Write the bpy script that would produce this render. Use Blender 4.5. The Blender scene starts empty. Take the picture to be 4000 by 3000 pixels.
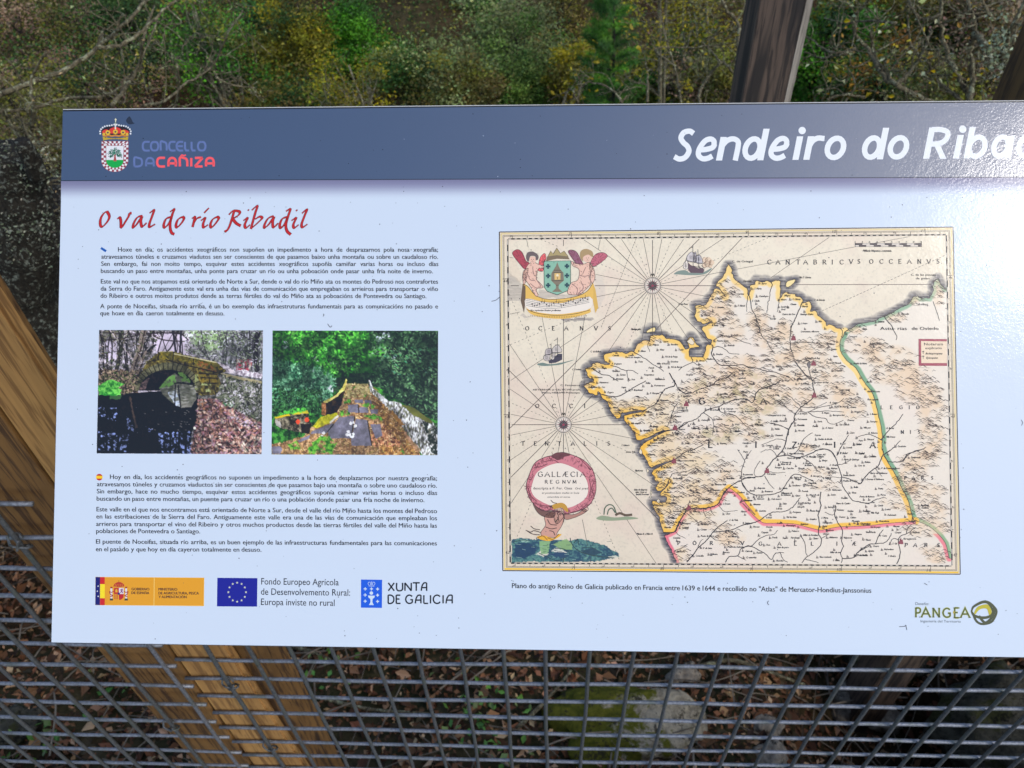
import bpy, bmesh, math, random
import numpy as np
from mathutils import Vector, Matrix, noise as mnoise

# ------------------------------------------------------------------ camera, light, exposure
scene = bpy.context.scene
COL = scene.collection
CAM = np.array([0.0, -0.5091, 1.5])
F_PX = 2956.48                                   # focal length in units of a 4000 wide frame
PITCH, ROLL, YAW = math.radians(43.489), math.radians(-2.6848), math.radians(-3.6932)
_fw = np.array([math.sin(YAW) * math.cos(PITCH), math.cos(YAW) * math.cos(PITCH), -math.sin(PITCH)])
_rt = np.array([math.cos(YAW), -math.sin(YAW), 0.0])
_up = np.cross(_rt, _fw)
RT = _rt * math.cos(ROLL) + _up * math.sin(ROLL)
UP = -_rt * math.sin(ROLL) + _up * math.cos(ROLL)
FW = _fw
cam_data = bpy.data.cameras.new("camera")
cam = bpy.data.objects.new("camera", cam_data)
COL.objects.link(cam)
m = Matrix(((RT[0], UP[0], -FW[0]), (RT[1], UP[1], -FW[1]), (RT[2], UP[2], -FW[2]))).to_4x4()
m.translation = Vector(CAM)
cam.matrix_world = m
cam_data.sensor_fit = 'HORIZONTAL'
cam_data.sensor_width = 36.0
cam_data.lens = 36.0 * F_PX / 4000.0
cam_data.clip_start = 0.02
cam_data.clip_end = 500
cam_data.dof.use_dof = True
cam_data.dof.focus_distance = 0.45
cam_data.dof.aperture_fstop = 24.0
scene.camera = cam

SUN_DIR = Vector((0.579, -0.4148, 0.702)).normalized()
SUN_EL = math.asin(SUN_DIR.z)
SUN_AZ = math.atan2(SUN_DIR.x, SUN_DIR.y)
world = bpy.data.worlds.new("World")
scene.world = world
world.use_nodes = True
wn = world.node_tree.nodes
sky = wn.new("ShaderNodeTexSky")
sky.sky_type = 'NISHITA'
sky.sun_disc = False
sky.sun_elevation = SUN_EL
sky.sun_rotation = SUN_AZ
sky.altitude = 300
sky.air_density = 0.9
sky.dust_density = 1.4
sky.ozone_density = 1.0
world.node_tree.links.new(sky.outputs[0], wn["Background"].inputs[0])
wn["Background"].inputs[1].default_value = 0.15

sl = bpy.data.lights.new("sun", 'SUN')
sl.energy = 0.5
sl.angle = math.radians(10)
sl.color = (1.0, 0.96, 0.91)
sun = bpy.data.objects.new("sun", sl)
COL.objects.link(sun)
sun.rotation_euler = SUN_DIR.to_track_quat('Z', 'Y').to_euler()
sun.location = (3, -3, 6)

scene.view_settings.view_transform = 'Standard'
scene.view_settings.look = 'None'
scene.view_settings.exposure = 0.95
scene.view_settings.gamma = 1.0

rng = np.random.default_rng(7)
random.seed(7)

# ------------------------------------------------------------------ helpers
def sight(px, py):
    d = RT * (px - 2000) / F_PX + UP * (1500 - py) / F_PX + FW
    return d / np.linalg.norm(d)

def at(px, py, Y):
    """point on the vertical plane at depth Y (metres beyond the fence)"""
    d = sight(px, py)
    return CAM + d * ((Y - CAM[1]) / d[1])

def lin(c):
    c = np.asarray(c, float) / 255.0
    return np.where(c <= 0.04045, c / 12.92, ((c + 0.055) / 1.055) ** 2.4)

_W = lin((218, 228, 246))
def alb(c):
    """paint albedo of a printed colour (relative to the white of the board)"""
    return np.clip(lin(c) / _W * 0.66, 0.004, 0.88)

def tag(o, label=None, cat=None, group=None, kind=None):
    if label: o['label'] = label
    if cat: o['category'] = cat
    if group: o['group'] = group
    if kind: o['kind'] = kind
    return o

def empty(name, loc=(0, 0, 0)):
    o = bpy.data.objects.new(name, None)
    o.empty_display_size = 0.1
    o.location = loc
    COL.objects.link(o)
    return o

def mesh_obj(name, verts, faces, mat, parent=None, smooth=False, cols=None, colname='tint'):
    """verts are world coordinates; a parented part is stored relative to its thing"""
    me = bpy.data.meshes.new(name)
    verts = np.asarray(verts, float)
    if parent is not None:
        off = np.array(parent.location)
        pp = parent.parent
        while pp is not None:
            off = off + np.array(pp.location)
            pp = pp.parent
        verts = verts - off
    me.from_pydata(verts.tolist(), [], faces if isinstance(faces, list) else faces.tolist())
    if cols is not None:                          # one colour per face
        a = me.color_attributes.new(colname, 'FLOAT_COLOR', 'CORNER')
        cols = np.asarray(cols, float)
        lt = np.zeros(len(me.polygons), int)
        me.polygons.foreach_get('loop_total', lt)
        c4 = np.ones((len(cols), 4)); c4[:, :3] = cols
        a.data.foreach_set('color', np.repeat(c4, lt, axis=0).ravel())
    if smooth:
        me.polygons.foreach_set('use_smooth', [True] * len(me.polygons))
    me.materials.append(mat)
    o = bpy.data.objects.new(name, me)
    COL.objects.link(o)
    if parent is not None:
        o.parent = parent
    return o

class NT:
    def __init__(s, name):
        s.mat = bpy.data.materials.new(name)
        s.mat.use_nodes = True
        s.t = s.mat.node_tree
        s.b = s.t.nodes["Principled BSDF"]
    def n(s, typ, **kw):
        nd = s.t.nodes.new("ShaderNode" + typ)
        for k, v in kw.items():
            if k in nd.inputs.keys() if not hasattr(nd, k) else False:
                nd.inputs[k].default_value = v
            elif hasattr(nd, k):
                setattr(nd, k, v)
        return nd
    def l(s, a, b):
        s.t.links.new(a, b)
    def coord(s, scale=(1, 1, 1), kind='Object'):
        tc = s.n("TexCoord")
        mp = s.n("Mapping")
        mp.inputs['Scale'].default_value = scale
        s.l(tc.outputs[kind], mp.inputs[0])
        return mp.outputs[0]
    def noise(s, vec, scale, detail=4, rough=.55, dist=0):
        nd = s.n("TexNoise")
        nd.inputs['Scale'].default_value = scale
        nd.inputs['Detail'].default_value = detail
        nd.inputs['Roughness'].default_value = rough
        nd.inputs['Distortion'].default_value = dist
        if vec is not None: s.l(vec, nd.inputs['Vector'])
        return nd.outputs['Fac']
    def ramp(s, fac, stops):
        nd = s.n("ValToRGB")
        e = nd.color_ramp.elements
        while len(e) < len(stops): e.new(0.5)
        for el, (p, c) in zip(e, stops):
            el.position = p
            el.color = (*c, 1) if len(c) == 3 else c
        s.l(fac, nd.inputs[0])
        return nd.outputs[0]
    def mix(s, fac, a, b, mode='MIX'):
        nd = s.n("MixRGB", blend_type=mode)
        for i, v in enumerate((fac, a, b)):
            if hasattr(v, 'is_linked'): s.l(v, nd.inputs[i])
            elif isinstance(v, (int, float)): nd.inputs[i].default_value = v
            else: nd.inputs[i].default_value = (*v, 1)
        return nd.outputs[0]
    def bump(s, h, strength, dist=.01):
        nd = s.n("Bump")
        nd.inputs['Strength'].default_value = strength
        nd.inputs['Distance'].default_value = dist
        s.l(h, nd.inputs['Height'])
        s.l(nd.outputs[0], s.b.inputs['Normal'])
        return nd.outputs[0]
    def color(s, c):
        if hasattr(c, 'is_linked'): s.l(c, s.b.inputs['Base Color'])
        else: s.b.inputs['Base Color'].default_value = (*c, 1)
    def set(s, **kw):
        for k, v in kw.items():
            s.b.inputs[k.replace('_', ' ')].default_value = v
        return s

def value_noise(h, w, cell, seed):
    r = np.random.default_rng(seed)
    gy, gx = int(h / cell) + 3, int(w / cell) + 3
    g = r.random((gy, gx))
    y = np.arange(h) / cell; x = np.arange(w) / cell
    yi = y.astype(int); xi = x.astype(int)
    fy = (y - yi)[:, None]; fx = (x - xi)[None, :]
    fy = fy * fy * (3 - 2 * fy); fx = fx * fx * (3 - 2 * fx)
    a = g[np.ix_(yi, xi)]; b = g[np.ix_(yi, xi + 1)]; c = g[np.ix_(yi + 1, xi)]; d = g[np.ix_(yi + 1, xi + 1)]
    return (a * (1 - fx) + b * fx) * (1 - fy) + (c * (1 - fx) + d * fx) * fy

def fbm(h, w, cell, seed, octs=4):
    s = np.zeros((h, w)); a = 1; tot = 0
    for k in range(octs):
        s += a * value_noise(h, w, max(cell / 2 ** k, 1.0), seed + k * 17); tot += a; a *= .6
    return s / tot

def smooth(pts, n=6, closed=False):
    p = np.asarray(pts, float)
    if len(p) < 3: return p
    if closed:
        q = np.vstack([p[-1], p, p[0], p[1]])
    else:
        q = np.vstack([2 * p[0] - p[1], p, 2 * p[-1] - p[-2]])
    out = []
    t = np.linspace(0, 1, n, endpoint=False)[:, None]
    for i in range(1, len(q) - 2):
        a, b, c, d = q[i - 1], q[i], q[i + 1], q[i + 2]
        out.append(.5 * (2 * b + (c - a) * t + (2 * a - 5 * b + 4 * c - d) * t ** 2 + (3 * b - a - 3 * c + d) * t ** 3))
    o = np.vstack(out)
    return o if closed else np.vstack([o, p[-1]])

def tube(V, F, path, radii, sides=6, cap=True):
    """append a tube along path to V, F"""
    path = [Vector(p) for p in path]
    base = len(V)
    n = len(path)
    prev = None
    for i, p in enumerate(path):
        d = (path[min(i + 1, n - 1)] - path[max(i - 1, 0)])
        if d.length < 1e-9: d = Vector((0, 0, 1))
        d.normalize()
        if prev is None:
            a = d.orthogonal().normalized()
        else:
            a = (prev - d * prev.dot(d))
            a = a.normalized() if a.length > 1e-6 else d.orthogonal().normalized()
        prev = a
        b = d.cross(a)
        r = radii[i] if hasattr(radii, '__len__') else radii
        for k in range(sides):
            an = 2 * math.pi * k / sides
            V.append(tuple(p + (a * math.cos(an) + b * math.sin(an)) * r))
    for i in range(n - 1):
        for k in range(sides):
            k2 = (k + 1) % sides
            F.append((base + i * sides + k, base + i * sides + k2, base + (i + 1) * sides + k2, base + (i + 1) * sides + k))
    if cap:
        F.append(tuple(base + k for k in range(sides))[::-1])
        F.append(tuple(base + (n - 1) * sides + k for k in range(sides)))

def bevel_box(x0, x1, y0, y1, z0, z1, bev=.002, zseg=1):
    bm = bmesh.new()
    bmesh.ops.create_cube(bm, size=1)
    for v in bm.verts:
        v.co = Vector((x0 if v.co.x < 0 else x1, y0 if v.co.y < 0 else y1, z0 if v.co.z < 0 else z1))
    if bev > 0:
        bmesh.ops.bevel(bm, geom=list(bm.edges), offset=bev, segments=2, affect='EDGES', profile=.6)
    V = [tuple(v.co) for v in bm.verts]
    bm.verts.index_update()
    F = [tuple(v.index for v in f.verts) for f in bm.faces]
    bm.free()
    return V, F

# ------------------------------------------------------------------ materials of the place
def mat_wood(name, c_dark, c_mid, c_light, grain=1.0, streak=None):
    t = NT(name)
    n1 = t.noise(t.coord((grain * 120, grain * 120, grain * 2.5)), 1.0, 5, .6, .6)
    n0 = t.noise(t.coord((7, 7, .8)), 1.0, 3, .5, .4)
    mx = t.n("MixRGB", blend_type='LINEAR_LIGHT'); mx.inputs[0].default_value = .035
    tc = t.n("TexCoord"); t.l(tc.outputs['Object'], mx.inputs[1]); t.l(n0, mx.inputs[2])
    mp = t.n("Mapping"); mp.inputs['Scale'].default_value = (grain, grain * .7, grain * .045); t.l(mx.outputs[0], mp.inputs[0])
    rings = t.noise(mp.outputs[0], 150, 3, .75)
    n2 = t.noise(t.coord((1, 1, .3)), 12, 4)
    base = t.ramp(n2, [(.3, c_mid), (.7, c_light)])
    base = t.mix(t.ramp(rings, [(.41, (.95, .95, .95)), (.50, (0, 0, 0))]), base, c_dark)
    base = t.mix(t.ramp(n1, [(.36, (.28, .28, .28)), (.62, (0, 0, 0))]), base, tuple(x * .6 for x in c_mid))
    if streak:
        n3 = t.noise(t.coord((22, 22, 2.0)), 1.2, 3, .5, .3)
        base = t.mix(t.ramp(n3, [(.50, (0, 0, 0)), (.58, (.9, .9, .9))]), base, streak)
    crack = t.noise(t.coord((75, 75, 1.3)), 1.0, 2, .5, .2)
    base = t.mix(t.ramp(crack, [(.695, (0, 0, 0)), (.72, (.85, .85, .85))]), base, tuple(x * .18 for x in c_dark))
    kn = t.n("TexVoronoi"); kn.inputs['Scale'].default_value = 1.0; t.l(t.coord((9, 9, 2.6)), kn.inputs['Vector'])
    base = t.mix(t.ramp(kn.outputs['Distance'], [(.05, (.9, .9, .9)), (.10, (0, 0, 0))]), base, tuple(x * .5 for x in c_dark))
    dirt = t.noise(t.coord(), 5, 5, .7)
    base = t.mix(t.ramp(dirt, [(.52, (0, 0, 0)), (.75, (.28, .28, .28))]), base, tuple(x * .45 for x in c_mid))
    t.color(base)
    t.set(Roughness=.72)
    t.bump(n1, .35, .002)
    return t.mat

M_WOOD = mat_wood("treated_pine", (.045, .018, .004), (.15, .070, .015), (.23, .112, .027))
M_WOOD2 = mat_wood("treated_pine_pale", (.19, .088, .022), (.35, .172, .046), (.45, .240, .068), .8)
M_WOOD4 = mat_wood("brown_stained_timber", (.035, .017, .005), (.085, .045, .012), (.13, .07, .02), .9)
M_WOOD3 = mat_wood("weathered_timber", (.020, .013, .009), (.090, .058, .038), (.14, .092, .062), .7, (.012, .009, .007))
M_WOODG = mat_wood("sun_bleached_edge", (.10, .085, .065), (.24, .21, .165), (.34, .30, .24), 1.2)

def mat_wire(name, base, rough, metal=.55):
    t = NT(name)
    n = t.noise(t.coord(), 260, 5, .65)
    n2 = t.noise(t.coord(), 38, 3)
    c = t.ramp(n, [(.30, tuple(x * .45 for x in base)), (.62, base), (.8, tuple(min(1, x * 1.5) for x in base))])
    c = t.mix(t.ramp(n2, [(.52, (0, 0, 0)), (.70, (.7, .7, .7))]), c, (.085, .10, .075))
    n3 = t.noise(t.coord(), 90, 4, .7)
    c = t.mix(t.ramp(n3, [(.64, (0, 0, 0)), (.70, (.8, .8, .8))]), c, (.06, .038, .022))
    t.color(c)
    t.set(Roughness=rough, Metallic=metal)
    t.bump(n, .5, .0012)
    return t.mat
M_WIRE = mat_wire("galvanised_wire", (.235, .243, .262), .5, .45)
M_WIRE_D = mat_wire("dull_galvanised_wire", (.11, .115, .115), .62, .35)

def mat_leaf(name, rough=.6, spec=.3):
    t = NT(name)
    a = t.n("VertexColor", layer_name='tint')
    t.color(a.outputs['Color'])
    t.set(Roughness=rough, Specular_IOR_Level=spec)
    return t.mat
M_LEAF = mat_leaf("leaf")
M_DRY = mat_leaf("dry_leaf", .8, .2)

def mat_bark(name, dark, mid, lichen=None, amount=.55, scale=1.0):
    t = NT(name)
    n = t.noise(t.coord((1, 1, .4)), 30 * scale, 6, .65)
    c = t.ramp(n, [(.3, dark), (.7, mid)])
    if lichen:
        n2 = t.noise(t.coord(), 17 * scale, 6, .7, .5)
        c = t.mix(t.ramp(n2, [(amount, (0, 0, 0)), (amount + .07, (1, 1, 1))]), c, lichen)
    t.color(c)
    t.set(Roughness=.9, Specular_IOR_Level=.2)
    t.bump(n, .8, .02)
    return t.mat
M_BARK = mat_bark("dark_bark", (.012, .010, .008), (.06, .048, .036))
M_BARK_L = mat_bark("lichen_bark", (.020, .016, .011), (.25, .205, .115), (.34, .33, .19), .54, 2.2)
M_TRUNK_L = mat_bark("crusted_trunk", (.008, .007, .005), (.040, .033, .022), (.20, .21, .16), .55, 4.0)
M_BARK_P = mat_bark("pale_bark", (.10, .085, .05), (.24, .21, .13), (.33, .31, .20), .5)
M_ROCK_D = mat_bark("dark_lichen_rock", (.008, .007, .006), (.035, .030, .022), (.17, .175, .15), .58, 3.4)
# ------------------------------------------------------------------ the setting: slope, boardwalk
_py = [-40, -3, -0.2, 0.15, 0.7, 1.6, 3, 6, 11, 16, 19, 25, 34, 50, 80]
_pz = [-.9, -1.0, -1.1, -1.15, -1.30, -1.65, -2.6, -4.9, -7.8, -8.8, -8.2, -5.6, -1.0, 9.0, 26]
def ground(x, y):
    x = np.asarray(x, float); y = np.asarray(y, float)
    z = np.interp(y, _py, _pz)
    far = np.clip((y - 2) / 10, 0, 1)
    z = z + far * (.55 * np.sin(x * .31 + y * .12) + .35 * np.sin(x * .83 - y * .4 + 1.3))
    near = 1 - np.clip((y - 2) / 3, 0, 1)
    z = z + near * (.05 * np.sin(x * 3.1 + y * 2) + .035 * np.sin(x * 7.3 - y * 5.1))
    z = z - near * .55 * np.exp(-(((x - 1.35) / .38) ** 2 + ((y - .55) / .33) ** 2))     # hollow beside the boulder
    return z

def build_ground():
    ys = np.concatenate([np.linspace(-40, -3, 12), np.linspace(-2.5, 3, 60), np.linspace(3.3, 34, 80), np.linspace(35, 80, 20)])
    xs = np.concatenate([np.linspace(-70, -6, 24), np.linspace(-5.5, 5.5, 80), np.linspace(6, 70, 24)])
    X, Y = np.meshgrid(xs, ys)
    Z = ground(X, Y)
    nx = len(xs)
    V = np.stack([X, Y, Z], -1).reshape(-1, 3)
    i = np.arange((len(ys) - 1) * nx).reshape(len(ys) - 1, nx)[:, :-1].ravel()
    Fa = np.stack([i, i + 1, i + nx + 1, i + nx], -1)
    t = NT("leaf_strewn_soil")
    n = t.noise(t.coord(), 26, 6, .7)
    n2 = t.noise(t.coord(), .55, 4, .6)
    n3 = t.noise(t.coord(), 4.5, 5, .7)
    c = t.ramp(n, [(.3, (.009, .005, .003)), (.52, (.045, .024, .012)), (.75, (.12, .068, .034))])
    c2 = t.ramp(n3, [(.35, (.022, .026, .010)), (.6, (.085, .065, .030)), (.8, (.15, .11, .07))])
    t.color(t.mix(t.ramp(n2, [(.40, (0, 0, 0)), (.6, (1, 1, 1))]), c, c2))
    t.set(Roughness=.95, Specular_IOR_Level=.1)
    t.bump(n, .9, .03)
    tag(mesh_obj("ground", V, Fa, t.mat, smooth=True), kind='structure')
build_ground()

def build_boardwalk():
    V, F = [], []
    y = -2.4
    k = 0
    while y < -.20:
        v, f = bevel_box(-3.2, 3.2, y, y + .135, -.04, random.uniform(-.002, .002), .004)
        b = len(V); V += v; F += [tuple(i + b for i in q) for q in f]
        y += .145
    for yy in (-2.2, -.3):
        v, f = bevel_box(-3.2, 3.2, yy, yy + .09, -.2, -.045, .003)
        b = len(V); V += v; F += [tuple(i + b for i in q) for q in f]
    for xx in (-2.6, 0.7, 2.6):
        for yy in (-2.1, -.42):
            v, f = bevel_box(xx, xx + .1, yy, yy + .1, -1.3, -.201, .003)
            b = len(V); V += v; F += [tuple(i + b for i in q) for q in f]
    tag(mesh_obj("boardwalk", V, F, M_WOOD3), kind='structure')
build_boardwalk()

# ------------------------------------------------------------------ fence: timber posts and welded mesh
def post(name, label, x0, x1, y0, y1, z0, z1, mat, bev=.003, group=None):
    r = empty(name, ((x0 + x1) / 2, (y0 + y1) / 2, z0))
    tag(r, label, 'fence post', group)
    V, F = bevel_box(x0, x1, y0, y1, z0, z1, bev)
    mesh_obj("shaft", V, F, mat, r)
    return r
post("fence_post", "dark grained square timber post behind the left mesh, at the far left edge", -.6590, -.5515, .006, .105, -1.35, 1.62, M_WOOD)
p2 = empty("fence_post", (-.50, .014, -1.35))
tag(p2, "golden brown timber post passing behind the lower left corner of the panel", "fence post")
bm = bmesh.new()
q = [[(-.5490, -1.35), (-.4144, -1.35)], [(-.5490, 1.80), (-.5000, 1.80)]]
vs = []
for y in (.006, .022):
    for (x, z) in (q[0][0], q[0][1], q[1][1], q[1][0]): vs.append(bm.verts.new((x, y, z)))
for f in ((0, 1, 2, 3), (7, 6, 5, 4), (0, 4, 5, 1), (1, 5, 6, 2), (2, 6, 7, 3), (3, 7, 4, 0)): bm.faces.new([vs[k] for k in f])
bmesh.ops.bevel(bm, geom=list(bm.edges), offset=.0035, segments=2, affect='EDGES')
bm.verts.index_update()
V = [tuple(v.co) for v in bm.verts]; F = [tuple(v.index for v in f.verts) for f in bm.faces]; bm.free()
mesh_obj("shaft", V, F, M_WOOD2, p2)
V, F = bevel_box(-.5488, -.4435, .0222, .100, -1.35, .86, .003)
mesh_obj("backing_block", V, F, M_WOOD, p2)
p3 = post("fence_post", "weathered dark stake with pale split edge rising above the panel top", .4316, .5235, 1.150, 1.270, -1.75, 1.30, M_WOOD3, .003)
V = []; F = []
zz = np.linspace(-1.75, 1.30, 60)
for z in zz:
    w = .0190 + .0036 * mnoise.noise(Vector((0, 3.1, z * 4))) + .0024 * mnoise.noise(Vector((5, 3.1, z * 16)))
    V += [(.5238, 1.149, z), (.5238 + w, 1.160 + w * .3, z), (.5238 + w, 1.262, z), (.5238, 1.270, z)]
for i in range(len(zz) - 1):
    for k in range(4):
        F.append((i * 4 + k, i * 4 + (k + 1) % 4, i * 4 + 4 + (k + 1) % 4, i * 4 + 4 + k))
F += [(3, 2, 1, 0), tuple(len(V) - 4 + k for k in range(4))]
mesh_obj("bleached_edge", V, F, M_WOODG, p3)
post("fence_post", "orange brown post at the far right above the header band", 1.0470, 1.170, 1.150, 1.280, -1.75, 1.30, M_WOOD4)
r = empty("edge_beam", (1.6, .50, -.95)); tag(r, "dark squared timber beam lying in shade behind the right mesh", "timber beam")
V, F = bevel_box(1.02, 2.6, .78, .93, -1.02, -.86, .006)
mesh_obj("beam", V, F, M_WOOD3, r)
V, F = bevel_box(1.2, 1.32, .79, .92, -1.9, -1.0202, .004); mesh_obj("prop", V, F, M_WOOD3, r)
V, F = bevel_box(2.3, 2.42, .79, .92, -1.9, -1.0202, .004); mesh_obj("prop", V, F, M_WOOD3, r)

WR = .0030
def wire(par, kind, a, b, mat, seed, wob=.0009):
    n = 40
    r_ = random.Random(seed)
    ph = [r_.uniform(0, 6.28) for _ in range(3)]
    a = np.array(a); b = np.array(b)
    d = b - a
    path = []
    for i in range(n + 1):
        t = i / n
        p = a + d * t
        L = np.linalg.norm(d) * t
        o = wob * (math.sin(L * 9 + ph[0]) + .6 * math.sin(L * 23 + ph[1]))
        if kind == 'horizontal_wire': p = p + np.array([0, .3 * o, o])
        else: p = p + np.array([o, .3 * o, 0])
        path.append(p)
    V, F = [], []
    tube(V, F, path, WR * r_.uniform(.95, 1.05), 8)
    mesh_obj(kind, V, F, mat, par, smooth=True)

def tie(par, x, y, z, s=1.0, seed=0):
    """a twist of binding wire round a mesh node"""
    r_ = random.Random(seed)
    path = []
    for i in range(22):
        a = i / 21 * 2 * math.pi * 1.6 + r_.uniform(0, 1)
        path.append((x + .0085 * s * math.cos(a) + .006 * (i / 21 - .4), y - .0015 + .0085 * math.sin(a) * .8, z + .011 * s * math.sin(a * .5 + .6) - .004))
    path += [(x + .012, y - .012, z + .012), (x + .015, y - .013, z + .018)]
    V, F = [], []
    tube(V, F, path, .0016, 6)
    mesh_obj("tie_wire", V, F, M_WIRE_D, par, smooth=True)

# right-hand mesh sheet: nodes every 60 mm
g2 = empty("wire_mesh_panel", (.35, 0, -.2))
tag(g2, "welded wire mesh sheet spanning the fence under the panel's middle and right", "wire mesh")
rows2 = [.457 + .06 * k for k in range(-9, 7)]
X2 = -.3629
for k, z in enumerate(rows2):
    e = -.551 + .004 * math.sin(k * 2.3)
    wire(g2, "horizontal_wire", (e, .0015, z), (1.02, .0015, z + .004 * math.sin(k)), M_WIRE, 100 + k)
for i in range(-2, 23):
    x = X2 + .06 * i
    wire(g2, "vertical_wire", (x, -.0044, -.13), (x, -.0044, .83), M_WIRE_D, 200 + i)
tie(g2, X2 - .06 * 2 + .001, -.004, .397, 1.1, 1)
tie(g2, X2 - .06 * 2 + .001, -.004, .157, 1.1, 2)

# left-hand mesh sheet, lapped in front of it
g1 = empty("wire_mesh_panel", (-.9, -.014, -.2))
tag(g1, "welded wire mesh sheet with cut ends, lapped over the left timber posts", "wire mesh")
for k in range(17):
    z = .8480 - .0635 * k
    e = float(at(*[(80, 1898), (178, 2035)][min(k, 1)], -.012)[0]) if k < 2 else -.5345 + .003 * math.sin(k * 1.9)
    wire(g1, "horizontal_wire", (-1.75, -.0135, z), (e, -.0135, z), M_WIRE, 300 + k)
for i in range(0, 17):
    x = -.5485 - .0622 * i
    wire(g1, "vertical_wire", (x, -.0195, -.19), (x, -.0195, .872 if i else .79), M_WIRE_D if i else M_WIRE, 400 + i)
tie(g1, -.6107, -.0195, .787, 1.1, 3)
tie(g1, -.6107, -.0195, .2765, 1.1, 4)

# ------------------------------------------------------------------ stones
def moss_mat(name, stone_d, stone_l, moss_d, moss_l, amt, side=None):
    t = NT(name)
    n = t.noise(t.coord(), 34, 6, .7)
    c = t.ramp(n, [(.3, stone_d), (.55, stone_l), (.75, tuple(min(1, 1.25 * x) for x in stone_l))])
    n2 = t.noise(t.coord(), 7, 5, .7, .5)
    mo = t.ramp(t.noise(t.coord(), 40, 4, .7), [(.3, moss_d), (.7, moss_l)])
    fac = n2
    if side is not None:
        tc = t.n("TexCoord"); sx = t.n("SeparateXYZ"); t.l(tc.outputs['Object'], sx.inputs[0])
        ma = t.n("Math", operation='MULTIPLY_ADD'); t.l(sx.outputs[0], ma.inputs[0]); ma.inputs[1].default_value = side
        t.l(n2, ma.inputs[2]); fac = ma.outputs[0]
    c = t.mix(t.ramp(fac, [(amt, (0, 0, 0)), (amt + .06, (1, 1, 1))]), c, mo)
    n4 = t.noise(t.coord(), 18, 4, .8)
    c = t.mix(t.ramp(n4, [(.55, (0, 0, 0)), (.62, (.85, .85, .85))]), c, tuple(.25 * x for x in stone_d))
    t.color(c); t.set(Roughness=.95, Specular_IOR_Level=.15)
    t.bump(n, .9, .02)
    return t.mat

def rock(name, label, c, size, mat, seed, rot=0, cat='rock', jag=.35, sub=4):
    bm = bmesh.new()
    bmesh.ops.create_icosphere(bm, subdivisions=sub, radius=1)
    o = Vector((seed * 3.7, seed * 1.3, seed * 2.1))
    V = []
    for v in bm.verts:
        p = v.co.copy()
        q = p.copy()
        for ax in range(3):                      # slightly blocky
            q[ax] = math.copysign(abs(q[ax]) ** .8, q[ax])
        d = 1 + jag * mnoise.noise(q * 1.4 + o) + jag * .5 * mnoise.noise(q * 3.3 + o) + jag * .22 * mnoise.noise(q * 8 + o)
        q = q * d
        x, y, z = q.x * size[0], q.y * size[1], q.z * size[2]
        V.append((c[0] + x * math.cos(rot) - y * math.sin(rot), c[1] + x * math.sin(rot) + y * math.cos(rot), c[2] + z))
    bm.verts.index_update()
    F = [tuple(v.index for v in f.verts) for f in bm.faces]
    bm.free()
    base = (c[0], c[1], c[2])
    r_ = mesh_obj(name, np.array(V) - np.array(base), F, mat, None, smooth=True)
    r_.location = base
    tag(r_, label, cat)
    return r_

def on_ground(px, py):
    d = sight(px, py)
    t_ = .3
    for _ in range(4000):
        p = CAM + d * t_
        if p[2] < float(ground(p[0], p[1])): return p
        t_ += .01
    return p
M_MOSSY = moss_mat("moss_and_pale_stone", (.10, .082, .058), (.34, .29, .20), (.050, .055, .006), (.15, .14, .016), .42, -1.0)
M_PALE = moss_mat("pale_lichen_stone", (.10, .08, .06), (.32, .27, .20), (.07, .07, .02), (.17, .16, .07), .66)
M_GREY = moss_mat("grey_green_stone", (.022, .020, .015), (.085, .076, .052), (.03, .032, .010), (.07, .068, .024), .5)
for (nm, lb, px, py, sz, mt, sd, rot, up) in [
    ("mossy_boulder", "broad flat boulder, yellow green moss on its left, pale lichen right", 2440, 2860, (.26, .14, .11), M_MOSSY, 3, .05, .02),
    ("pale_stone", "cream coloured pitted stone just under the panel's lower edge", 2668, 2655, (.062, .045, .045), M_PALE, 5, .3, .03),
    ("pale_stone", "round brownish grey lichen stone behind the mesh right of the mossy boulder", 3300, 2740, (.075, .06, .07), M_PALE, 8, .8, .02),
    ("pale_stone", "low cream stone beside the round brownish stone, behind its right side", 3440, 2800, (.075, .06, .05), M_PALE, 9, .1, .02),
    ("pale_stone", "small white stone half buried in litter at the photo's bottom", 3000, 2965, (.06, .045, .04), M_PALE, 12, .5, .02),
    ("pale_stone", "small pale stone in the litter right of the mossy boulder", 2985, 2855, (.05, .05, .045), M_PALE, 15, .9, .02),
    ("grey_boulder", "big angular grey green boulder at the lower right corner behind the mesh", 3880, 2900, (.24, .20, .17), M_GREY, 20, .6, .10),
    ("grey_boulder", "dark lichen spotted rock in the shade above the round brownish stone", 3480, 2600, (.17, .10, .10), M_GREY, 22, .2, .02),
    ("grey_boulder", "grey rock at the left edge seen through the lower left mesh", 60, 2840, (.09, .07, .05), M_GREY, 27, .4, .0),
]:
    p = on_ground(px, py)
    rock(nm, lb, (p[0], p[1], p[2] + up), sz, mt, sd, rot)
# lichen covered outcrop at the left
p = at(95, 1180, 1.75)
oc = rock("rock_outcrop", "dark lichen spotted rock face behind the left post and panel edge", (p[0] - .12, p[1] + .30, p[2] - .70), (.62, .42, 1.02), M_ROCK_D, 31, .2, jag=.30, sub=5)

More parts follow.
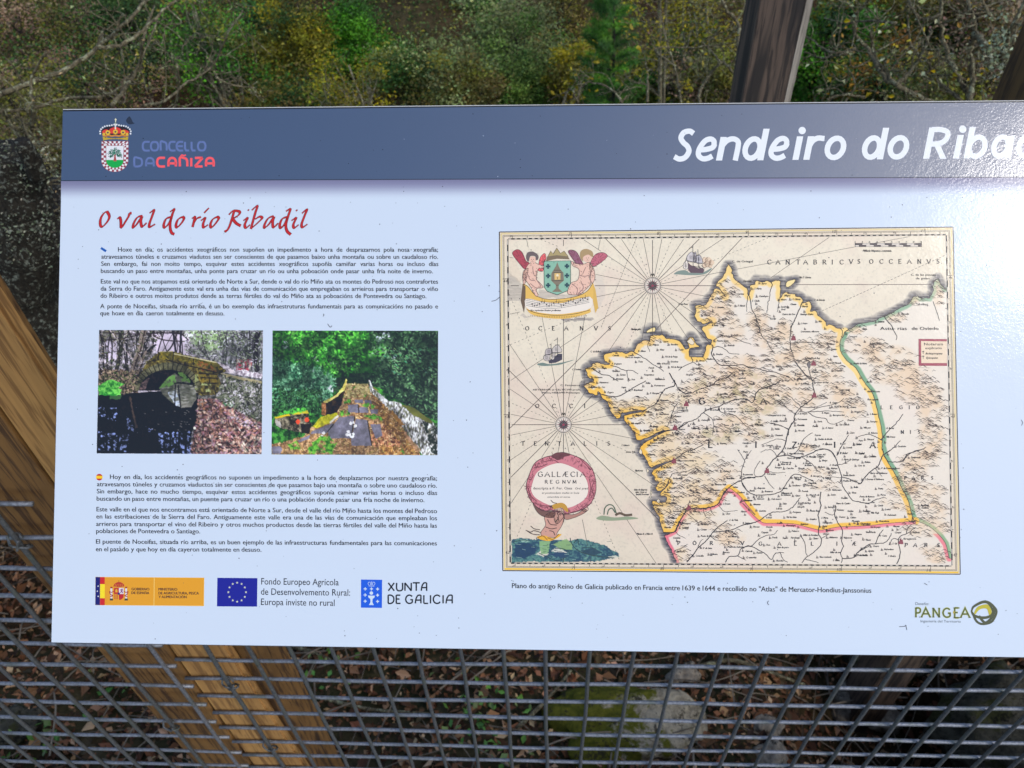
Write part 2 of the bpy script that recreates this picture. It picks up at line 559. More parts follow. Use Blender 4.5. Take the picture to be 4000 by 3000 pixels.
# ------------------------------------------------------------------ litter, stems and low plants on the near ground
def leaf_quads(P, size, cols, rs, flat=.55, aspect=.55, curl=.25):
    """one bent leaf (two quads) per point; returns verts, faces, face colours"""
    n = len(P)
    th = rs.uniform(0, 2 * math.pi, n)
    up = np.stack([rs.normal(0, flat, n), rs.normal(0, flat, n), np.ones(n)], -1)
    up /= np.linalg.norm(up, axis=1)[:, None]
    a = np.stack([np.cos(th), np.sin(th), np.zeros(n)], -1)
    a -= up * (a * up).sum(1)[:, None]
    a /= np.linalg.norm(a, axis=1)[:, None]
    b = np.cross(up, a)
    s = (np.asarray(size) * rs.uniform(.6, 1.35, n))[:, None]
    w = s * aspect * rs.uniform(.7, 1.2, n)[:, None]
    k = s * curl * rs.uniform(-.3, 1.2, n)[:, None]
    v = np.stack([P - a * s * .5, P + b * w * .5 + up * k, P + a * s * .5, P - b * w * .5 + up * k,
                  ], 1).reshape(-1, 3)
    i = np.arange(n) * 4
    F = np.concatenate([np.stack([i, i + 1, i + 2], -1), np.stack([i, i + 2, i + 3], -1)])
    return v, F, np.concatenate([cols, cols])

SAT, GAIN = 1.25, 1.45
def pick(pal, n, rs, jit=.3):
    pal = np.array(pal, float)
    c = pal[rs.integers(0, len(pal), n)]
    g = c.mean(-1, keepdims=True)
    c = np.clip(g + (c - g) * SAT, .002, 1) * GAIN
    return np.clip(c * rs.uniform(1 - jit, 1 + jit, (n, 1)) * rs.uniform(.92, 1.08, (n, 3)), .002, .9)

def litter():
    rs = np.random.default_rng(3)
    n = 42000
    x = rs.uniform(-3.2, 3.0, n); y = rs.uniform(-.1, 2.6, n)
    z = ground(x, y) + rs.uniform(.0, .035, n)
    pal = [(.12, .060, .034), (.08, .038, .022), (.19, .110, .065), (.04, .022, .013), (.30, .20, .125), (.025, .015, .010), (.14, .072, .042), (.06, .034, .020), (.04, .028, .016)]
    c = pick(pal, n, rs, .4)
    V, F, C = leaf_quads(np.stack([x, y, z], -1), np.where(rs.random(n) < .22, .050, .026), c, rs, .5, .6, .3)
    tag(mesh_obj("leaf_litter", V, F, M_DRY, cols=C), "brown fallen leaves covering the ground below the fence", "leaf litter", kind='stuff')
    # thin dead stems
    V, F = [], []
    r_ = random.Random(5)
    for i in range(700):
        x0, y0 = r_.uniform(-2.8, 2.8), r_.uniform(.1, 2.4)
        L = r_.uniform(.12, .5); an = r_.uniform(0, 6.28)
        x1, y1 = x0 + L * math.cos(an), y0 + L * math.sin(an)
        z0, z1 = float(ground(x0, y0)) + r_.uniform(.01, .06), float(ground(x1, y1)) + r_.uniform(.02, .12)
        md = ((x0 + x1) / 2 + r_.uniform(-.03, .03), (y0 + y1) / 2 + r_.uniform(-.03, .03), max((z0 + z1) / 2, float(ground((x0 + x1) / 2, (y0 + y1) / 2)) + .02) + .02)
        rr = r_.uniform(.0012, .0035)
        tube(V, F, smooth([(x0, y0, z0), md, (x1, y1, z1)], 4), rr, 4, False)
    t = NT("dry_stems")
    t.color(t.ramp(t.noise(t.coord(), 6, 3), [(.35, (.06, .042, .028)), (.65, (.26, .20, .13))])); t.set(Roughness=.9)
    tag(mesh_obj("dead_stems", V, F, t.mat), "thin dry stems and twigs tangled over the fallen leaves", "dead stems", kind='stuff')
    # low green sprouts
    rs = np.random.default_rng(9)
    P, Cc = [], []
    for (px, py, k) in [(1890, 2790, 45), (1300, 2600, 16), (1700, 2530, 18), (2380, 2900, 14), (1960, 2950, 20), (150, 2940, 24), (420, 2760, 10)]:
        g = on_ground(px, py)
        q = rs.normal(0, 1, (k, 3)) * np.array([.07, .06, .02]) + g + np.array([0, 0, .05])
        P.append(q); Cc.append(pick([(.05, .11, .03), (.07, .13, .03), (.10, .13, .05)], k, rs))
    P = np.vstack(P); Cc = np.vstack(Cc)
    V, F, C = leaf_quads(P, .03, Cc, rs, .7, .6, .2)
    tag(mesh_obj("ground_sprouts", V, F, M_LEAF, cols=C), "small green sprouts growing through the leaf litter", "ground plants", kind='stuff')
litter()
V, F = [], []
for nm, lb, pts, rr in [
    ("fallen_branch", "pale bent branch lying in the litter just below the panel, left of centre", [(1120, 2535), (1190, 2555), (1270, 2580), (1330, 2620)], .012),
    ("fallen_branch", "forked bare branch lying left of the mossy boulder", [(2020, 2860), (2100, 2790), (2160, 2720), (2230, 2640)], .009),
    ("fallen_branch", "long thin brown branch crossing the litter below the panel's middle", [(1260, 2740), (1450, 2790), (1650, 2800), (1830, 2830)], .008),
    ("fallen_branch", "dark curved branch in the litter right of the cream pitted stone", [(2720, 2620), (2850, 2600), (3000, 2640), (3150, 2700)], .011),
]:
    V, F = [], []
    pp = [on_ground(*q) + np.array([0, 0, .03 + .015 * (i % 2)]) for i, q in enumerate(pts)]
    tube(V, F, smooth(pp, 6), np.linspace(rr, rr * .5, len(smooth(pp, 6))), 6)
    b = np.array(pp[0])
    o = mesh_obj(nm, np.array(V) - b, F, M_BARK_L, smooth=True); o.location = b
    tag(o, lb, 'branch')
o1 = on_ground(1180, 2960)
V, F, C = leaf_quads(np.array([o1 + [0, 0, .05]]), [.15], np.array([[.36, .20, .10]]), np.random.default_rng(4), .2, .7, .25)
o = mesh_obj("oak_leaf", V - o1, F, M_DRY, cols=C); o.location = o1; tag(o, "large light orange leaf at the bottom edge right of the posts", "leaf")
# ------------------------------------------------------------------ trees and shrubs on the far bank
SAT, GAIN = 1.35, 1.65
def rnd_dir(rs, n):
    v = rs.normal(0, 1, (n, 3)); return v / np.linalg.norm(v, axis=1)[:, None]

def foliage(rs, centres, rad, per, size, pal, jit=.15, droop=0.0, aspect=.55):
    P, C = [], []
    for c in centres:
        k = int(per * 3.0 * rs.uniform(.6, 1.3))
        q = c + rs.normal(0, 1, (k, 3)) * rad * rs.uniform(.6, 1.25) * np.array([1, 1, .75])
        base = pick(pal, 1, rs, .50)[0]
        col = np.clip(base * rs.uniform(1 - jit, 1 + jit, (k, 1)) * rs.uniform(.9, 1.1, (k, 3)), .003, .6)
        P.append(q); C.append(col)
    P = np.vstack(P); C = np.vstack(C)
    return leaf_quads(P, size, C, rs, 1.1, aspect, .2)

def limb_path(rs, a, b, wob):
    a = np.array(a); b = np.array(b)
    L = np.linalg.norm(b - a)
    mid = [a + (b - a) * t + rs.normal(0, wob * L, 3) for t in (.35, .68)]
    return smooth([a, *mid, b], 4)

GREEN = [(.035, .095, .018), (.055, .14, .022), (.028, .07, .014)]
PALEG = [(.105, .125, .055), (.14, .155, .075), (.075, .095, .04)]
DARKG = [(.016, .036, .010), (.026, .052, .014), (.034, .06, .018)]
OLIVE = [(.085, .085, .022), (.11, .10, .028), (.06, .062, .018)]
GOLD = [(.125, .108, .015), (.10, .090, .014), (.155, .130, .018), (.075, .072, .015)]
BRONZE = [(.088, .072, .026), (.070, .060, .022), (.11, .086, .034)]
BROWN = [(.11, .075, .05), (.085, .055, .038), (.14, .10, .068), (.06, .042, .03)]
TWIG = [(.115, .110, .050), (.09, .085, .038), (.14, .135, .065)]

def tree(name, label, px, py, Y, rx, rz, pal, seed, n_cl=46, per=110, leaf=.075, bark=None, group='trees and shrubs on the far bank', cat='tree', limbs=16, open_=.0):
    rs = np.random.default_rng(seed)
    c = at(px, py, Y)
    gx, gy = c[0] + rs.uniform(-.2, .2) * rx, c[1] + .1
    gz = float(ground(gx, gy))
    root = empty(name, (gx, gy, gz - .1))
    tag(root, label, cat, group)
    bark = bark or M_BARK
    d = rnd_dir(rs, n_cl) * (rs.random((n_cl, 1)) ** .45) * np.array([rx, rx * .9, rz])
    d[:, 2] -= .12 * rz * (np.hypot(d[:, 0], d[:, 1]) / rx) ** 2
    cen = c + d
    lo = gz + .25
    keep = cen[:, 2] > np.maximum(lo, ground(cen[:, 0], cen[:, 1]) + .1)
    if keep.sum() < 6: cen[:, 2] = np.maximum(cen[:, 2], ground(cen[:, 0], cen[:, 1]) + .2)
    else: cen = cen[keep]
    V, F = [], []
    top = c + np.array([0, 0, rz * .55])
    tr = max(.035, .045 * rx + .02 * rz)
    if top[2] < gz + 1: top[2] = gz + 1
    tp = limb_path(rs, (gx, gy, gz - .1), top, .035)
    tube(V, F, tp, np.linspace(tr, tr * .3, len(tp)), 7)
    for k in rs.permutation(len(cen))[:limbs]:
        t_ = rs.uniform(.25, .95)
        s = tp[int(t_ * (len(tp) - 1))]
        lp = limb_path(rs, s, cen[k], .09)
        tube(V, F, lp, np.linspace(tr * (.55 - .3 * t_), .008, len(lp)), 5, False)
        for _ in range(3):
            s2 = lp[int(rs.uniform(.3, .95) * (len(lp) - 1))]
            e2 = s2 + rnd_dir(rs, 1)[0] * rx * rs.uniform(.18, .45) + np.array([0, 0, .1 * rz])
            l2 = limb_path(rs, s2, e2, .12)
            tube(V, F, l2, np.linspace(tr * .16, .005, len(l2)), 4, False)
    mesh_obj("trunk", V, F, bark, root, smooth=True)
    if per > 0:
        V, F, C = foliage(rs, cen, .20 * (rx * rx * rz) ** (1 / 3), per, leaf * .98, pal)
        mesh_obj("crown", V, F, M_LEAF, root, cols=C)
    return root

T = tree
# far row, upper bank
T("dark_oak", "dark green ivy clad tree in the upper left, beyond the bare branches", 520, 90, 22, 1.7, 1.5, DARKG, 11)
T("brown_shrub", "brown twiggy bush at the top left corner", 130, 160, 19, 2.0, 1.2, BROWN + OLIVE + DARKG, 12, per=90, cat='shrub')
T("olive_shrub", "mixed brown and olive bush just above the panel's left corner", 330, 330, 16, 1.7, 1.0, OLIVE + DARKG + BROWN, 13, per=80, leaf=.06, cat='shrub')
T("lichen_oak", "grey green lichen hung tree right of the forked bare branch", 800, 170, 18, 1.5, 1.3, PALEG + OLIVE + DARKG + GREEN, 14, per=70, bark=M_BARK_P, limbs=30)
T("dark_shrub", "deep green bush low between lichen tree and golden tree", 980, 210, 21, 1.1, 1.6, DARKG + [(.03, .075, .02)], 15, cat='shrub')
T("golden_oak", "yellow olive autumn tree left of the bright green shrub", 1165, 190, 20, 1.15, 1.35, GOLD + OLIVE + OLIVE + DARKG, 16)
T("golden_shrub", "low golden brown bush just above the header, left of centre", 1180, 390, 17.5, 1.4, .8, BRONZE + OLIVE + DARKG, 17, per=90, cat='shrub')
T("green_shrub", "bright fresh green rounded bush at the top, left of centre", 1385, 185, 21, 1.45, 1.25, GREEN, 18, n_cl=56, per=150, cat='shrub')
T("dark_oak", "dark green tree behind the bright green bush at the top edge", 1330, 25, 27, 1.8, 1.6, DARKG + GREEN, 19)
T("pale_forked_tree", "pale leafless tree forking just above the header band", 1375, 330, 15.5, .95, .75, GOLD + OLIVE, 20, n_cl=26, per=22, bark=M_BARK_P, limbs=22)
T("tawny_shrub", "tawny olive bush right of the pale forked tree", 1620, 300, 18, 1.35, 1.0, OLIVE + PALEG + DARKG, 21, per=95, cat='shrub')
T("olive_shrub", "olive brown bush low above the header's middle", 1800, 360, 16.5, 1.2, .75, OLIVE + PALEG + BRONZE, 22, per=90, cat='shrub')
T("willow_shrub", "large pale grey green bush above the middle of the header", 2010, 210, 19, 1.45, 1.25, PALEG + [(.075, .12, .035)], 23, n_cl=60, per=120, cat='shrub')
T("green_shrub", "mid green bush at the foot of the large pale grey green bush", 2060, 350, 17.5, 1.0, .7, [(.045, .085, .022), (.07, .10, .03)], 24, cat='shrub')
T("bronze_oak", "bronze brown tree left of the young pine", 2200, 130, 22, 1.25, 1.5, BRONZE + OLIVE, 25)
T("bronze_shrub", "small bronze bush at the young pine's left foot", 2270, 330, 17, .8, .9, BRONZE + GOLD, 26, per=80, cat='shrub')
T("golden_oak", "yellow leaved thin tree between the slim dark trunk and the stake", 2740, 120, 15, 1.1, 1.2, GOLD + TWIG + BRONZE, 27, per=45, leaf=.07, bark=M_BARK_P, limbs=30)
T("olive_shrub", "olive green bush right of the young pine's foot", 2560, 350, 15.5, .85, .8, OLIVE + DARKG, 28, per=90, cat='shrub')
T("dark_shrub", "dark green bush low between slim trunk and stake", 2680, 260, 19, 1.1, 1.1, DARKG + GREEN, 29, cat='shrub')
T("brown_shrub", "dry brown bush against the stake's left side", 2800, 350, 13.5, .8, .75, BROWN + TWIG + OLIVE, 30, per=80, leaf=.06, cat='shrub')
T("dark_oak", "dark green leafy tree right of the weathered stake", 3230, 190, 16, 1.0, 1.25, DARKG + GREEN, 31, n_cl=50, per=120)
T("golden_shrub", "yellow orange leaved bush right of the stake at the top edge", 3380, 60, 17, 1.3, 1.0, GOLD + BRONZE + OLIVE, 32, per=70, cat='shrub')
T("bronze_shrub", "rusty orange bush above the header's right part", 3470, 330, 14, 1.1, .8, [(.15, .075, .02), (.12, .065, .022)] + OLIVE + DARKG, 33, per=80, leaf=.065, cat='shrub')
T("olive_shrub", "dark olive bush behind the right branches", 3640, 170, 17, 1.1, 1.1, DARKG + OLIVE + GREEN, 34, per=95, cat='shrub')
T("brown_shrub", "brown bracken thicket behind the lichen branches at the upper right", 3850, 150, 16, 1.7, 1.5, BROWN + BRONZE + TWIG, 35, n_cl=60, cat='shrub')
T("brown_shrub", "low brown bush left of the orange brown right post", 3760, 370, 12.5, 1.0, .7, BROWN + TWIG + OLIVE, 36, per=80, leaf=.06, cat='shrub')
T("brown_shrub", "dull brown bush at the left edge beside the lichen trunk", 60, 430, 12, 1.3, .9, BROWN + TWIG + OLIVE, 37, per=80, leaf=.055, cat='shrub')
T("dark_oak", "shaded dark tree at the very top left of the bank", 250, 10, 26, 2.6, 2.0, DARKG + OLIVE, 38)
T("olive_shrub", "yellow green bush at the top edge left of the golden tree", 1080, 20, 25, 1.3, 1.1, OLIVE + GOLD + GREEN, 39, cat='shrub')
T("willow_shrub", "pale green bush in front of the brown slope, right of centre", 1870, 130, 24, 1.1, .8, PALEG + DARKG, 40, cat='shrub')

# young pine
def pine():
    rs = np.random.default_rng(77)
    base = at(2392, 620, 14.0); tip = at(2400, -260, 14.0)
    gx, gy = base[0], base[1]; gz = float(ground(gx, gy))
    root = empty("young_pine", (gx, gy, gz - .1))
    tag(root, "young green pine with whorled branches above the header, centre right", "pine tree", 'trees and shrubs on the far bank')
    V, F = [], []
    tp = smooth([(gx, gy, gz - .1), tuple(base), tuple(tip)], 8)
    tube(V, F, tp, np.linspace(.07, .015, len(tp)), 7)
    P0, D, C = [], [], []
    H = tip[2] - gz
    for z in np.arange(gz + .4, tip[2], .20):
        f = (tip[2] - z) / H
        R = min(.85, .12 + 1.25 * f)
        cx = np.interp(z, [gz, tip[2]], [gx, tip[0]])
        for k in range(8):
            a = rs.uniform(0, 6.28); L = R * rs.uniform(.7, 1.1)
            s = np.array([cx, gy, z]); e = s + np.array([math.cos(a) * L, math.sin(a) * L, L * rs.uniform(.15, .55)])
            tube(V, F, [s, (s + e) / 2 + np.array([0, 0, -.03]), e], [.012, .009, .005], 4, False)
            nn = int(150 * L / .6)
            t_ = rs.uniform(.15, 1.05, nn)[:, None]
            P0.append(s + (e - s) * t_ + rs.normal(0, .015, (nn, 3)))
            dd = (e - s) / L * .5 + rnd_dir(rs, nn) * .8
            D.append(dd / np.linalg.norm(dd, axis=1)[:, None] * rs.uniform(.08, .17, (nn, 1)))
            b = pick([(.028, .074, .012), (.042, .095, .016), (.018, .050, .009)], 1, rs, .25)[0]
            C.append(np.clip(b * rs.uniform(.65, 1.35, (nn, 1)), .003, .5))
    mesh_obj("trunk", V, F, M_BARK, root, smooth=True)
    P0 = np.vstack(P0); D = np.vstack(D); C = np.vstack(C)
    w = np.cross(D, np.array([.3, -.8, .5])); w /= np.linalg.norm(w, axis=1)[:, None]; w *= .006
    n = len(P0)
    Vn = np.stack([P0 - w, P0 + w, P0 + D], 1).reshape(-1, 3)
    Fn = np.arange(n * 3).reshape(-1, 3)
    mesh_obj("needles", Vn, Fn, M_LEAF, root, cols=C)
pine()

# slim dark trunk
def slim():
    rs = np.random.default_rng(5)
    a = at(2570, 700, 9.5); b = at(2575, -160, 9.5)
    gz = float(ground(a[0], a[1]))
    root = empty("slim_tree", (a[0], a[1], gz - .1))
    tag(root, "slim dark bare trunk with lichen twigs, right of the young pine", "tree")
    V, F = [], []
    for dx, r0 in ((0, .028), (.09, .02)):
        tp = smooth([(a[0] + dx * .3, a[1], gz - .1), (a[0] + dx * .3, a[1], a[2]), tuple((a + b) / 2 + np.array([.02 + dx * .6, 0, 0])), tuple(b + np.array([dx, 0, 0]))], 6)
        tube(V, F, tp, np.linspace(r0 * 1.4, r0 * .7, len(tp)), 6)
        for k in range(26):
            s = tp[int(rs.uniform(.45, 1) * (len(tp) - 1))]
            L = rs.uniform(.15, .55); an = rs.uniform(0, 6.28)
            lp = limb_path(rs, s, s + np.array([math.cos(an) * L, math.sin(an) * L * .5, L * rs.uniform(.1, .9)]), .1)
            tube(V, F, lp, np.linspace(.007, .002, len(lp)), 4, False)
    mesh_obj("trunk", V, F, M_BARK_L, root, smooth=True)
    cen = np.array([at(2570 + rs.uniform(-110, 130), rs.uniform(-50, 330), 9.5 + rs.uniform(-.3, .3)) for _ in range(26)])
    V, F, C = foliage(rs, cen, .07, 9, .04, GOLD)
    mesh_obj("leaves", V, F, M_LEAF, root, cols=C)
slim()

# fern and bracken mass on the opposite bank
def bank_cover():
    rs = np.random.default_rng(21)
    n = 120000
    y = rs.uniform(7, 36, n); x = rs.uniform(-1, 1, n) * (4 + y * .62)
    z = ground(x, y) + rs.uniform(0, .28, n) * (1 + y / 30)
    f = (np.sin(x * .7 + 1) + np.sin(x * .31 + y * .5) + rs.normal(0, .7, n))
    br = pick(BROWN + BRONZE, n, rs, .4); gr = pick(DARKG + OLIVE, n, rs, .4)
    C = np.where((f > -.1)[:, None], br, gr)
    V, F, C = leaf_quads(np.stack([x, y, z], -1), .045 + .0028 * y, C, rs, .9, .4, .2)
    tag(mesh_obj("bracken", V, F, M_LEAF, cols=C), "dead bracken and low scrub covering the far bank", "undergrowth", kind='stuff')
    n = 9000
    y = rs.uniform(2.4, 9, n); x = rs.uniform(-1, 1, n) * (2.6 + y * .9)
    z = ground(x, y) + rs.uniform(0, .22, n)
    C = pick(BROWN + DARKG + [(.05, .035, .022)], n, rs, .4)
    V, F, C = leaf_quads(np.stack([x, y, z], -1), .07, C, rs, .9, .4, .2)
    tag(mesh_obj("bank_scrub", V, F, M_LEAF, cols=C), "brown scrub and leaves on the near slope below the fence", "undergrowth", kind='stuff')
bank_cover()

# ------------------------------------------------------------------ near lichen trees with bare branches
def branchy(root, part, lines, Y, mat, seed, twigs=4, scale=1.0, tl=.22):
    """lines: (photo trace, radius, depth shift); each branch is a real tube at depth Y with twigs around it"""
    rs = np.random.default_rng(seed)
    V, F = [], []
    tips = []
    for pts, r0, dY in lines:
        n = len(pts)
        P = [at(px, py, Y + dY * (i / max(n - 1, 1)) + rs.normal(0, .04)) for i, (px, py) in enumerate(pts)]
        P = smooth(P, 6)
        P = P + rs.normal(0, r0 * .25, P.shape)
        tube(V, F, P, np.linspace(r0, r0 * .45, len(P)), 6)
        for k in range(int(twigs * len(pts))):
            s = P[int(rs.uniform(.1, 1) * (len(P) - 1))]
            L = tl * rs.uniform(.3, 1.0) * scale
            e = s + rnd_dir(rs, 1)[0] * L + np.array([0, 0, .25 * L])
            l2 = limb_path(rs, s, e, .13)
            tube(V, F, l2, np.linspace(min(r0 * .35, .006), .0012, len(l2)), 4, False)
            tips.append(e); tips.append(l2[len(l2) // 2])
            for _ in range(2):
                s2 = l2[int(rs.uniform(.3, .9) * (len(l2) - 1))]
                e2 = s2 + rnd_dir(rs, 1)[0] * L * .5
                tube(V, F, limb_path(rs, s2, e2, .12), .0013, 3, False)
                tips.append(e2)
    mesh_obj(part, V, F, mat, root, smooth=True)
    return np.array(tips)

def lichen(root, pts, seed, n, rad, size, pal=((.34, .36, .27), (.26, .29, .20), (.42, .43, .34))):
    rs = np.random.default_rng(seed)
    P = pts[rs.integers(0, len(pts), n)] + rs.normal(0, rad, (n, 3))
    V, F, C = leaf_quads(P, size, pick(list(pal), n, rs, .3), rs, 1.4, .5, .4)
    mesh_obj("lichen", V, F, M_DRY, root, cols=C)['kind'] = 'stuff'

# left: thick broken trunk and sprays of twigs
Yl = 1.55
b0 = at(70, 1000, Yl)
lt = empty("lichen_tree", (b0[0], b0[1], float(ground(b0[0], b0[1])) - .05))
tag(lt, "lichen crusted broken tree at the left edge, bare branches crossing the upper left", "tree")
V, F = [], []
tp = smooth([tuple(at(40, 590, Yl)), tuple(at(70, 760, Yl)), tuple(at(95, 1000, Yl)), tuple(at(150, 1330, Yl)), (b0[0] + .06, b0[1], float(lt.location.z))], 9)
rs = np.random.default_rng(2)
tube(V, F, tp, np.interp(np.linspace(0, 1, len(tp)), [0, .12, .5, 1], [.070, .085, .105, .13]) * rs.uniform(.9, 1.1, len(tp)), 14)
st = smooth([at(150, 690, Yl - .06), at(120, 620, Yl - .08), at(85, 555, Yl - .1)], 5)
tube(V, F, st, np.linspace(.030, .022, len(st)), 8)
mesh_obj("trunk", V, F, M_TRUNK_L, lt, smooth=True)
tips = branchy(lt, "branches", [
    ([(-120, 420), (60, 345), (230, 285), (380, 185), (520, 60), (600, -60)], .010, .5),
    ([(380, 185), (470, 175), (560, 120), (640, 40), (720, -30)], .007, .2),
    ([(-100, 440), (90, 430), (260, 385), (400, 375), (480, 330), (560, 220), (620, 60)], .006, .6),
    ([(440, 410), (500, 330), (545, 250), (560, 160), (600, 20)], .007, .3),
    ([(60, 640), (110, 560), (128, 420), (120, 320), (180, 200)], .007, .1),
    ([(100, 560), (180, 560), (245, 565)], .006, 0), ([(120, 620), (200, 625), (250, 640)], .005, 0),
    ([(90, 560), (40, 480), (10, 430)], .007, 0), ([(130, 760), (170, 720), (235, 700)], .006, 0),
    ([(140, 860), (190, 840), (250, 800)], .005, 0),
    ([(560, 410), (640, 395), (720, 330), (830, 260), (890, 130), (950, 40)], .005, .6),
    ([(840, 300), (900, 330), (1000, 345)], .004, .1),
    ([(690, 250), (700, 330), (690, 420)], .004, .1),
], Yl + .25, M_BARK_L, 41, 1.7, 1.0, .2)
tr = np.array([at(rs.uniform(-20, 215), rs.uniform(560, 760), Yl - .04 + rs.uniform(-.05, .05)) for _ in range(60)] + [at(rs.uniform(-20, 210), rs.uniform(850, 1000), Yl - .08) for _ in range(40)])
lichen(lt, tr, 42, 1100, .024, .010, ((.13, .14, .10), (.09, .10, .07), (.18, .18, .14), (.05, .045, .035)))
lichen_far = tips[rs.integers(0, len(tips), 120)]
rs2 = np.random.default_rng(43)
P = lichen_far + rs2.normal(0, .012, lichen_far.shape)
V, F, C = leaf_quads(P, .011, pick([(.20, .22, .12), (.20, .22, .10), (.26, .20, .12)], len(P), rs2), rs2, 1.3, .5, .4)
mesh_obj("twig_lichen", V, F, M_DRY, lt, cols=C)['kind'] = 'stuff'

# right: forked lichen branches between the posts
Yr = 2.6
b0 = at(3700, 460, Yr)
rt_ = empty("lichen_tree", (b0[0], b0[1], float(ground(b0[0], b0[1])) - .05))
tag(rt_, "bare forking lichen branches between stake and right post", "tree")
tips = branchy(rt_, "branches", [
    ([(3820, 560), (3790, 390), (3735, 290), (3690, 170), (3672, 60), (3690, -60)], .013, .3),
    ([(3790, 390), (3800, 300), (3790, 200), (3810, 130), (3785, 20), (3760, -60)], .012, .2),
    ([(3810, 130), (3850, 180), (3905, 225), (3950, 110), (4030, -40)], .014, -.3),
    ([(3672, 60), (3600, 75), (3560, 20), (3540, -40)], .008, .2),
    ([(3640, 400), (3500, 330), (3430, 270), (3390, 190), (3340, 130), (3350, 40)], .011, .3),
    ([(3505, 330), (3560, 270), (3610, 190), (3640, 110)], .010, .2),
    ([(3505, 330), (3460, 290), (3410, 200), (3400, 120)], .008, .3),
    ([(3760, 400), (3660, 310), (3620, 240), (3560, 180), (3545, 60)], .008, .3),
    ([(3340, 190), (3250, 205), (3150, 140)], .006, .2), ([(3340, 195), (3280, 215), (3200, 225), (3140, 200)], .006, .2),
    ([(3500, 90), (3400, 80), (3300, 90), (3220, 70)], .006, .4),
    ([(3380, 380), (3300, 370), (3230, 385)], .006, 0),
    ([(3905, 225), (3930, 260), (3925, 330)], .008, -.1),
    ([(3300, 400), (3340, 330), (3300, 250)], .005, .1),
    ([(3880, 80), (3840, 10), (3830, -40)], .008, 0),
], Yr, M_BARK_L, 51, 1.8, 1.0, .25)
V, F = [], []
tube(V, F, smooth([at(3820, 560, Yr), at(3810, 800, Yr), (b0[0], b0[1], float(rt_.location.z))], 6), .035, 8)
mesh_obj("trunk", V, F, M_BARK_L, rt_, smooth=True)
lichen(rt_, np.array([at(3905 + rs.normal(0, 25), 200 + rs.normal(0, 60), Yr - .3) for _ in range(50)]), 52, 220, .02, .016, ((.20, .21, .15), (.14, .15, .10)))
P = tips[rs.integers(0, len(tips), 260)] + rs2.normal(0, .02, (260, 3))
V, F, C = leaf_quads(P, .024, pick([(.22, .17, .02), (.17, .10, .03), (.16, .17, .08), (.24, .25, .16)], 260, rs2), rs2, 1.2, .6, .3)
mesh_obj("leaves", V, F, M_LEAF, rt_, cols=C)

# middle: pale twigs rising left of the stake
Ym = 4.2
b0 = at(2800, 470, Ym)
mt_ = empty("thorn_bush", (b0[0], b0[1], float(ground(b0[0], b0[1])) - .05))
tag(mt_, "dark curving thin branches just left of the weathered stake", "shrub")
tips = branchy(mt_, "branches", [
    ([(2800, 640), (2735, 400), (2750, 330), (2815, 245), (2860, 280), (2900, 330)], .012, .2),
    ([(2850, 640), (2870, 320), (2885, 170), (2880, 90), (2830, 20), (2800, -60)], .014, .2),
    ([(2640, 260), (2560, 190), (2720, 185), (2880, 165)], .006, .2),
    ([(2815, 245), (2780, 200), (2740, 160)], .006, .1), ([(2660, 400), (2640, 280), (2600, 150), (2580, 40)], .008, .2),
    ([(2430, 400), (2400, 360), (2350, 330), (2290, 320)], .009, .2), ([(2430, 400), (2450, 370)], .007, .1), ([(2530, 400), (2530, 300), (2520, 240)], .009, .2),
    ([(2200, 410), (2210, 370), (2225, 340)], .010, .1), ([(2255, 410), (2262, 360), (2270, 335)], .011, .1), ([(2255, 395), (2240, 360), (2250, 340)], .008, .1),
], Ym, M_BARK_L, 61, 1.6, 1.0, .3)
P = tips[rs.integers(0, len(tips), 160)] + rs2.normal(0, .03, (160, 3))
V, F, C = leaf_quads(P, .034, pick(GOLD, 160, rs2), rs2, 1.2, .6, .3)
mesh_obj("leaves", V, F, M_LEAF, mt_, cols=C)
# ------------------------------------------------------------------ the information panel
N_PAN = np.array([.01705289, -.69948533, .71444347]); N_PAN /= np.linalg.norm(N_PAN)
_P0 = at(2100, 405, -.02)
def B(px, py, h=0.0):
    """survey units of the printed sheet -> point on the board, h metres above its face"""
    px = np.atleast_1d(np.asarray(px, float)); py = np.atleast_1d(np.asarray(py, float))
    d = RT[None] * ((px - 2000) / F_PX)[:, None] + UP[None] * ((1500 - py) / F_PX)[:, None] + FW[None]
    t_ = ((_P0 - CAM) @ N_PAN) / (d @ N_PAN)
    return CAM + d * t_[:, None] + N_PAN * h

TILE = {'M1': (1940, 870, .23505), 'M2': (2350, 870, .25919), 'M3': (2850, 870, .25924), 'M4': (3280, 870, .34965), 'M5': (1940, 1220, .28931),
        'M6': (1940, 1650, .36770), 'M7': (2230, 1200, .30148), 'M8': (2650, 1250, .29385), 'M9': (3200, 1250, .33162), 'M10': (2400, 1650, .36160),
        'M11': (2900, 1650, .36179), 'M12': (3350, 1750, .30738), 'H': (350, 780, .40687), 'G': (3500, 2300, .22604), 'X': (1050, 2200, .36166),
        'C': (350, 420, .24864), 'L': (350, 2200, .31646), 'PB': (350, 1270, .31949), 'PP': (1030, 1270, .32550), 'T1': (350, 900, .63291), 'T2': (350, 1800, .63291), 'K': (1900, 2200, .72333), '': (0, 0, 1)}
def Q(tile, pts):
    ox, oy, s = TILE[tile]
    return np.asarray(pts, float) * s + np.array([ox, oy])

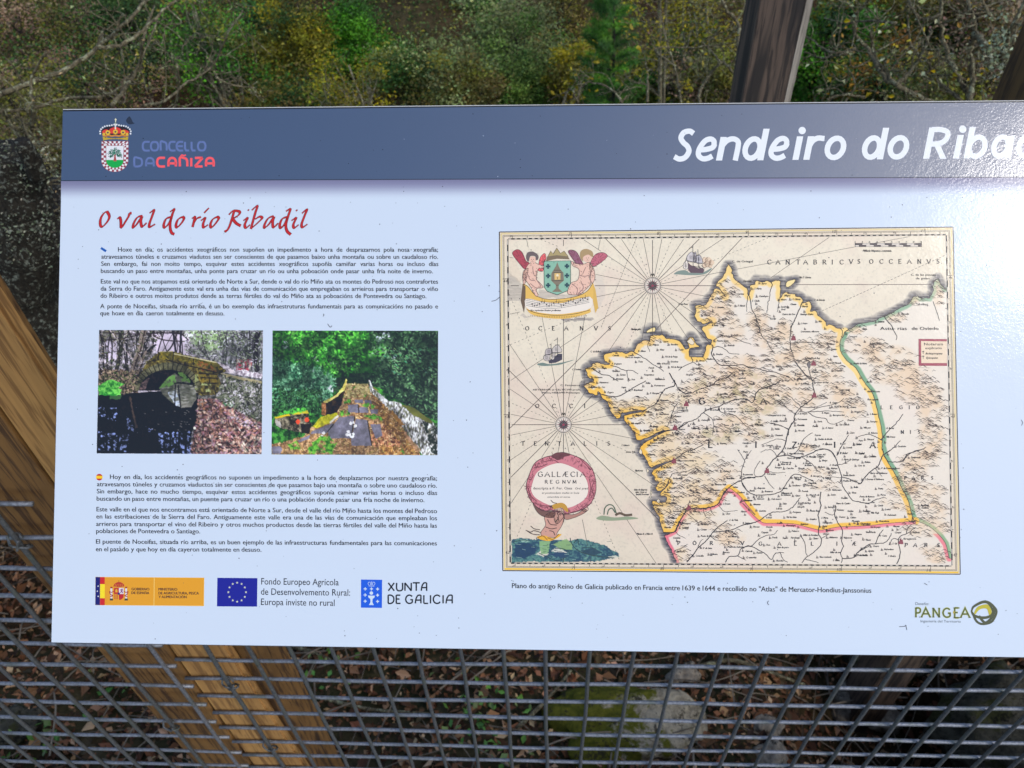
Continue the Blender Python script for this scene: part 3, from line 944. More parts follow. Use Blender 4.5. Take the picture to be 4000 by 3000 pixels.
def mat_print(name, rough=.5, bumpy=1.0, spec=.26, coat=.42):
    t = NT(name)
    a = t.n("VertexColor", layer_name='ink')
    t.color(a.outputs['Color'])
    t.set(Roughness=rough, Specular_IOR_Level=spec, Coat_Weight=coat, Coat_Roughness=.06, Coat_IOR=1.5)
    n = t.noise(t.coord(), 620, 3, .6)
    w2 = t.noise(t.coord(), 26, 3, .6)
    ad = t.n("Math", operation='MULTIPLY_ADD'); t.l(w2, ad.inputs[0]); ad.inputs[1].default_value = 2.6 * bumpy; t.l(n, ad.inputs[2])
    sm = t.noise(t.coord((1, .5, 1)), 14, 5, .65, .4)
    rr = t.n("MapRange"); t.l(sm, rr.inputs[0]); rr.inputs[1].default_value = .35; rr.inputs[2].default_value = .75; rr.inputs[3].default_value = .05; rr.inputs[4].default_value = .16
    t.l(rr.outputs[0], t.b.inputs['Coat Roughness'])
    n = ad.outputs[0]
    nd = t.n("Bump"); nd.inputs['Strength'].default_value = .16 * bumpy; nd.inputs['Distance'].default_value = .0006
    t.l(n, nd.inputs['Height'])
    t.l(nd.outputs[0], t.b.inputs['Coat Normal'])
    nd2 = t.n("Bump"); nd2.inputs['Strength'].default_value = .05 * bumpy; nd2.inputs['Distance'].default_value = .0006
    t.l(n, nd2.inputs['Height']); t.l(nd2.outputs[0], t.b.inputs['Normal'])
    return t.mat
M_PRINT = mat_print("laminated_print")
M_HEAD = mat_print("laminated_header", .50, 1.0, 1.0, .8)

class Print:
    """one printed part: flat coloured polygons on the board, drawn in survey units"""
    def __init__(s, name, parent, h, label=None):
        s.name, s.parent, s.h, s.label = name, parent, h, label
        s.v, s.f, s.c, s.k, s.hh = [], [], [], 0, []
    def poly(s, pts, col, up=0):
        pts = np.asarray(pts, float)
        b = sum(len(x) for x in s.v) if False else s.k
        s.v.append(pts); s.hh.append(np.full(len(pts), s.h + up * 1e-5))
        s.f.append(tuple(range(b, b + len(pts)))); s.c.append(alb(col)); s.k += len(pts)
    def mesh(s, pts, faces, col, up=0):
        pts = np.asarray(pts, float)
        b = s.k
        s.v.append(pts); s.hh.append(np.full(len(pts), s.h + up * 1e-5))
        a = alb(col)
        for f in faces: s.f.append(tuple(i + b for i in f)); s.c.append(a)
        s.k += len(pts)
    def line(s, pts, w, col, closed=False, up=0, w0=None, nib=None):
        """ribbon; w scalar or per point; nib=(angle, thin) gives a broad pen stroke of width w"""
        p = np.asarray(pts, float)
        keep = np.ones(len(p), bool); keep[1:] = np.hypot(*(p[1:] - p[:-1]).T) > 1e-4
        p = p[keep]
        if len(p) < 2: return
        if hasattr(w, '__len__'): w = np.asarray(w, float)[keep]
        if closed:
            d = np.roll(p, -1, 0) - np.roll(p, 1, 0)
        else:
            d = np.gradient(p, axis=0)
        L = np.hypot(*d.T)[:, None]; d = d / np.maximum(L, 1e-9)
        nrm = np.stack([-d[:, 1], d[:, 0]], -1)
        ww = np.full(len(p), 1.0) * w
        if not closed and len(p) > 2 and nib is None:      # keep width at sharp corners
            e = p[1:] - p[:-1]; e = e / np.hypot(*e.T)[:, None]
            c = np.clip((e[1:] * e[:-1]).sum(1), -.6, 1); k = 1 / np.sqrt((1 + c) / 2)
            ww = ww.copy(); ww[1:-1] *= k
        if nib is not None:
            a, thin = nib
            sa = np.abs(d[:, 0] * math.sin(a) + d[:, 1] * math.cos(a))
            ww = ww * (thin + (1 - thin) * sa)
        o = nrm * (ww / 2)[:, None]
        V = np.vstack([p + o, p - o]); n = len(p)
        F = [(i, i + 1, n + i + 1, n + i) for i in range(n - 1)]
        if closed: F.append((n - 1, 0, n, 2 * n - 1))
        s.mesh(V, F, col, up)
    def disc(s, c, r, col, up=0, n=14, ry=None):
        a = np.linspace(0, 2 * math.pi, n, endpoint=False)
        s.poly(np.stack([c[0] + r * np.cos(a), c[1] + (ry or r) * np.sin(a)], -1), col, up)
    def done(s, mat=None):
        if not s.f: return None
        v = np.vstack(s.v); hh = np.concatenate(s.hh)
        w = B(v[:, 0], v[:, 1]) + N_PAN[None] * hh[:, None]
        o = mesh_obj(s.name, w, s.f, mat or M_PRINT, s.parent, cols=np.array(s.c), colname='ink')
        if s.label: o['label'] = s.label
        return o

_font_cache = {}
def glyph_mesh(txt, bold=0.0, res=3):
    key = (txt, bold, res)
    if key not in _font_cache:
        cu = bpy.data.curves.new("lettering", 'FONT')
        cu.body = txt; cu.size = 1.0; cu.resolution_u = res; cu.offset = bold; cu.fill_mode = 'FRONT'
        o = bpy.data.objects.new("lettering", cu)
        COL.objects.link(o)
        dg = bpy.context.evaluated_depsgraph_get()
        me = bpy.data.meshes.new_from_object(o.evaluated_get(dg))
        V = np.zeros(len(me.vertices) * 3); me.vertices.foreach_get('co', V); V = V.reshape(-1, 3)[:, :2].copy()
        F = [tuple(p.vertices) for p in me.polygons]
        bpy.data.meshes.remove(me); bpy.data.objects.remove(o); bpy.data.curves.remove(cu)
        _font_cache[key] = (V, F)
    return _font_cache[key]
CAPH = None
def text(pr, txt, x0, y0, cap, col, x1=None, y1=None, shear=0.0, bold=0.0, align='L', wscale=1.0, ang=0.0, up=0, res=3):
    """one word or line; cap = capital height; baseline from (x0,y0) towards (x1,y1)"""
    global CAPH
    if CAPH is None: CAPH = glyph_mesh("H")[0][:, 1].max()
    V, F = glyph_mesh(txt, 0.0, res)
    if not F: return
    s = cap / CAPH
    X = V[:, 0] * s * wscale; Y = V[:, 1] * s
    if x1 is not None:
        X = (X - X.min()) * ((x1 - x0) / max(X.max() - X.min(), 1e-6))
        ang = math.atan2((y1 - y0) if y1 is not None else 0.0, x1 - x0)
    elif align == 'C': X = X - (X.max() + X.min()) / 2
    elif align == 'R': X = X - X.max()
    X = X + Y * shear
    ca, sa = math.cos(ang), math.sin(ang)
    P = np.stack([x0 + X * ca + Y * sa, y0 + X * sa - Y * ca], -1)
    if bold > 0:                                   # heavier weight: two impressions a hair apart
        o = bold * s
        pr.mesh(P + [-o, -o * .4], F, col, up); pr.mesh(P + [o, o * .4], F, col, up + 1)
    else: pr.mesh(P, F, col, up)

def justified(pr, line, x0, y0, x1, y1, cap, col, wscale=1.0, bold=0.0, full=True):
    words = line.split(' ')
    s = cap / glyph_mesh("H")[0][:, 1].max() * wscale
    wd = []
    for w in words:
        V, _ = glyph_mesh(w, 0.0, 3); wd.append((V[:, 0].min() * s, (V[:, 0].max() - V[:, 0].min()) * s))
    tot = sum(q[1] for q in wd)
    gap = (x1 - x0 - tot) / max(len(words) - 1, 1)
    if not full or gap < 2: pass
    x = x0
    for w, (mn, L) in zip(words, wd):
        text(pr, w, x - mn, y0 + (y1 - y0) * (x - x0) / (x1 - x0), cap, col, wscale=wscale, bold=bold, ang=math.atan2(y1 - y0, x1 - x0))
        x += L + gap

# pen alphabet: strokes in a unit box, y up, for the capitals the type face lacks
SK = {
 'A': (.95, [[(0, 0), (.46, 1), (.95, 0)], [(.17, .36), (.78, .36)]]), 'B': (.7, [[(.1, 0), (.1, 1)], [(.1, 1), (.45, 1), (.6, .88), (.6, .66), (.45, .53), (.1, .53)], [(.45, .53), (.68, .42), (.68, .12), (.48, 0), (.1, 0)]]),
 'C': (.85, [[(.85, .82), (.66, .97), (.42, 1), (.15, .84), (.03, .5), (.15, .16), (.42, 0), (.68, .03), (.86, .2)]]), 'D': (.85, [[(.1, 0), (.1, 1)], [(.1, 1), (.45, 1), (.75, .82), (.84, .5), (.75, .18), (.45, 0), (.1, 0)]]),
 'E': (.62, [[(.1, 0), (.1, 1)], [(.1, 1), (.6, 1)], [(.1, .53), (.5, .53)], [(.1, 0), (.62, 0)]]), 'G': (.9, [[(.84, .84), (.65, .97), (.42, 1), (.15, .84), (.03, .5), (.15, .16), (.42, 0), (.70, .04), (.85, .16), (.85, .45)], [(.60, .45), (.95, .45)]]),
 'I': (.2, [[(.1, 0), (.1, 1)]]), 'L': (.62, [[(.1, 1), (.1, 0)], [(.1, 0), (.62, 0)]]), 'M': (1.05, [[(.08, 0), (.14, 1)], [(.14, 1), (.52, .1)], [(.52, .1), (.90, 1)], [(.90, 1), (.98, 0)]]),
 'N': (.9, [[(.1, 0), (.1, 1)], [(.1, 1), (.8, 0)], [(.8, 0), (.8, 1)]]), 'O': (.95, [[(.47, 1), (.16, .84), (.03, .5), (.16, .16), (.47, 0), (.78, .16), (.91, .5), (.78, .84), (.47, 1)]]),
 'P': (.66, [[(.1, 0), (.1, 1)], [(.1, 1), (.45, 1), (.64, .88), (.64, .60), (.45, .46), (.1, .46)]]), 'R': (.8, [[(.1, 0), (.1, 1)], [(.1, 1), (.45, 1), (.62, .88), (.62, .62), (.45, .5), (.1, .5)], [(.36, .5), (.8, 0)]]),
 'S': (.58, [[(.54, .86), (.36, 1), (.14, .92), (.08, .72), (.24, .56), (.44, .44), (.54, .25), (.44, .06), (.22, 0), (.04, .14)]]), 'T': (.8, [[(.4, 0), (.4, 1)], [(.02, 1), (.78, 1)]]),
 'V': (.9, [[(0, 1), (.44, 0)], [(.44, 0), (.9, 1)]]), 'X': (.85, [[(.03, 1), (.8, 0)], [(.8, 1), (.03, 0)]]), 'Z': (.75, [[(.06, 1), (.7, 1)], [(.7, 1), (.04, 0)], [(.04, 0), (.72, 0)]]),
 'Æ': (1.15, [[(0, 0), (.55, 1)], [(.6, 0), (.6, 1)], [(.55, 1), (1.1, 1)], [(.2, .36), (.6, .36)], [(.6, .53), (1.0, .53)], [(.6, 0), (1.12, 0)]]),
 '.': (.2, [[(.08, 0), (.14, .06)]]), 'U': (.8, [[(.1, 1), (.1, .3), (.22, .05), (.4, 0), (.6, .06), (.7, .3), (.7, 1)]]),
}
def skel(pr, ch, x, y, h, w, col, wide=None, serif=.0, nib=None, shear=0, up=0, ang=0):
    """draw one pen capital with its lower left at x, y"""
    if ch not in SK: return 0
    W, st = SK[ch]
    sx = h if wide is None else wide / W
    for q in st:
        q = np.array(q, float)
        p = smooth(q, 4) if len(q) > 3 and ch not in 'ÆMNZ' else q
        if len(p) == 2: p = np.linspace(p[0], p[1], 3)
        P = np.stack([x + (p[:, 0] + shear * p[:, 1]) * sx, y - p[:, 1] * h], -1)
        pr.line(P, w, col, nib=nib, up=up)
        if serif:
            for e in (q[0], q[-1]):
                if (abs(e[1]) < .01 or abs(e[1] - 1) < .01) and ch not in 'OCGS.ÆUD' and not (ch in 'BPR' and e[0] > .2 and e[1] > .3):
                    pr.line([(x + e[0] * sx - serif * h, y - e[1] * h), (x + e[0] * sx + serif * h, y - e[1] * h)], w * .55, col, up=up)
    return W * sx

panel = empty("information_panel", tuple(B(2100, 1500)[0] - N_PAN * .02))
tag(panel, "white glossy trail information board with blue grey header and old map", "information board")

# board: a thin aluminium composite sheet
TL, TR, BR, BL = (243, 425), (4450, 386), (4450, 2577), (198, 2512)
def slab(name, quad, h0, h1, mat, bev=None, cols=None):
    q = np.array(quad, float)
    a = B(q[:, 0], q[:, 1]) + N_PAN * h0; b = B(q[:, 0], q[:, 1]) + N_PAN * h1
    V = np.vstack([a, b]); n = len(q)
    F = [tuple(range(n))[::-1], tuple(range(n, 2 * n))] + [(i, (i + 1) % n, n + (i + 1) % n, n + i) for i in range(n)]
    F = [f[::-1] for f in F]
    return mesh_obj(name, V, F, mat, panel, cols=cols, colname='ink')
t = NT("sheet_edge"); t.color((.05, .055, .065)); t.set(Roughness=.4)
M_EDGE = t.mat
slab("backing_sheet", [TL, TR, BR, BL], -.0040, -.0006, M_EDGE)
W_ = alb((206, 222, 244))
slab("face_sheet", [(246, 431), (4447, 392), (4447, 2574), (201, 2509)], -.00055, 0.0, M_PRINT, cols=np.tile(W_, (6, 1)))
# brackets that carry it on the fence
t = NT("bracket_steel"); t.color((.22, .23, .24)); t.set(Roughness=.45, Metallic=.7); M_STEEL = t.mat
for px in (620, 2960):
    a = B(px, 700)[0] - N_PAN * .0045; b = B(px, 2350)[0] - N_PAN * .0045
    V, F = [], []
    for p, q in ((a, b),):
        u = np.array([.016, 0, 0]); w = N_PAN * .016
        c8 = [p - u, p + u, p + u - w, p - u - w, q - u, q + u, q + u - w, q - u - w]
        V += [tuple(x) for x in c8]; F += [(0, 1, 2, 3), (4, 7, 6, 5), (0, 4, 5, 1), (1, 5, 6, 2), (2, 6, 7, 3), (3, 7, 4, 0)]
    lo = b - N_PAN * .0165
    tube(V, F, [tuple(lo + np.array([0, -.0, .004])), (lo[0], -.020, lo[2] - .03)], .008, 8)
    mesh_obj("bracket", V, F, M_STEEL, panel)

# header band and its printed soft lower border
pr = Print("header_band", panel, 3e-5)
n = 60
xs = np.linspace(0, 1, n + 1)
top = np.array([246, 431]) + xs[:, None] * np.array([4447 - 246, 392 - 431.])
bot = np.array([239, 706]) + xs[:, None] * np.array([4447 - 239, 690 - 706.])
for i in range(n):
    pr.poly([top[i], top[i + 1], bot[i + 1], bot[i]], (44, 68, 104))
pr.done(M_HEAD)
pr = Print("header_border", panel, 2e-5)
K = 14
for j in range(K):
    a = j / K; b = (j + 1) / K
    f = (j + .5) / K; f = f * f * (3 - 2 * f)
    col = np.array([122, 124, 160]) * (1 - f) + np.array([206, 222, 244]) * f
    y0 = 706 + 78 * a; y1 = 706 + 78 * b
    pr.poly([(239, y0), (4447, y0 - 16), (4447, y1 - 16), (237.5, y1)], col)
pr.done()
pr = Print("edge_line", panel, 4e-5)
pr.line([(246, 433), (2000, 415), (4447, 394)], 4, (20, 24, 34)); pr.line([(246, 427.8), (2000, 411), (4447, 389.5)], 3, (190, 195, 200))
pr.line([(239, 706), (4447, 690)], 3, (35, 45, 62)); pr.done()

# ---- title
pr = Print("title_lettering", panel, 6e-5)
WHT = (232, 240, 250)
def ell(cx, cy, rx, ry, n=22, a0=0, a1=360):
    a = np.radians(np.linspace(a0, a1, n)); return np.stack([cx + rx * np.cos(a), cy + ry * np.sin(a)], -1)
TT = {   # x in stroke units of the letter's own width, y: x-height 1
 'S': [(smooth([(.86, 1.16), (.62, 1.26), (.32, 1.20), (.22, .98), (.40, .78), (.66, .62), (.80, .40), (.66, .15), (.36, .08), (.06, .18)], 6), 1)],
 'e': [(smooth([(.20, .46), (.50, .48), (.80, .56), (.88, .72)], 6), 1), (smooth([(.86, .66), (.80, .84), (.60, .92), (.34, .82), (.15, .50), (.17, .24), (.40, .09), (.66, .10), (.88, .20)], 6), 3)],
 'n': [([(.12, 0), (.12, 1.0)], 0), (smooth([(.12, .62), (.30, .84), (.56, .92), (.80, .82), (.86, .60), (.86, .0)], 6), 0)],
 'd': [(ell(.42, .50, .32, .41), 2), ([(.86, 0), (.86, 1.34)], 0)],
 'i': [([(.5, 0), (.5, 1.0)], 0), 'dot'],
 'r': [([(.16, 0), (.16, 1.0)], 0), (smooth([(.16, .55), (.32, .80), (.60, .92), (1.0, .90)], 6), 0)],
 'o': [(ell(.5, .50, .39, .41), 2)],
 'R': [([(.14, 0), (.14, 1.33)], 0), (smooth([(.14, 1.24), (.50, 1.24), (.80, 1.14), (.84, .90), (.68, .70), (.40, .63), (.14, .63)], 6), 1), ([(.46, .62), (.86, 0)], 0)],
 'b': [([(.14, 0), (.14, 1.34)], 0), (ell(.52, .50, .36, .41), 2)],
 'a': [(ell(.44, .50, .33, .41), 2), ([(.86, 0), (.86, .95)], 0)],
 'l': [([(.5, 0), (.5, 1.34)], 0)],
}
_xh = 92.0
for ch, xl, xr in [('S', 2634, 2706), ('e', 2719, 2796), ('n', 2806, 2892), ('d', 2901, 2990), ('e', 3003, 3079), ('i', 3099, 3131), ('r', 3147, 3212), ('o', 3222, 3302), ('d', 3368, 3457), ('o', 3468, 3548), ('R', 3612, 3706), ('i', 3726, 3758), ('b', 3771, 3856), ('a', 3872, 3955), ('d', 3970, 4058), ('i', 4072, 4103), ('l', 4116, 4150)]:
    base = 628.5 - (xl - 2640) * .0082
    bw = 22.5
    for st in TT[ch]:
        if st == 'dot':
            pr.disc((xl + (xr - xl) * .5 + 1.27 * _xh * .20 - 5, base - 1.245 * _xh), 14.5, WHT, 2, 18); continue
        p, mode = st; p = np.array(p, float)
        if len(p) == 2: p = np.linspace(p[0], p[1], 3)
        W = (xr - xl) - 0
        X = xl + p[:, 0] * W + p[:, 1] * _xh * .20 - 8
        P = np.stack([X, base - p[:, 1] * _xh], -1)
        if mode == 2: pr.line(P[:-1], bw * .96, WHT, closed=True, up=1)
        elif mode in (1, 3): pr.line(P, bw * .92, WHT, up=mode)
        elif len(P) > 3: pr.line(P, bw * .92, WHT, up=1)
        else: # upright stems with level ends
            h = bw * .54
            pr.poly([(P[0, 0] - h, P[0, 1]), (P[0, 0] + h, P[0, 1]), (P[-1, 0] + h, P[-1, 1]), (P[-1, 0] - h, P[-1, 1])], WHT, 2)
pr.done()

# ---- red brush heading
pr = Print("heading_lettering", panel, 6e-5)
HD = [[(165, 110), (130, 140), (105, 190), (105, 245), (125, 258), (160, 225), (185, 185), (188, 150), (165, 110)], [(265, 185), (290, 172), (300, 205), (305, 268), (345, 210), (375, 160), (385, 132), (405, 130)],
 [(510, 155), (460, 170), (425, 225), (418, 268), (450, 240), (500, 168), (492, 210), (505, 260), (548, 222)], [(575, 130), (618, 100), (600, 160), (575, 230), (578, 262), (630, 235)],
 [(785, 165), (735, 185), (712, 240), (722, 268), (760, 230), (790, 170)], [(772, 118), (812, 92), (795, 140), (775, 215), (775, 280), (790, 320), (815, 332)], [(895, 163), (850, 190), (830, 240), (840, 266), (880, 228), (906, 182), (890, 162)],
 [(982, 182), (1010, 166), (1002, 210), (988, 264)], [(1000, 222), (1030, 182), (1070, 165)], [(1068, 202), (1108, 176), (1090, 235), (1097, 266), (1138, 240)], [(1100, 128), (1122, 104), (1146, 80)],
 [(1228, 163), (1182, 190), (1160, 240), (1172, 266), (1212, 226), (1240, 180), (1222, 162)], [(1388, 110), (1368, 180), (1340, 262), (1312, 304), (1304, 292)], [(1336, 145), (1380, 108), (1440, 116), (1428, 150), (1376, 182)], [(1372, 182), (1408, 226), (1452, 252)],
 [(1476, 202), (1516, 176), (1490, 240), (1502, 270), (1542, 240)], [(1518, 106), (1532, 94)], [(1556, 102), (1610, 60), (1590, 130), (1565, 220), (1548, 282)], [(1562, 268), (1615, 222), (1656, 178), (1632, 164), (1588, 188)],
 [(1768, 155), (1715, 180), (1682, 235), (1680, 270), (1722, 235), (1770, 165), (1758, 215), (1766, 266), (1812, 225)], [(1897, 165), (1850, 185), (1826, 240), (1836, 272), (1872, 235), (1902, 170)], [(1885, 112), (1926, 92), (1906, 160), (1885, 240), (1895, 300), (1932, 336)],
 [(1938, 202), (1982, 176), (1956, 240), (1966, 270), (2008, 240)], [(1980, 110), (1996, 96)], [(2038, 132), (2086, 94), (2062, 160), (2036, 235), (2046, 264), (2092, 235)]]
for st in HD:
    p = Q('H', smooth(st, 7))
    pr.line(p, 13, (88, 30, 42), nib=(math.radians(38), .38), up=0)
    pr.line(p, 9.0, (196, 30, 30), nib=(math.radians(38), .22), up=2)
pr.done()

# ---- paragraphs
INK = (8, 9, 14)
def fit_width(lines, tile, cap, gap):
    """letter width at which the tightest full line keeps the given word gap"""
    k = 9
    H = glyph_mesh("H")[0][:, 1].max()
    for s, xa, ya, xb, yb in lines:
        w = s.split(' ')
        tot = sum(np.ptp(glyph_mesh(q, 0.0, 3)[0][:, 0]) for q in w) * cap / H
        k = min(k, ((xb - xa) * TILE[tile][2] - gap * (len(w) - 1)) / tot)
    return k
def para(name, lines, tile, label=None):
    pr = Print(name, panel, 4e-5)
    k = fit_width(lines, tile, 17.2, 9.0)
    for s, xa, ya, xb, yb in lines:
        a = Q(tile, [(xa, ya)])[0]; b = Q(tile, [(xb, yb)])[0]
        justified(pr, s, a[0], a[1], b[0], b[1], 17.2, INK, k, .019)
    if label: pr.label = label
    return pr
pr = para("galician_text", [
 ("Hoxe en día, os accidentes xeográficos non supoñen un impedimento a hora de desprazarnos pola nosa xeografía;", 176, 131, 2150, 132),
 ("atravesamos túneles e cruzamos viadutos sen ser conscientes de que pasamos baixo unha montaña ou sobre un caudaloso río.", 73, 175, 2150, 176),
 ("Sen embargo, fai non moito tempo, esquivar estes accidentes xeográficos supoñía camiñar varias horas ou incluso días", 72, 219, 2152, 220),
 ("buscando un paso entre montañas, unha ponte para cruzar un río ou unha poboación onde pasar unha fría noite de inverno.", 70, 263, 2118, 265),
 ("Este val no que nos atopamos está orientado de Norte a Sur, dende o val do río Miño ata os montes do Pedroso nos contrafortes", 70, 328, 2150, 329),
 ("da Serra do Faro. Antigamente este val era unha das vías de comunicación que empregaban os arrieiros para transportar o viño", 69, 372, 2150, 374),
 ("do Ribeiro e outros moitos produtos dende as terras fértiles do val do Miño ata as poboacións de Pontevedra ou Santiago.", 68, 416, 2078, 418),
 ("A ponte de Noceifas, situada río arriba, é un bo exemplo das infraestruturas fundamentais para as comunicacións no pasado e", 66, 481, 2150, 482),
 ("que hoxe en día caeron totalmente en desuso.", 66, 524, 831, 525)], 'T1')
pr.line(Q('T1', [(70, 108), (102, 129)]), 9, (10, 90, 180)); pr.done()
pr = para("spanish_text", [
 ("Hoy en día, los accidentes geográficos no suponen un impedimento a la hora de desplazarnos por nuestra geografía;", 126, 112, 2144, 121),
 ("atravesamos túneles y cruzamos viaductos sin ser conscientes de que pasamos bajo una montaña o sobre uno caudaloso río.", 46, 157, 2143, 166),
 ("Sin embargo, hace no mucho tiempo, esquivar estos accidentes geográficos suponía caminar varias horas o incluso días", 45, 201, 2145, 211),
 ("buscando un paso entre montañas, un puente para cruzar un río o una población donde pasar una fría noche de invierno.", 44, 246, 2066, 255),
 ("Este valle en el que nos encontramos está orientado de Norte a Sur, desde el valle del río Miño hasta los montes del Pedroso", 43, 312, 2144, 323),
 ("en las estribaciones de la Sierra del Faro. Antiguamente este valle era una de las vías de comunicación que empleaban los", 42, 356, 2144, 367),
 ("arrieros para transportar el vino del Ribeiro y otros muchos productos desde las tierras fértiles del valle del Miño hasta las", 41, 402, 2143, 413),
 ("poblaciones de Pontevedra o Santiago.", 41, 446, 682, 448),
 ("El puente de Noceifas, situada río arriba, es un buen ejemplo de las infraestructuras fundamentales para las comunicaciones", 40, 511, 2143, 522),
 ("en el pasado y que hoy en día cayeron totalmente en desuso.", 39, 558, 1060, 561)], 'T2')
c = Q('T2', [(60, 101)])[0]
a = np.linspace(0, 2 * math.pi, 40)
ring = np.stack([c[0] + 13 * np.cos(a), c[1] + 13 * np.sin(a)], -1)
for lo, hi, colr in ((-13.1, -5.5, (190, 25, 30)), (-5.5, 5.5, (250, 205, 20)), (5.5, 13.1, (190, 25, 30))):
    yy = np.clip(np.linspace(lo, hi, 9), -13, 13); hw = np.sqrt(np.maximum(169 - yy ** 2, .01))
    pr.poly(np.vstack([np.stack([c[0] - hw, c[1] + yy], -1), np.stack([c[0] + hw, c[1] + yy], -1)[::-1]]), colr)
pr.done()
pr = Print("map_caption", panel, 4e-5)
a, b = Q('K', [(138, 134), (2078, 160)])
CAPTION = "Plano do antigo Reino de Galicia publicado en Francia entre 1639 e 1644  e recollido no \"Atlas\" de Mercator-Hondius-Janssonius".replace('  ', ' ')
justified(pr, CAPTION, a[0], a[1], b[0], b[1], 19.0, INK, fit_width([(CAPTION, 138, 134, 2078, 160)], 'K', 19.0, 10), .018)
pr.done()

# ---- town crest and name
pr = Print("town_name", panel, 6e-5)
TECH = {'C': (.88, [[(1, 1), (.34, 1), (.08, .82), (0, .5), (.08, .18), (.34, 0), (1, 0)]]), 'O': (1, [[(.5, 1), (.16, .92), (0, .5), (.16, .08), (.5, 0), (.84, .08), (1, .5), (.84, .92), (.5, 1)]]), 'N': (.9, [[(0, 0), (0, 1), (.5, 1), (.88, .86), (1, .5), (1, 0)]]),
 'E': (.8, [[(1, 1), (.4, 1), (.08, .8), (0, .5), (.1, .2), (.4, 0), (1, 0)], [(.05, .5), (.95, .5)]]), 'L': (.7, [[(0, 1), (0, .25), (.2, 0), (.8, 0)]]), 'D': (1, [[(0, 0), (0, 1), (.5, 1), (.88, .86), (1, .5), (.88, .14), (.5, 0), (0, 0)]]),
 'A': (1, [[(0, 0), (0, .55), (.15, .88), (.5, 1), (.85, .88), (1, .55), (1, 0)], [(0, .36), (1, .36)]]), 'I': (.1, [[(0, 0), (0, 1)]]), 'Z': (.9, [[(0, 1), (1, 1)], [(1, 1), (0, 0)], [(0, 0), (1, 0)]])}
BL_, RD_ = (100, 120, 176), (246, 92, 100)
for ch, xa, xb, yt, yb, col in [('C', 835, 945, 540, 676, BL_), ('O', 963, 1080, 540, 676, BL_), ('N', 1118, 1212, 540, 676, BL_), ('C', 1250, 1350, 540, 676, BL_), ('E', 1368, 1470, 540, 676, BL_), ('L', 1500, 1580, 540, 676, BL_), ('L', 1602, 1680, 540, 676, BL_), ('O', 1702, 1822, 540, 676, BL_),
 ('D', 705, 825, 792, 926, BL_), ('A', 890, 1008, 792, 926, BL_), ('C', 1062, 1186, 792, 926, RD_), ('A', 1240, 1356, 792, 926, RD_), ('N', 1420, 1535, 792, 926, RD_), ('I', 1598, 1600, 792, 926, RD_), ('Z', 1655, 1775, 792, 926, RD_), ('A', 1830, 1950, 792, 926, RD_)]:
    w_ = 31 if col is BL_ else 37
    for st in TECH[ch][1]:
        q = np.array(st, float)
        p = smooth(q, 4) if len(q) > 4 and ch in 'CONEDA' else q
        if len(p) == 2: p = np.linspace(p[0], p[1], 3)
        pr.line(Q('C', np.stack([xa + p[:, 0] * (xb - xa), yb - p[:, 1] * (yb - yt)], -1)), w_ * .24864, col)
pr.line(Q('C', smooth([(1430, 765), (1455, 745), (1480, 758), (1515, 745)], 5)), 5.5, RD_)
pr.done()

cr = empty("town_crest", (0, 0, 0)); cr.parent = panel; cr.location = tuple(B(450, 600)[0] - np.array(panel.location))
def Cq(p): return Q('C', p)
sh = Print("shield", cr, 6e-5)
# outline: straight sides, round foot
def shield_pt(u, v):
    """u in -1..1 across, v 0 top..1 foot"""
    cx = 400 - 4 * v; top = 528; hw = 212
    y = top + v * 485
    f = 1.0 if v < .62 else math.sqrt(max(0, 1 - ((v - .62) / .38) ** 2))
    return (cx + u * hw * f, y)
out = [shield_pt(-1, v) for v in np.linspace(0, .62, 6)] + [(396 - 212 * math.cos(a), 528 + .62 * 485 + .38 * 485 * math.sin(a)) for a in np.linspace(.1, math.pi - .1, 22)] + [shield_pt(1, v) for v in np.linspace(.62, 0, 6)]
out = np.array(out)
sh.poly(Cq(out + [0, 0]), (150, 70, 82), 0)
# checker: walk the border in two rings
ctr = np.array([398, 760.])
per = np.vstack([out, [out[-1] + (out[0] - out[-1]) * f for f in (.25, .5, .75)], out[:1]])
L = np.concatenate([[0], np.cumsum(np.hypot(*(per[1:] - per[:-1]).T))])
nchk = 44
def onp(t_): 
    d = (t_ % 1) * L[-1]; return np.array([np.interp(d, L, per[:, 0]), np.interp(d, L, per[:, 1])])
def inset(p, k):
    q = p.copy(); q[0] = ctr[0] + (p[0] - ctr[0]) * (1 - k / 212); q[1] = p[1] + (k * .98 if p[1] < 560 else 0)
    if p[1] > 830: 
        f = min(1, (p[1] - 830) / 185); q[1] = p[1] - k * f
    return q
for i in range(nchk):
    for r_ in range(2):
        if (i + r_) % 2: continue
        a0, a1 = onp(i / nchk), onp((i + 1) / nchk)
        sh.poly(Cq([inset(a0, 3 + 34 * r_), inset(a1, 3 + 34 * r_), inset(a1, 35 + 34 * r_), inset(a0, 35 + 34 * r_)]), (228, 232, 240), 1)
inn = np.array([inset(p, 72) for p in out])
sh.poly(Cq([(262, 602), (536, 602), (530, 826), (264, 826)]), (225, 230, 240), 2)
foot = [(264, 824)] + [(397 - 133 * math.cos(a), 840 + 108 * math.sin(a)) for a in np.linspace(0, math.pi, 16)] + [(530, 824)]
sh.poly(Cq(foot), (10, 170, 72), 3)
sh.done()
tr = Print("oak_emblem", cr, 10e-5)
tr.poly(Cq([(375, 845), (388, 760), (375, 720), (398, 745), (420, 715), (412, 770), (425, 845)]), (170, 80, 75))
rs = np.random.default_rng(8)
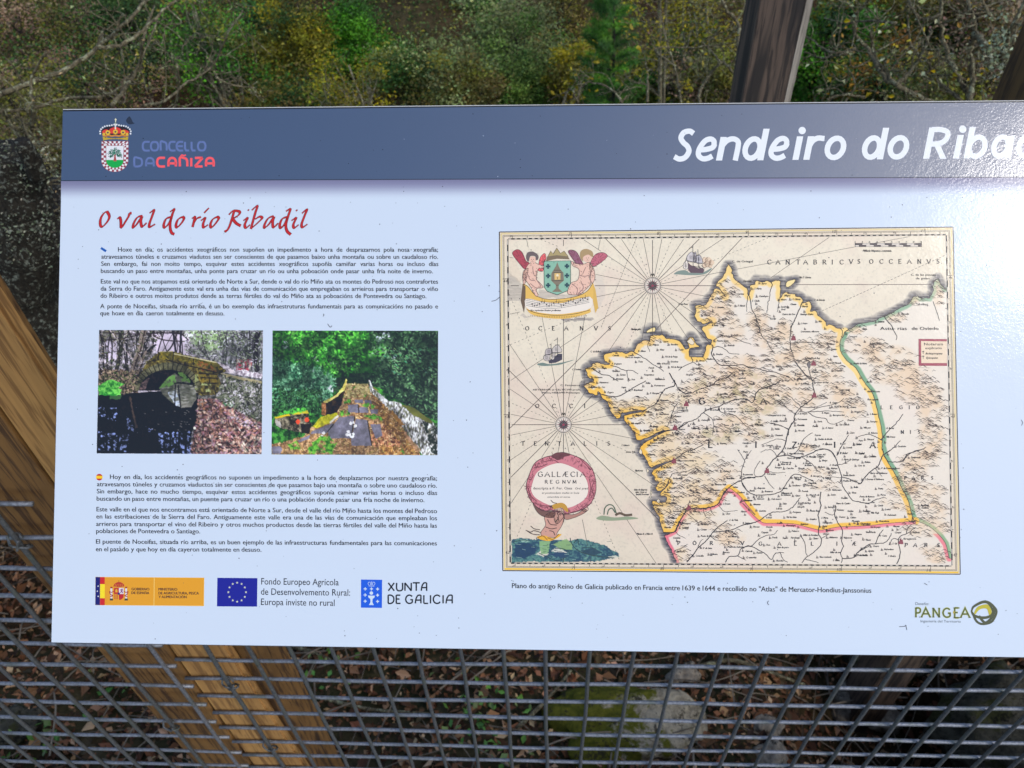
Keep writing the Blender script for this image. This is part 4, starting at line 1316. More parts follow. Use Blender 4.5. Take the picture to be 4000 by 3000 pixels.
for i in range(190):
    a_ = rs.uniform(math.pi * .95, math.pi * 2.05); r0 = rs.uniform(.25, 1)
    x, y = 400 + 118 * r0 * math.cos(a_), 745 + 115 * r0 * math.sin(a_) + rs.uniform(0, 35)
    b_ = rs.uniform(0, 3.14); s_ = rs.uniform(12, 20)
    tr.poly(Cq([(x - s_ * math.cos(b_), y - s_ * math.sin(b_)), (x + 5 * math.sin(b_), y - 5 * math.cos(b_)), (x + s_ * math.cos(b_), y + s_ * math.sin(b_)), (x - 5 * math.sin(b_), y + 5 * math.cos(b_))]), (20, 90, 70) if rs.random() < .7 else (60, 150, 120), i % 5)
tr.done()
kr = Print("crown", cr, 6e-5)
kr.poly(Cq(smooth([(190, 400), (200, 345), (290, 300), (405, 300), (520, 300), (615, 345), (625, 400), (590, 440), (405, 450), (225, 440)], 5, True)), (35, 28, 30))
for pts in ([(200, 400), (215, 360), (280, 345), (290, 410)], [(300, 400), (320, 340), (400, 310), (400, 400)], [(415, 400), (412, 310), (490, 340), (510, 400)], [(525, 410), (530, 350), (600, 365), (618, 400)]):
    kr.poly(Cq(smooth(pts, 4, True)), (215, 60, 50), 1)
kr.poly(Cq([(205, 455), (300, 478), (405, 485), (510, 478), (612, 455), (600, 515), (505, 500), (405, 496), (300, 500), (215, 520)]), (190, 165, 45), 1)
kr.line(Cq(smooth([(205, 430), (250, 445), (300, 435), (350, 448), (405, 438), (460, 448), (510, 435), (560, 445), (610, 430)], 4)), 7, (200, 130, 50), up=2)
for x, y in ((288, 395), (407, 382), (527, 392)):
    for k in range(8):
        a_ = k * math.pi / 4; kr.disc(Cq([(x + 26 * math.cos(a_), y + 26 * math.sin(a_))])[0], 3.4, (225, 190, 60), 3, 8)
    kr.disc(Cq([(x, y)])[0], 3.6, (25, 60, 90), 4, 8)
for x in (225, 590): kr.disc(Cq([(x, 420)])[0], 6, (215, 180, 60), 3, 8)
for x in (250, 330, 405, 480, 560): kr.disc(Cq([(x, 478 + abs(x - 405) * -.06)])[0], 2.6, (120, 100, 30), 4, 6)
for s_ in (-1, 1):
    arcp = smooth([(20, 268), (75, 283), (130, 288), (185, 305), (225, 340), (243, 380), (238, 412)], 5)
    L_ = np.concatenate([[0], np.cumsum(np.hypot(*(arcp[1:] - arcp[:-1]).T))])
    for t_ in np.linspace(0, L_[-1], 9):
        kr.disc(Cq([(407 + s_ * np.interp(t_, L_, arcp[:, 0]), np.interp(t_, L_, arcp[:, 1]))])[0], 3.5, (222, 228, 234), 5, 8)
for k in range(4): kr.disc(Cq([(407, 330 - 24 * k)])[0], 3.2, (225, 228, 225), 5, 8)
kr.disc(Cq([(408, 245)])[0], 5, (80, 110, 110), 5, 8); kr.line(Cq([(410, 235), (410, 172)]), 3.4, (222, 224, 190), up=6); kr.line(Cq([(394, 192), (428, 192)]), 3.4, (222, 224, 190), up=7)
kr.done()
# ---- logos along the foot of the panel
lg = empty("ministry_logo"); lg.parent = panel; lg.location = tuple(B(580, 2308)[0] - np.array(panel.location))
def Lq(p): return Q('L', p)
pr = Print("plaque", lg, 3e-5)
pr.poly(Lq([(72, 168), (1416, 178), (1412, 530), (70, 518)]), (245, 200, 90))
pr.poly(Lq([(76, 174), (1411, 183), (1407, 524), (74, 514)]), (228, 160, 10), 1)
pr.poly(Lq([(74, 170), (130, 171), (128, 517), (71, 516)]), (12, 14, 110), 2)
for a_, b_, c_ in ((171, 257, (205, 25, 25)), (257, 432, (250, 225, 10)), (432, 517, (205, 25, 25))):
    pr.poly(Lq([(130, a_), (188, a_ + 1), (187, b_ + 1), (129, b_)]), c_, 2)
pr.line(Lq([(798, 178), (795, 526)]), 2, (250, 220, 130), up=3)
pr.done()
def star(pr, c, r, col, up=0):
    pts = []
    for k in range(10):
        a_ = -math.pi / 2 + k * math.pi / 5; q = r if k % 2 == 0 else r * .42
        pts.append((c[0] + q * math.cos(a_), c[1] + q * math.sin(a_)))
    pr.poly(pts, col, up)
pr = Print("lettering", lg, 8e-5)
DK = (44, 16, 26)
for s, x, y, x1 in (("GOBIERNO", 518, 334, 738), ("DE ESPAÑA", 518, 380, 737), ("MINISTERIO", 852, 336, 1082), ("DE AGRICULTURA, PESCA", 852, 384, 1348), ("Y ALIMENTACIÓN", 852, 430, 1197)):
    a, b = Lq([(x, y), (x1, y + 2)]); text(pr, s, a[0], a[1], 9.8, DK, b[0], b[1], bold=.03)
for x, y in ((106, 283), (96, 345), (106, 408)): star(pr, Lq([(x, y)])[0], 4, (225, 228, 240))
pr.done()
pr = Print("coat_of_arms", lg, 8e-5)
pr.poly(Lq([(302, 305), (362, 305), (362, 380), (302, 380)]), (190, 30, 35)); pr.poly(Lq([(362, 305), (422, 305), (422, 380), (362, 380)]), (225, 220, 225))
pr.poly(Lq([(302, 380), (362, 380), (362, 452), (330, 448), (305, 420)]), (225, 170, 30)); pr.poly(Lq([(362, 380), (422, 380), (418, 425), (390, 450), (362, 452)]), (190, 30, 35))
for x in (312, 328, 344): pr.line(Lq([(x, 382), (x, 445)]), 2.4, (190, 30, 35), up=1)
pr.poly(Lq([(318, 360), (318, 330), (332, 315), (346, 330), (346, 360)]), (225, 170, 30), 1)
pr.line(Lq(smooth([(378, 365), (395, 345), (385, 330), (405, 320), (400, 350), (410, 368)], 4)), 3.2, (120, 40, 130), up=1)
pr.disc(Lq([(362, 376)])[0], 4.6, (40, 45, 110), 2)
pr.poly(Lq(smooth([(300, 290), (305, 260), (330, 240), (362, 232), (395, 240), (422, 260), (424, 290), (362, 298)], 4, True)), (185, 45, 30))
pr.line(Lq([(303, 292), (362, 300), (422, 292)]), 3.6, (215, 150, 40), up=1); pr.line(Lq([(362, 236), (362, 212)]), 1.6, (120, 40, 30), up=1)
for x in (312, 335, 362, 389, 412): pr.line(Lq([(x, 288), (362 + (x - 362) * .75, 256)]), 1.6, (215, 150, 40), up=2)
for x in (270, 452):
    pr.poly(Lq([(x - 12, 310), (x + 12, 310), (x + 12, 435), (x - 12, 435)]), (222, 222, 225)); pr.poly(Lq([(x - 19, 435), (x + 19, 435), (x + 21, 460), (x - 21, 460)]), (60, 70, 60))
    pr.poly(Lq([(x - 14, 290), (x + 14, 290), (x + 12, 310), (x - 12, 310)]), (165, 50, 40))
    s_ = -1 if x < 362 else 1
    pr.line(Lq(smooth([(x - s_ * 30, 345), (x, 360), (x + s_ * 22, 350), (x + s_ * 10, 385), (x - s_ * 18, 400), (x + s_ * 18, 415)], 4)), 3, (165, 30, 40), up=2)
pr.done()

uf = empty("union_flag_logo"); uf.parent = panel; uf.location = tuple(B(930, 2310)[0] - np.array(panel.location))
pr = Print("flag", uf, 3e-5); pr.poly(Lq([(1577, 180), (2072, 184), (2067, 536), (1572, 533)]), (8, 14, 150)); pr.done()
pr = Print("stars", uf, 8e-5)
for k in range(12):
    a_ = k * math.pi / 6; star(pr, Lq([(1822 + 109 * math.sin(a_), 357 - 117 * math.cos(a_))])[0], 5.4, (205, 210, 190))
pr.done()
pr = Print("lettering", uf, 8e-5)
for s, x, y, x1, y1 in (("Fondo Europeo Agrícola", 1020.5, 2283, 1323, 2286.5), ("de Desenvolvemento Rural:", 1019.5, 2323, 1367.5, 2327), ("Europa inviste no rural", 1019.5, 2363, 1307, 2367)):
    text(pr, s, x, y, 25, (22, 24, 34), x1, y1, bold=.002)
pr.done()

xg = empty("regional_logo"); xg.parent = panel; xg.location = tuple(B(1580, 2320)[0] - np.array(panel.location))
def Xq(p): return Q('X', p)
pr = Print("blue_square", xg, 3e-5); pr.poly(Xq([(996, 176), (1224, 179), (1222, 483), (995, 480)]), (10, 90, 225)); pr.done()
pr = Print("chalice_emblem", xg, 8e-5)
LB = (205, 225, 245)
for x, y in ((1042, 277), (1109, 277), (1175, 279), (1041, 343), (1175, 345), (1041, 410), (1175, 412)):
    pr.line(Xq([(x - 17, y), (x + 17, y)]), 3.6, LB); pr.line(Xq([(x, y - 17), (x, y + 17)]), 3.6, LB, up=1)
pr.disc(Xq([(1108, 322)])[0], 6.8, LB, 0, 18)
pr.poly(Xq([(1071, 349), (1146, 350), (1140, 372), (1122, 385), (1118, 420), (1135, 452), (1082, 451), (1099, 420), (1097, 385), (1078, 372)]), LB)
pr.line(Xq(smooth([(1085, 240), (1072, 222), (1078, 206), (1095, 206), (1100, 238)], 4)), 1.6, LB); pr.line(Xq(smooth([(1132, 240), (1147, 222), (1140, 206), (1124, 206), (1118, 238)], 4)), 1.6, LB)
pr.line(Xq([(1109, 236), (1109, 196)]), 1.6, LB); pr.line(Xq([(1080, 246), (1138, 247)]), 2, LB)
pr.done()
pr = Print("lettering", xg, 8e-5)
XA = [[(0, 0), (.12, .55), (.40, .92), (.62, 1), (1, 1)], [(1, 1), (1, 0)], [(.14, .40), (1, .40)]]
def xs_(ch, xa, xb, yt, yb):
    if ch == 'A': st = XA
    else: st = SK[ch][1]
    W = 1.0 if ch == 'A' else SK[ch][0]
    for q in st:
        q = np.array(q, float); p = smooth(q, 5) if len(q) > 3 else np.linspace(q[0], q[-1], 3) if len(q) == 2 else q
        x0_ = min(k[0] for s_ in st for k in s_); x1_ = max(k[0] for s_ in st for k in s_)
        pr.line(Xq(np.stack([xa + 7 + (p[:, 0] - x0_) / max(x1_ - x0_, .01) * (xb - xa - 14), yb - 6 - p[:, 1] * (yb - yt - 12)], -1)), 5.6, (14, 14, 22))
for ch, xa, xb in (('X', 1284, 1362), ('U', 1374, 1452), ('N', 1464, 1546), ('T', 1548, 1638), ('A', 1640, 1712)): xs_(ch, xa, xb, 206, 304)
for ch, xa, xb in (('D', 1283, 1358), ('E', 1370, 1430), ('G', 1472, 1565), ('A', 1576, 1650), ('L', 1668, 1728), ('I', 1740, 1756), ('C', 1770, 1858), ('I', 1876, 1892), ('A', 1908, 1988)): xs_(ch, xa, xb, 339, 440)
pr.done()

dg_ = empty("designer_logo"); dg_.parent = panel; dg_.location = tuple(B(3730, 2390)[0] - np.array(panel.location))
def Gq(p): return Q('G', p)
pr = Print("lettering", dg_, 6e-5)
OL = (84, 96, 48)
for s, x, y, x1, y1, cap in (("Deseño:", 334, 279, 568, 282, 10.6), ("Ingeniería del Territorio", 424, 578, 1118, 585, 9.6)):
    a, b = Gq([(x, y), (x1, y1)]); text(pr, s, a[0], a[1], cap, (70, 84, 88), b[0], b[1])
for ch, xa, xb, yt, yb in (('P', 330, 420, 332, 485), ('A', 440, 590, 332, 488), ('N', 630, 760, 336, 488), ('G', 808, 940, 338, 490), ('E', 1000, 1082, 330, 500), ('A', 1118, 1272, 332, 495)):
    a = Gq([(xa, yb)])[0]
    for wd_, cl_, u_ in ((8.2, (205, 212, 90), 0), (5.6, OL, 6)):
        skel(pr, ch, a[0], a[1], (yb - yt) * .22604, wd_, cl_, (xb - xa) * .22604, serif=.12, up=u_)
pr.line(Gq([(985, 405), (1010, 408)]), 8, (190, 170, 20), up=8)
pr.done()
pr = Print("ring_emblem", dg_, 6e-5)
YG, DG = (188, 178, 0), (66, 72, 28)
pr.poly(Gq(smooth([(1350, 410), (1400, 320), (1480, 280), (1580, 270), (1640, 330), (1650, 430), (1610, 460), (1570, 350), (1480, 345), (1420, 380), (1370, 440)], 4, True)), YG, 0)
pr.line(Gq(smooth([(1310, 370), (1340, 310), (1440, 250), (1530, 225), (1600, 250), (1650, 330), (1670, 400), (1640, 460), (1560, 495), (1450, 495), (1350, 460), (1310, 400)], 6, True)), np.array([6 + 5 * abs(math.sin(i * .09)) for i in range(72)]), DG, True, 2)
pr.line(Gq(smooth([(1330, 430), (1380, 545), (1450, 600), (1540, 605), (1640, 575), (1700, 500), (1735, 390), (1690, 310), (1610, 240), (1530, 215)], 6)), 9, DG, up=4)
pr.line(Gq(smooth([(1430, 470), (1540, 585), (1650, 500), (1690, 400), (1690, 310)], 6)), 10, DG, up=6)
pr.done()

# specks and hairs on the laminate
pr = Print("dirt_specks", panel, 14e-5)
rs = np.random.default_rng(17)
for i in range(420):
    x = rs.uniform(260, 4400); y = rs.uniform(440, 2500)
    pr.disc((x, y), rs.uniform(.8, 2.4), (70, 72, 82) if y > 720 else ((36, 44, 58) if rs.random() < .7 else (150, 165, 190)), 0, 6)
pr.done()['kind'] = 'stuff'
pr = Print("stray_hairs", panel, 15e-5)
for pts in ([(3512, 2448), (3535, 2446), (3538, 2442), (3542, 2460)], [(3002, 2346), (2998, 2355), (3003, 2363)], [(3610, 2278), (3622, 2285)], [(1262, 1226), (1266, 1230), (1262, 1236)], [(1998, 2266), (2000, 2269)], [(1920, 1177), (1938, 1172), (1952, 1160)], [(2095, 2100), (2100, 2112)], [(3988, 1640), (3994, 1650), (3990, 1662)], [(1280, 1265), (1290, 1278), (1297, 1272)]):
    pr.line(smooth(pts, 4), 2.2, (60, 62, 72), up=1)
pr.poly(smooth([(493, 470), (505, 455), (512, 462), (520, 478), (527, 482), (510, 486), (500, 483)], 4, True), (40, 50, 70))
pr.done()
# ------------------------------------------------------------------ painted sheets: fine grids coloured vertex by vertex
class Sheet:
    """a printed picture, painted in its own drawing units (x0..x1, y0..y1)"""
    def __init__(s, tile, x0, y0, x1, y1, w, h):
        s.tile = tile; s.w, s.h_ = w, h
        s.X, s.Y = np.meshgrid(np.linspace(x0, x1, w), np.linspace(y0, y1, h))
        s.c = np.zeros((h, w, 3))
        s.px = (x1 - x0) / w
    def fill(s, mask, col):
        m_ = np.clip(mask, 0, 1)[..., None]
        s.c = s.c * (1 - m_) + np.asarray(col, float) * m_
    def inside(s, pts, jit=0, seed=0, cell=8):
        X, Y = s.X, s.Y
        if jit:
            X = X + (fbm(s.h_, s.w, cell, seed, 3) - .5) * 2 * jit; Y = Y + (fbm(s.h_, s.w, cell, seed + 5, 3) - .5) * 2 * jit
        p = np.asarray(pts, float); r = np.zeros(X.shape, bool)
        for i in range(len(p)):
            (xa, ya), (xb, yb) = p[i - 1], p[i]
            if ya == yb: continue
            cnd = (ya > Y) != (yb > Y)
            r ^= cnd & (X < (xb - xa) * (Y - ya) / (yb - ya) + xa)
        return r.astype(float)
    def dist(s, pts, closed=False):
        p = np.asarray(pts, float)
        d = np.full(s.X.shape, 1e9)
        for i in range(0 if closed else 1, len(p)):
            a, b = p[i - 1], p[i]
            v = b - a; L = max((v * v).sum(), 1e-9)
            t_ = np.clip(((s.X - a[0]) * v[0] + (s.Y - a[1]) * v[1]) / L, 0, 1)
            d = np.minimum(d, np.hypot(s.X - a[0] - t_ * v[0], s.Y - a[1] - t_ * v[1]))
        return d
    def stroke(s, pts, w, col, soft=1.0, jit=0, seed=1):
        d = s.dist(pts)
        if jit: d = d + (fbm(s.h_, s.w, 4, seed, 2) - .5) * jit
        s.fill(np.clip((w / 2 - d) / (soft * s.px) + .5, 0, 1), col)
    def dabs(s, mask, n, L, W, pal, seed, ang=(0, 6.28), a=.9):
        """n small leaf or stone dabs scattered over a mask; L, W in grid cells"""
        r = np.random.default_rng(seed)
        idx = np.flatnonzero(mask.ravel() > .5)
        if len(idx) == 0: return
        q = idx[r.integers(0, len(idx), n)]
        pal = np.array(pal, float)
        for k in range(n):
            cy, cx = divmod(int(q[k]), s.w)
            l = L * r.uniform(.5, 1.4); w = W * r.uniform(.6, 1.3); t_ = r.uniform(*ang)
            R = int(l) + 2
            y0, y1, x0, x1 = max(0, cy - R), min(s.h_, cy + R + 1), max(0, cx - R), min(s.w, cx + R + 1)
            yy, xx = np.mgrid[y0:y1, x0:x1]
            u = (xx - cx) * math.cos(t_) + (yy - cy) * math.sin(t_); v = -(xx - cx) * math.sin(t_) + (yy - cy) * math.cos(t_)
            m_ = np.clip(1.4 - np.hypot(u / l, v / w) * 1.2, 0, 1)[..., None] * a
            col = np.clip(pal[r.integers(0, len(pal))] * r.uniform(.8, 1.2), 0, 255)
            s.c[y0:y1, x0:x1] = s.c[y0:y1, x0:x1] * (1 - m_) + col * m_
    def n(s, cell, seed, o=4): return fbm(s.h_, s.w, cell, seed, o)
    def build(s, name, parent, quad, h):
        q = np.asarray(quad, float)               # TL, TR, BR, BL in survey units
        u = np.linspace(0, 1, s.w)[None, :, None]; v = np.linspace(0, 1, s.h_)[:, None, None]
        P = (q[0] * (1 - u) + q[1] * u) * (1 - v) + (q[3] * (1 - u) + q[2] * u) * v
        P = P.reshape(-1, 2)
        W = B(P[:, 0], P[:, 1]) + N_PAN[None] * h
        off = np.array(parent.location)
        if parent.parent is not None: off = off + np.array(parent.parent.location)
        W = W - off
        i = np.arange((s.h_ - 1) * s.w).reshape(s.h_ - 1, s.w)[:, :-1].ravel()
        F = np.stack([i, i + s.w, i + s.w + 1, i + 1], -1)
        me = bpy.data.meshes.new(name)
        me.vertices.add(len(W)); me.vertices.foreach_set('co', W.ravel())
        me.loops.add(F.size); me.loops.foreach_set('vertex_index', F.ravel().astype(np.int32))
        me.polygons.add(len(F)); me.polygons.foreach_set('loop_start', np.arange(0, F.size, 4, dtype=np.int32))
        me.update(calc_edges=True); me.validate()
        a = me.color_attributes.new('ink', 'FLOAT_COLOR', 'POINT')
        c4 = np.ones((s.h_ * s.w, 4)); c4[:, :3] = alb(np.clip(s.c, 0, 255)).reshape(-1, 3)
        a.data.foreach_set('color', c4.ravel())
        me.materials.append(M_PRINT)
        o = bpy.data.objects.new(name, me); COL.objects.link(o); o.parent = parent
        return o

def lerp3(a, b, f): return np.asarray(a, float) * (1 - f[..., None]) + np.asarray(b, float) * f[..., None]
def soft(f, c, k): return np.clip((f - c) * k * .62 + .5, 0, 1) if k < 8 else np.clip((f - c) * k + .5, 0, 1)
def sharp(f, c, k): return np.clip((f - c) * k + .5, 0, 1)

# ---- photograph of the old bridge
def bridge_photo():
    S = Sheet('PB', 100, 60, 2120, 1575, 380, 286)
    r_ = random.Random(4)
    n1, n2, n3 = S.n(10, 1), S.n(34, 2), S.n(5, 3, 4)
    X, Y = S.X, S.Y
    S.c = lerp3((42, 42, 36), (196, 188, 206), soft(n1 * .55 + n3 * .45, .50, 5))
    S.fill(np.clip((X - 1150) / 500, 0, 1) * .62, lerp3((58, 62, 58), (150, 152, 162), soft(n1 * .4 + n3 * .6, .5, 4)))
    S.fill(S.inside([(1150, 60), (1700, 60), (1600, 330), (1450, 300), (1280, 220)], 70, 8) * sharp(n3, .48, 5) * .8, (118, 150, 92))
    S.fill(S.inside([(760, 120), (1230, 80), (1180, 380), (820, 340)], 60, 3) * .85, (214, 202, 226))
    S.fill(S.inside([(180, 190), (330, 190), (300, 420), (210, 440)], 40, 4) * .7, (205, 195, 220))
    S.fill(S.inside([(100, 60), (480, 60), (420, 200), (110, 190)], 50, 5) * sharp(n3, .5, 4) * .7, (92, 92, 62))
    for k in range(34):                            # stems of the wood
        x = r_.uniform(120, 2110); t_ = r_.uniform(-160, 160)
        yb = 620 if x < 650 else 330 + max(0, (x - 1000)) * .22
        S.stroke(smooth([(x + t_, 60), (x + t_ * .4 + r_.uniform(-30, 30), 250), (x, yb)], 3), r_.uniform(7, 20), (34, 30, 30) if x < 1200 else (52, 50, 54), 1.2)
    for pts, w, c in [([(120, 190), (400, 160), (640, 110), (860, 95), (1100, 105), (1200, 180)], 17, (44, 36, 38)), ([(150, 90), (420, 110), (700, 110), (900, 180), (1190, 200)], 13, (50, 42, 44)), ([(230, 60), (380, 240), (520, 420), (600, 470)], 12, (178, 165, 170)), ([(800, 240), (640, 370), (600, 400)], 20, (24, 22, 24)), ([(1110, 70), (1100, 330)], 24, (40, 36, 44)), ([(1010, 70), (1030, 200), (1050, 340)], 24, (40, 36, 44)), ([(2060, 70), (2030, 300), (2050, 540)], 64, (34, 28, 36)), ([(1830, 100), (1960, 190), (2010, 350)], 12, (44, 40, 46)), ([(360, 60), (370, 330), (310, 600)], 50, (44, 42, 36)), ([(1800, 420), (1980, 420)], 10, (120, 60, 70)), ([(1810, 420), (1800, 560)], 10, (140, 70, 80))]:
        S.stroke(smooth(pts, 4), w, c, 1.5, 6)
    for pts, w in ([(650, 60), (600, 300), (520, 560), (500, 790)], 66), ([(680, 330), (600, 520), (530, 790)], 34):
        S.stroke(smooth(pts, 4), w, (132, 120, 112), 1.5, 10); S.stroke(smooth(np.array(pts) + [14, 0], 4), w * .35, (60, 50, 46), 1.5, 16)
    S.fill(S.inside([(1820, 430), (1990, 430), (1980, 560), (1810, 560)], 12, 6) * sharp(n3, .5, 4), (150, 62, 76))
    S.fill(S.inside([(110, 540), (620, 560), (600, 830), (110, 850)], 40, 7), lerp3((26, 22, 18), (120, 100, 84), soft(n1 * .3 + n3 * .7, .58, 6)))
    Rg = lambda p, j=30, sd=200: S.inside(p, j, sd)
    S.dabs(Rg([(1150, 60), (2120, 60), (2120, 560), (1600, 440), (1150, 330)]), 700, 4, 1.3, [(66, 74, 58), (150, 160, 140), (110, 128, 96), (190, 190, 206), (50, 50, 52)], 201)
    S.dabs(Rg([(100, 60), (900, 60), (700, 420), (560, 800), (100, 800)]), 500, 4, 1.2, [(40, 36, 30), (100, 92, 74), (176, 168, 176), (70, 84, 52), (26, 22, 20)], 202)
    # right bank beyond the parapet
    S.fill(S.inside([(1500, 560), (2120, 700), (2120, 1575), (1300, 1575), (1330, 880)], 20, 9), lerp3((40, 42, 36), (132, 128, 128), soft(n1 * .4 + n3 * .6, .52, 5)))
    S.fill(S.inside([(1560, 450), (1700, 500), (1760, 560), (1880, 540), (2110, 590), (2110, 650), (1680, 580)], 12, 10), lerp3((120, 110, 120), (222, 214, 228), soft(n3, .45, 5)))
    S.fill(S.inside([(1600, 580), (2110, 680), (2110, 720), (1650, 630)], 8, 11) * .8, (170, 160, 120))
    # the bridge
    body = [(560, 800), (610, 620), (700, 440), (840, 330), (1020, 325), (1290, 395), (1560, 455), (1680, 560), (1560, 600), (1620, 720), (1560, 850), (1320, 860), (1290, 780)]
    st = lerp3((38, 34, 22), (112, 100, 44), soft(n1 * .5 + n3 * .5, .50, 4))
    S.fill(S.inside(body, 10, 12), st)
    S.fill(S.inside([(840, 330), (1020, 325), (1290, 395), (1560, 455), (1660, 560), (1400, 500), (1020, 420), (840, 420)], 10, 13) * .7, lerp3((70, 72, 14), (150, 132, 32), soft(n3, .5, 4)))
    S.fill(S.inside([(1290, 430), (1500, 470), (1560, 560), (1380, 560)], 22, 14) * sharp(n3, .55, 5), (150, 82, 44))
    S.fill(S.inside([(1330, 590), (1570, 600), (1560, 700), (1340, 690)], 14, 15) * .6, (140, 116, 30))
    S.dabs(S.inside(body), 420, 4.5, 2.4, [(52, 48, 26), (112, 106, 50), (140, 128, 60), (34, 30, 18), (92, 84, 52)], 203, a=.65)
    for pts in ([(930, 420), (1100, 470), (1400, 540), (1560, 580)], [(700, 450), (840, 425)], [(1020, 330), (1015, 430)], [(1270, 400), (1270, 480)], [(1360, 640), (1570, 650)], [(1340, 590), (1560, 600)], [(1360, 720), (1560, 710)], [(1460, 600), (1470, 700)], [(840, 335), (835, 420)]):
        S.stroke(pts, 11, (26, 22, 16), 1.2, 5)
    S.stroke([(1030, 350), (1280, 400), (1550, 455)], 12, (196, 190, 150), 1.2, 8); S.stroke([(850, 326), (1010, 322)], 8, (170, 160, 110), 1.2, 6)
    arc = lambda ry, rx=345, cx=955, cy=800: [(cx - rx * math.cos(a), cy - ry * math.sin(a)) for a in np.linspace(0, math.pi, 26)]
    ring = arc(345, 410) 
    S.fill(S.inside(ring + [(1370, 800)], 6, 16), lerp3((52, 52, 34), (110, 108, 84), soft(n1, .5, 4)))
    for a in np.linspace(.35, 2.8, 17):
        S.stroke([(955 - 330 * math.cos(a), 800 - 245 * math.sin(a)), (955 - 415 * math.cos(a), 800 - 345 * math.sin(a))], 9, (24, 22, 16), 1.2)
    S.fill(S.inside(arc(255, 345) + [(1300, 805)], 4, 17), lerp3((8, 8, 8), (40, 34, 34), soft(n3, .6, 4)))
    S.fill(S.inside([(600, 790), (640, 700), (740, 640), (700, 720), (680, 790)], 10, 18), lerp3((44, 38, 38), (112, 92, 92), soft(n3, .5, 4)))
    # water
    S.fill(S.inside([(100, 850), (450, 840), (900, 800), (1330, 830), (1340, 1000), (1320, 1200), (1260, 1300), (1250, 1575), (100, 1575)], 6, 19), lerp3((6, 6, 8), (26, 24, 24), soft(n3, .55, 4)))
    lens = [(850, 770), (960, 640), (1040, 588), (1150, 660), (1260, 730), (1300, 800), (1310, 900), (1250, 1000), (1130, 1012), (1000, 940), (900, 850)]
    S.fill(S.inside(lens, 6, 20), lerp3((58, 62, 50), (128, 126, 120), soft(n2 * .6 + n3 * .4, .5, 4)))
    S.fill(S.inside([(850, 770), (960, 640), (1040, 588), (1060, 700), (980, 760)], 10, 21) * sharp(n3, .42, 5), (96, 140, 70))
    S.fill(S.inside([(1080, 560), (1180, 600), (1240, 700), (1130, 690)], 12, 22) * sharp(n3, .45, 5), (86, 120, 60))
    S.fill(S.inside([(960, 830), (1060, 780), (1120, 1000), (1060, 985)], 10, 23) * .8, (190, 205, 232))
    S.dabs(S.inside([(870, 770), (1300, 730), (1300, 880), (1130, 1000), (900, 850)]), 160, 5, 2, [(110, 112, 100), (150, 150, 146), (70, 72, 60)], 207, (-.15, .15), .6)
    S.stroke([(1040, 712), (1150, 706), (1250, 722)], 18, (20, 18, 14), 1.5, 16)
    for pts in ([(1050, 730), (1045, 980)], [(1085, 740), (1120, 1000)]): S.stroke(pts, 15, (24, 21, 20), 1.2, 6)
    # mirrored sky in the water
    sky_ = sharp(n3 * .6 + n1 * .4, .56, 9)
    for reg, f in (([(110, 1000), (340, 1010), (330, 1170), (190, 1130), (110, 1110)], .9), ([(100, 1310), (480, 1330), (480, 1560), (100, 1540)], .85), ([(450, 1110), (560, 1150), (540, 1330), (470, 1250)], .7), ([(860, 1330), (1250, 1290), (1260, 1575), (900, 1575)], 1.0), ([(660, 1240), (780, 1250), (760, 1320)], .8)):
        S.fill(S.inside(reg, 30, 24) * sky_ * f, (138, 156, 216))
    for pts in ([(350, 1000), (370, 1250), (350, 1560)], [(210, 1000), (220, 1560)], [(510, 880), (540, 1080), (640, 1380)], [(1000, 1310), (1000, 1575)], [(1110, 1310), (1100, 1575)], [(1195, 1300), (1190, 1575)], [(560, 900), (700, 1300), (850, 1500)]): S.stroke(pts, 30, (18, 16, 16), 1.5, 16)
    S.stroke(smooth([(500, 880), (530, 1050), (580, 1250)], 4), 22, (62, 52, 46), 1.5, 20)
    for _ in range(26): S.stroke([(q := r_.uniform(640, 1240), w := r_.uniform(1040, 1300)), (q + 14, w + 2)], 5, (120, 120, 120), 1)
    # leaf bank at the right
    bank = [(1330, 900), (1560, 900), (1640, 960), (2120, 1180), (2120, 1575), (1250, 1575), (1290, 1300), (1330, 1060)]
    leaf = lerp3((52, 36, 34), (196, 148, 134), soft(n3, .5, 5))
    leaf = leaf * (1 - .45 * sharp(S.n(14, 31), .6, 4))[..., None] + np.array([112, 78, 96]) * (.45 * sharp(S.n(14, 31), .6, 4))[..., None]
    S.fill(S.inside(bank, 14, 25), leaf)
    S.fill(S.inside([(1340, 920), (1640, 940), (1660, 1080), (1340, 1080)], 18, 26) * .6, lerp3((60, 40, 24), (150, 104, 66), soft(n3, .5, 5)))
    S.fill(S.inside([(1660, 1060), (1800, 1090), (2110, 1220), (2110, 1260), (1900, 1230), (1720, 1140)], 16, 27) * .8, (196, 186, 222))
    for pts, w, c in (([(1790, 820), (1870, 930), (1950, 1045)], 60, (196, 196, 214)), ([(1560, 1080), (1700, 1200), (1830, 1150), (2110, 1230)], 10, (196, 170, 166)), ([(1820, 1400), (1980, 1575)], 12, (170, 160, 140)), ([(1700, 1180), (1940, 1330), (2110, 1290)], 10, (150, 120, 110)), ([(1930, 1330), (2090, 1290)], 34, (184, 130, 104))): S.stroke(smooth(pts, 4), w, c, 1.5, 12)
    S.fill(S.inside([(1640, 950), (1700, 890), (1780, 880), (1760, 1000), (1680, 1000)], 26, 28) * sharp(n3, .45, 4), (70, 130, 86))
    S.fill(S.inside([(1800, 1330), (2110, 1340), (2110, 1560), (1900, 1560)], 40, 29) * sharp(n3, .55, 4) * .7, (96, 116, 96))
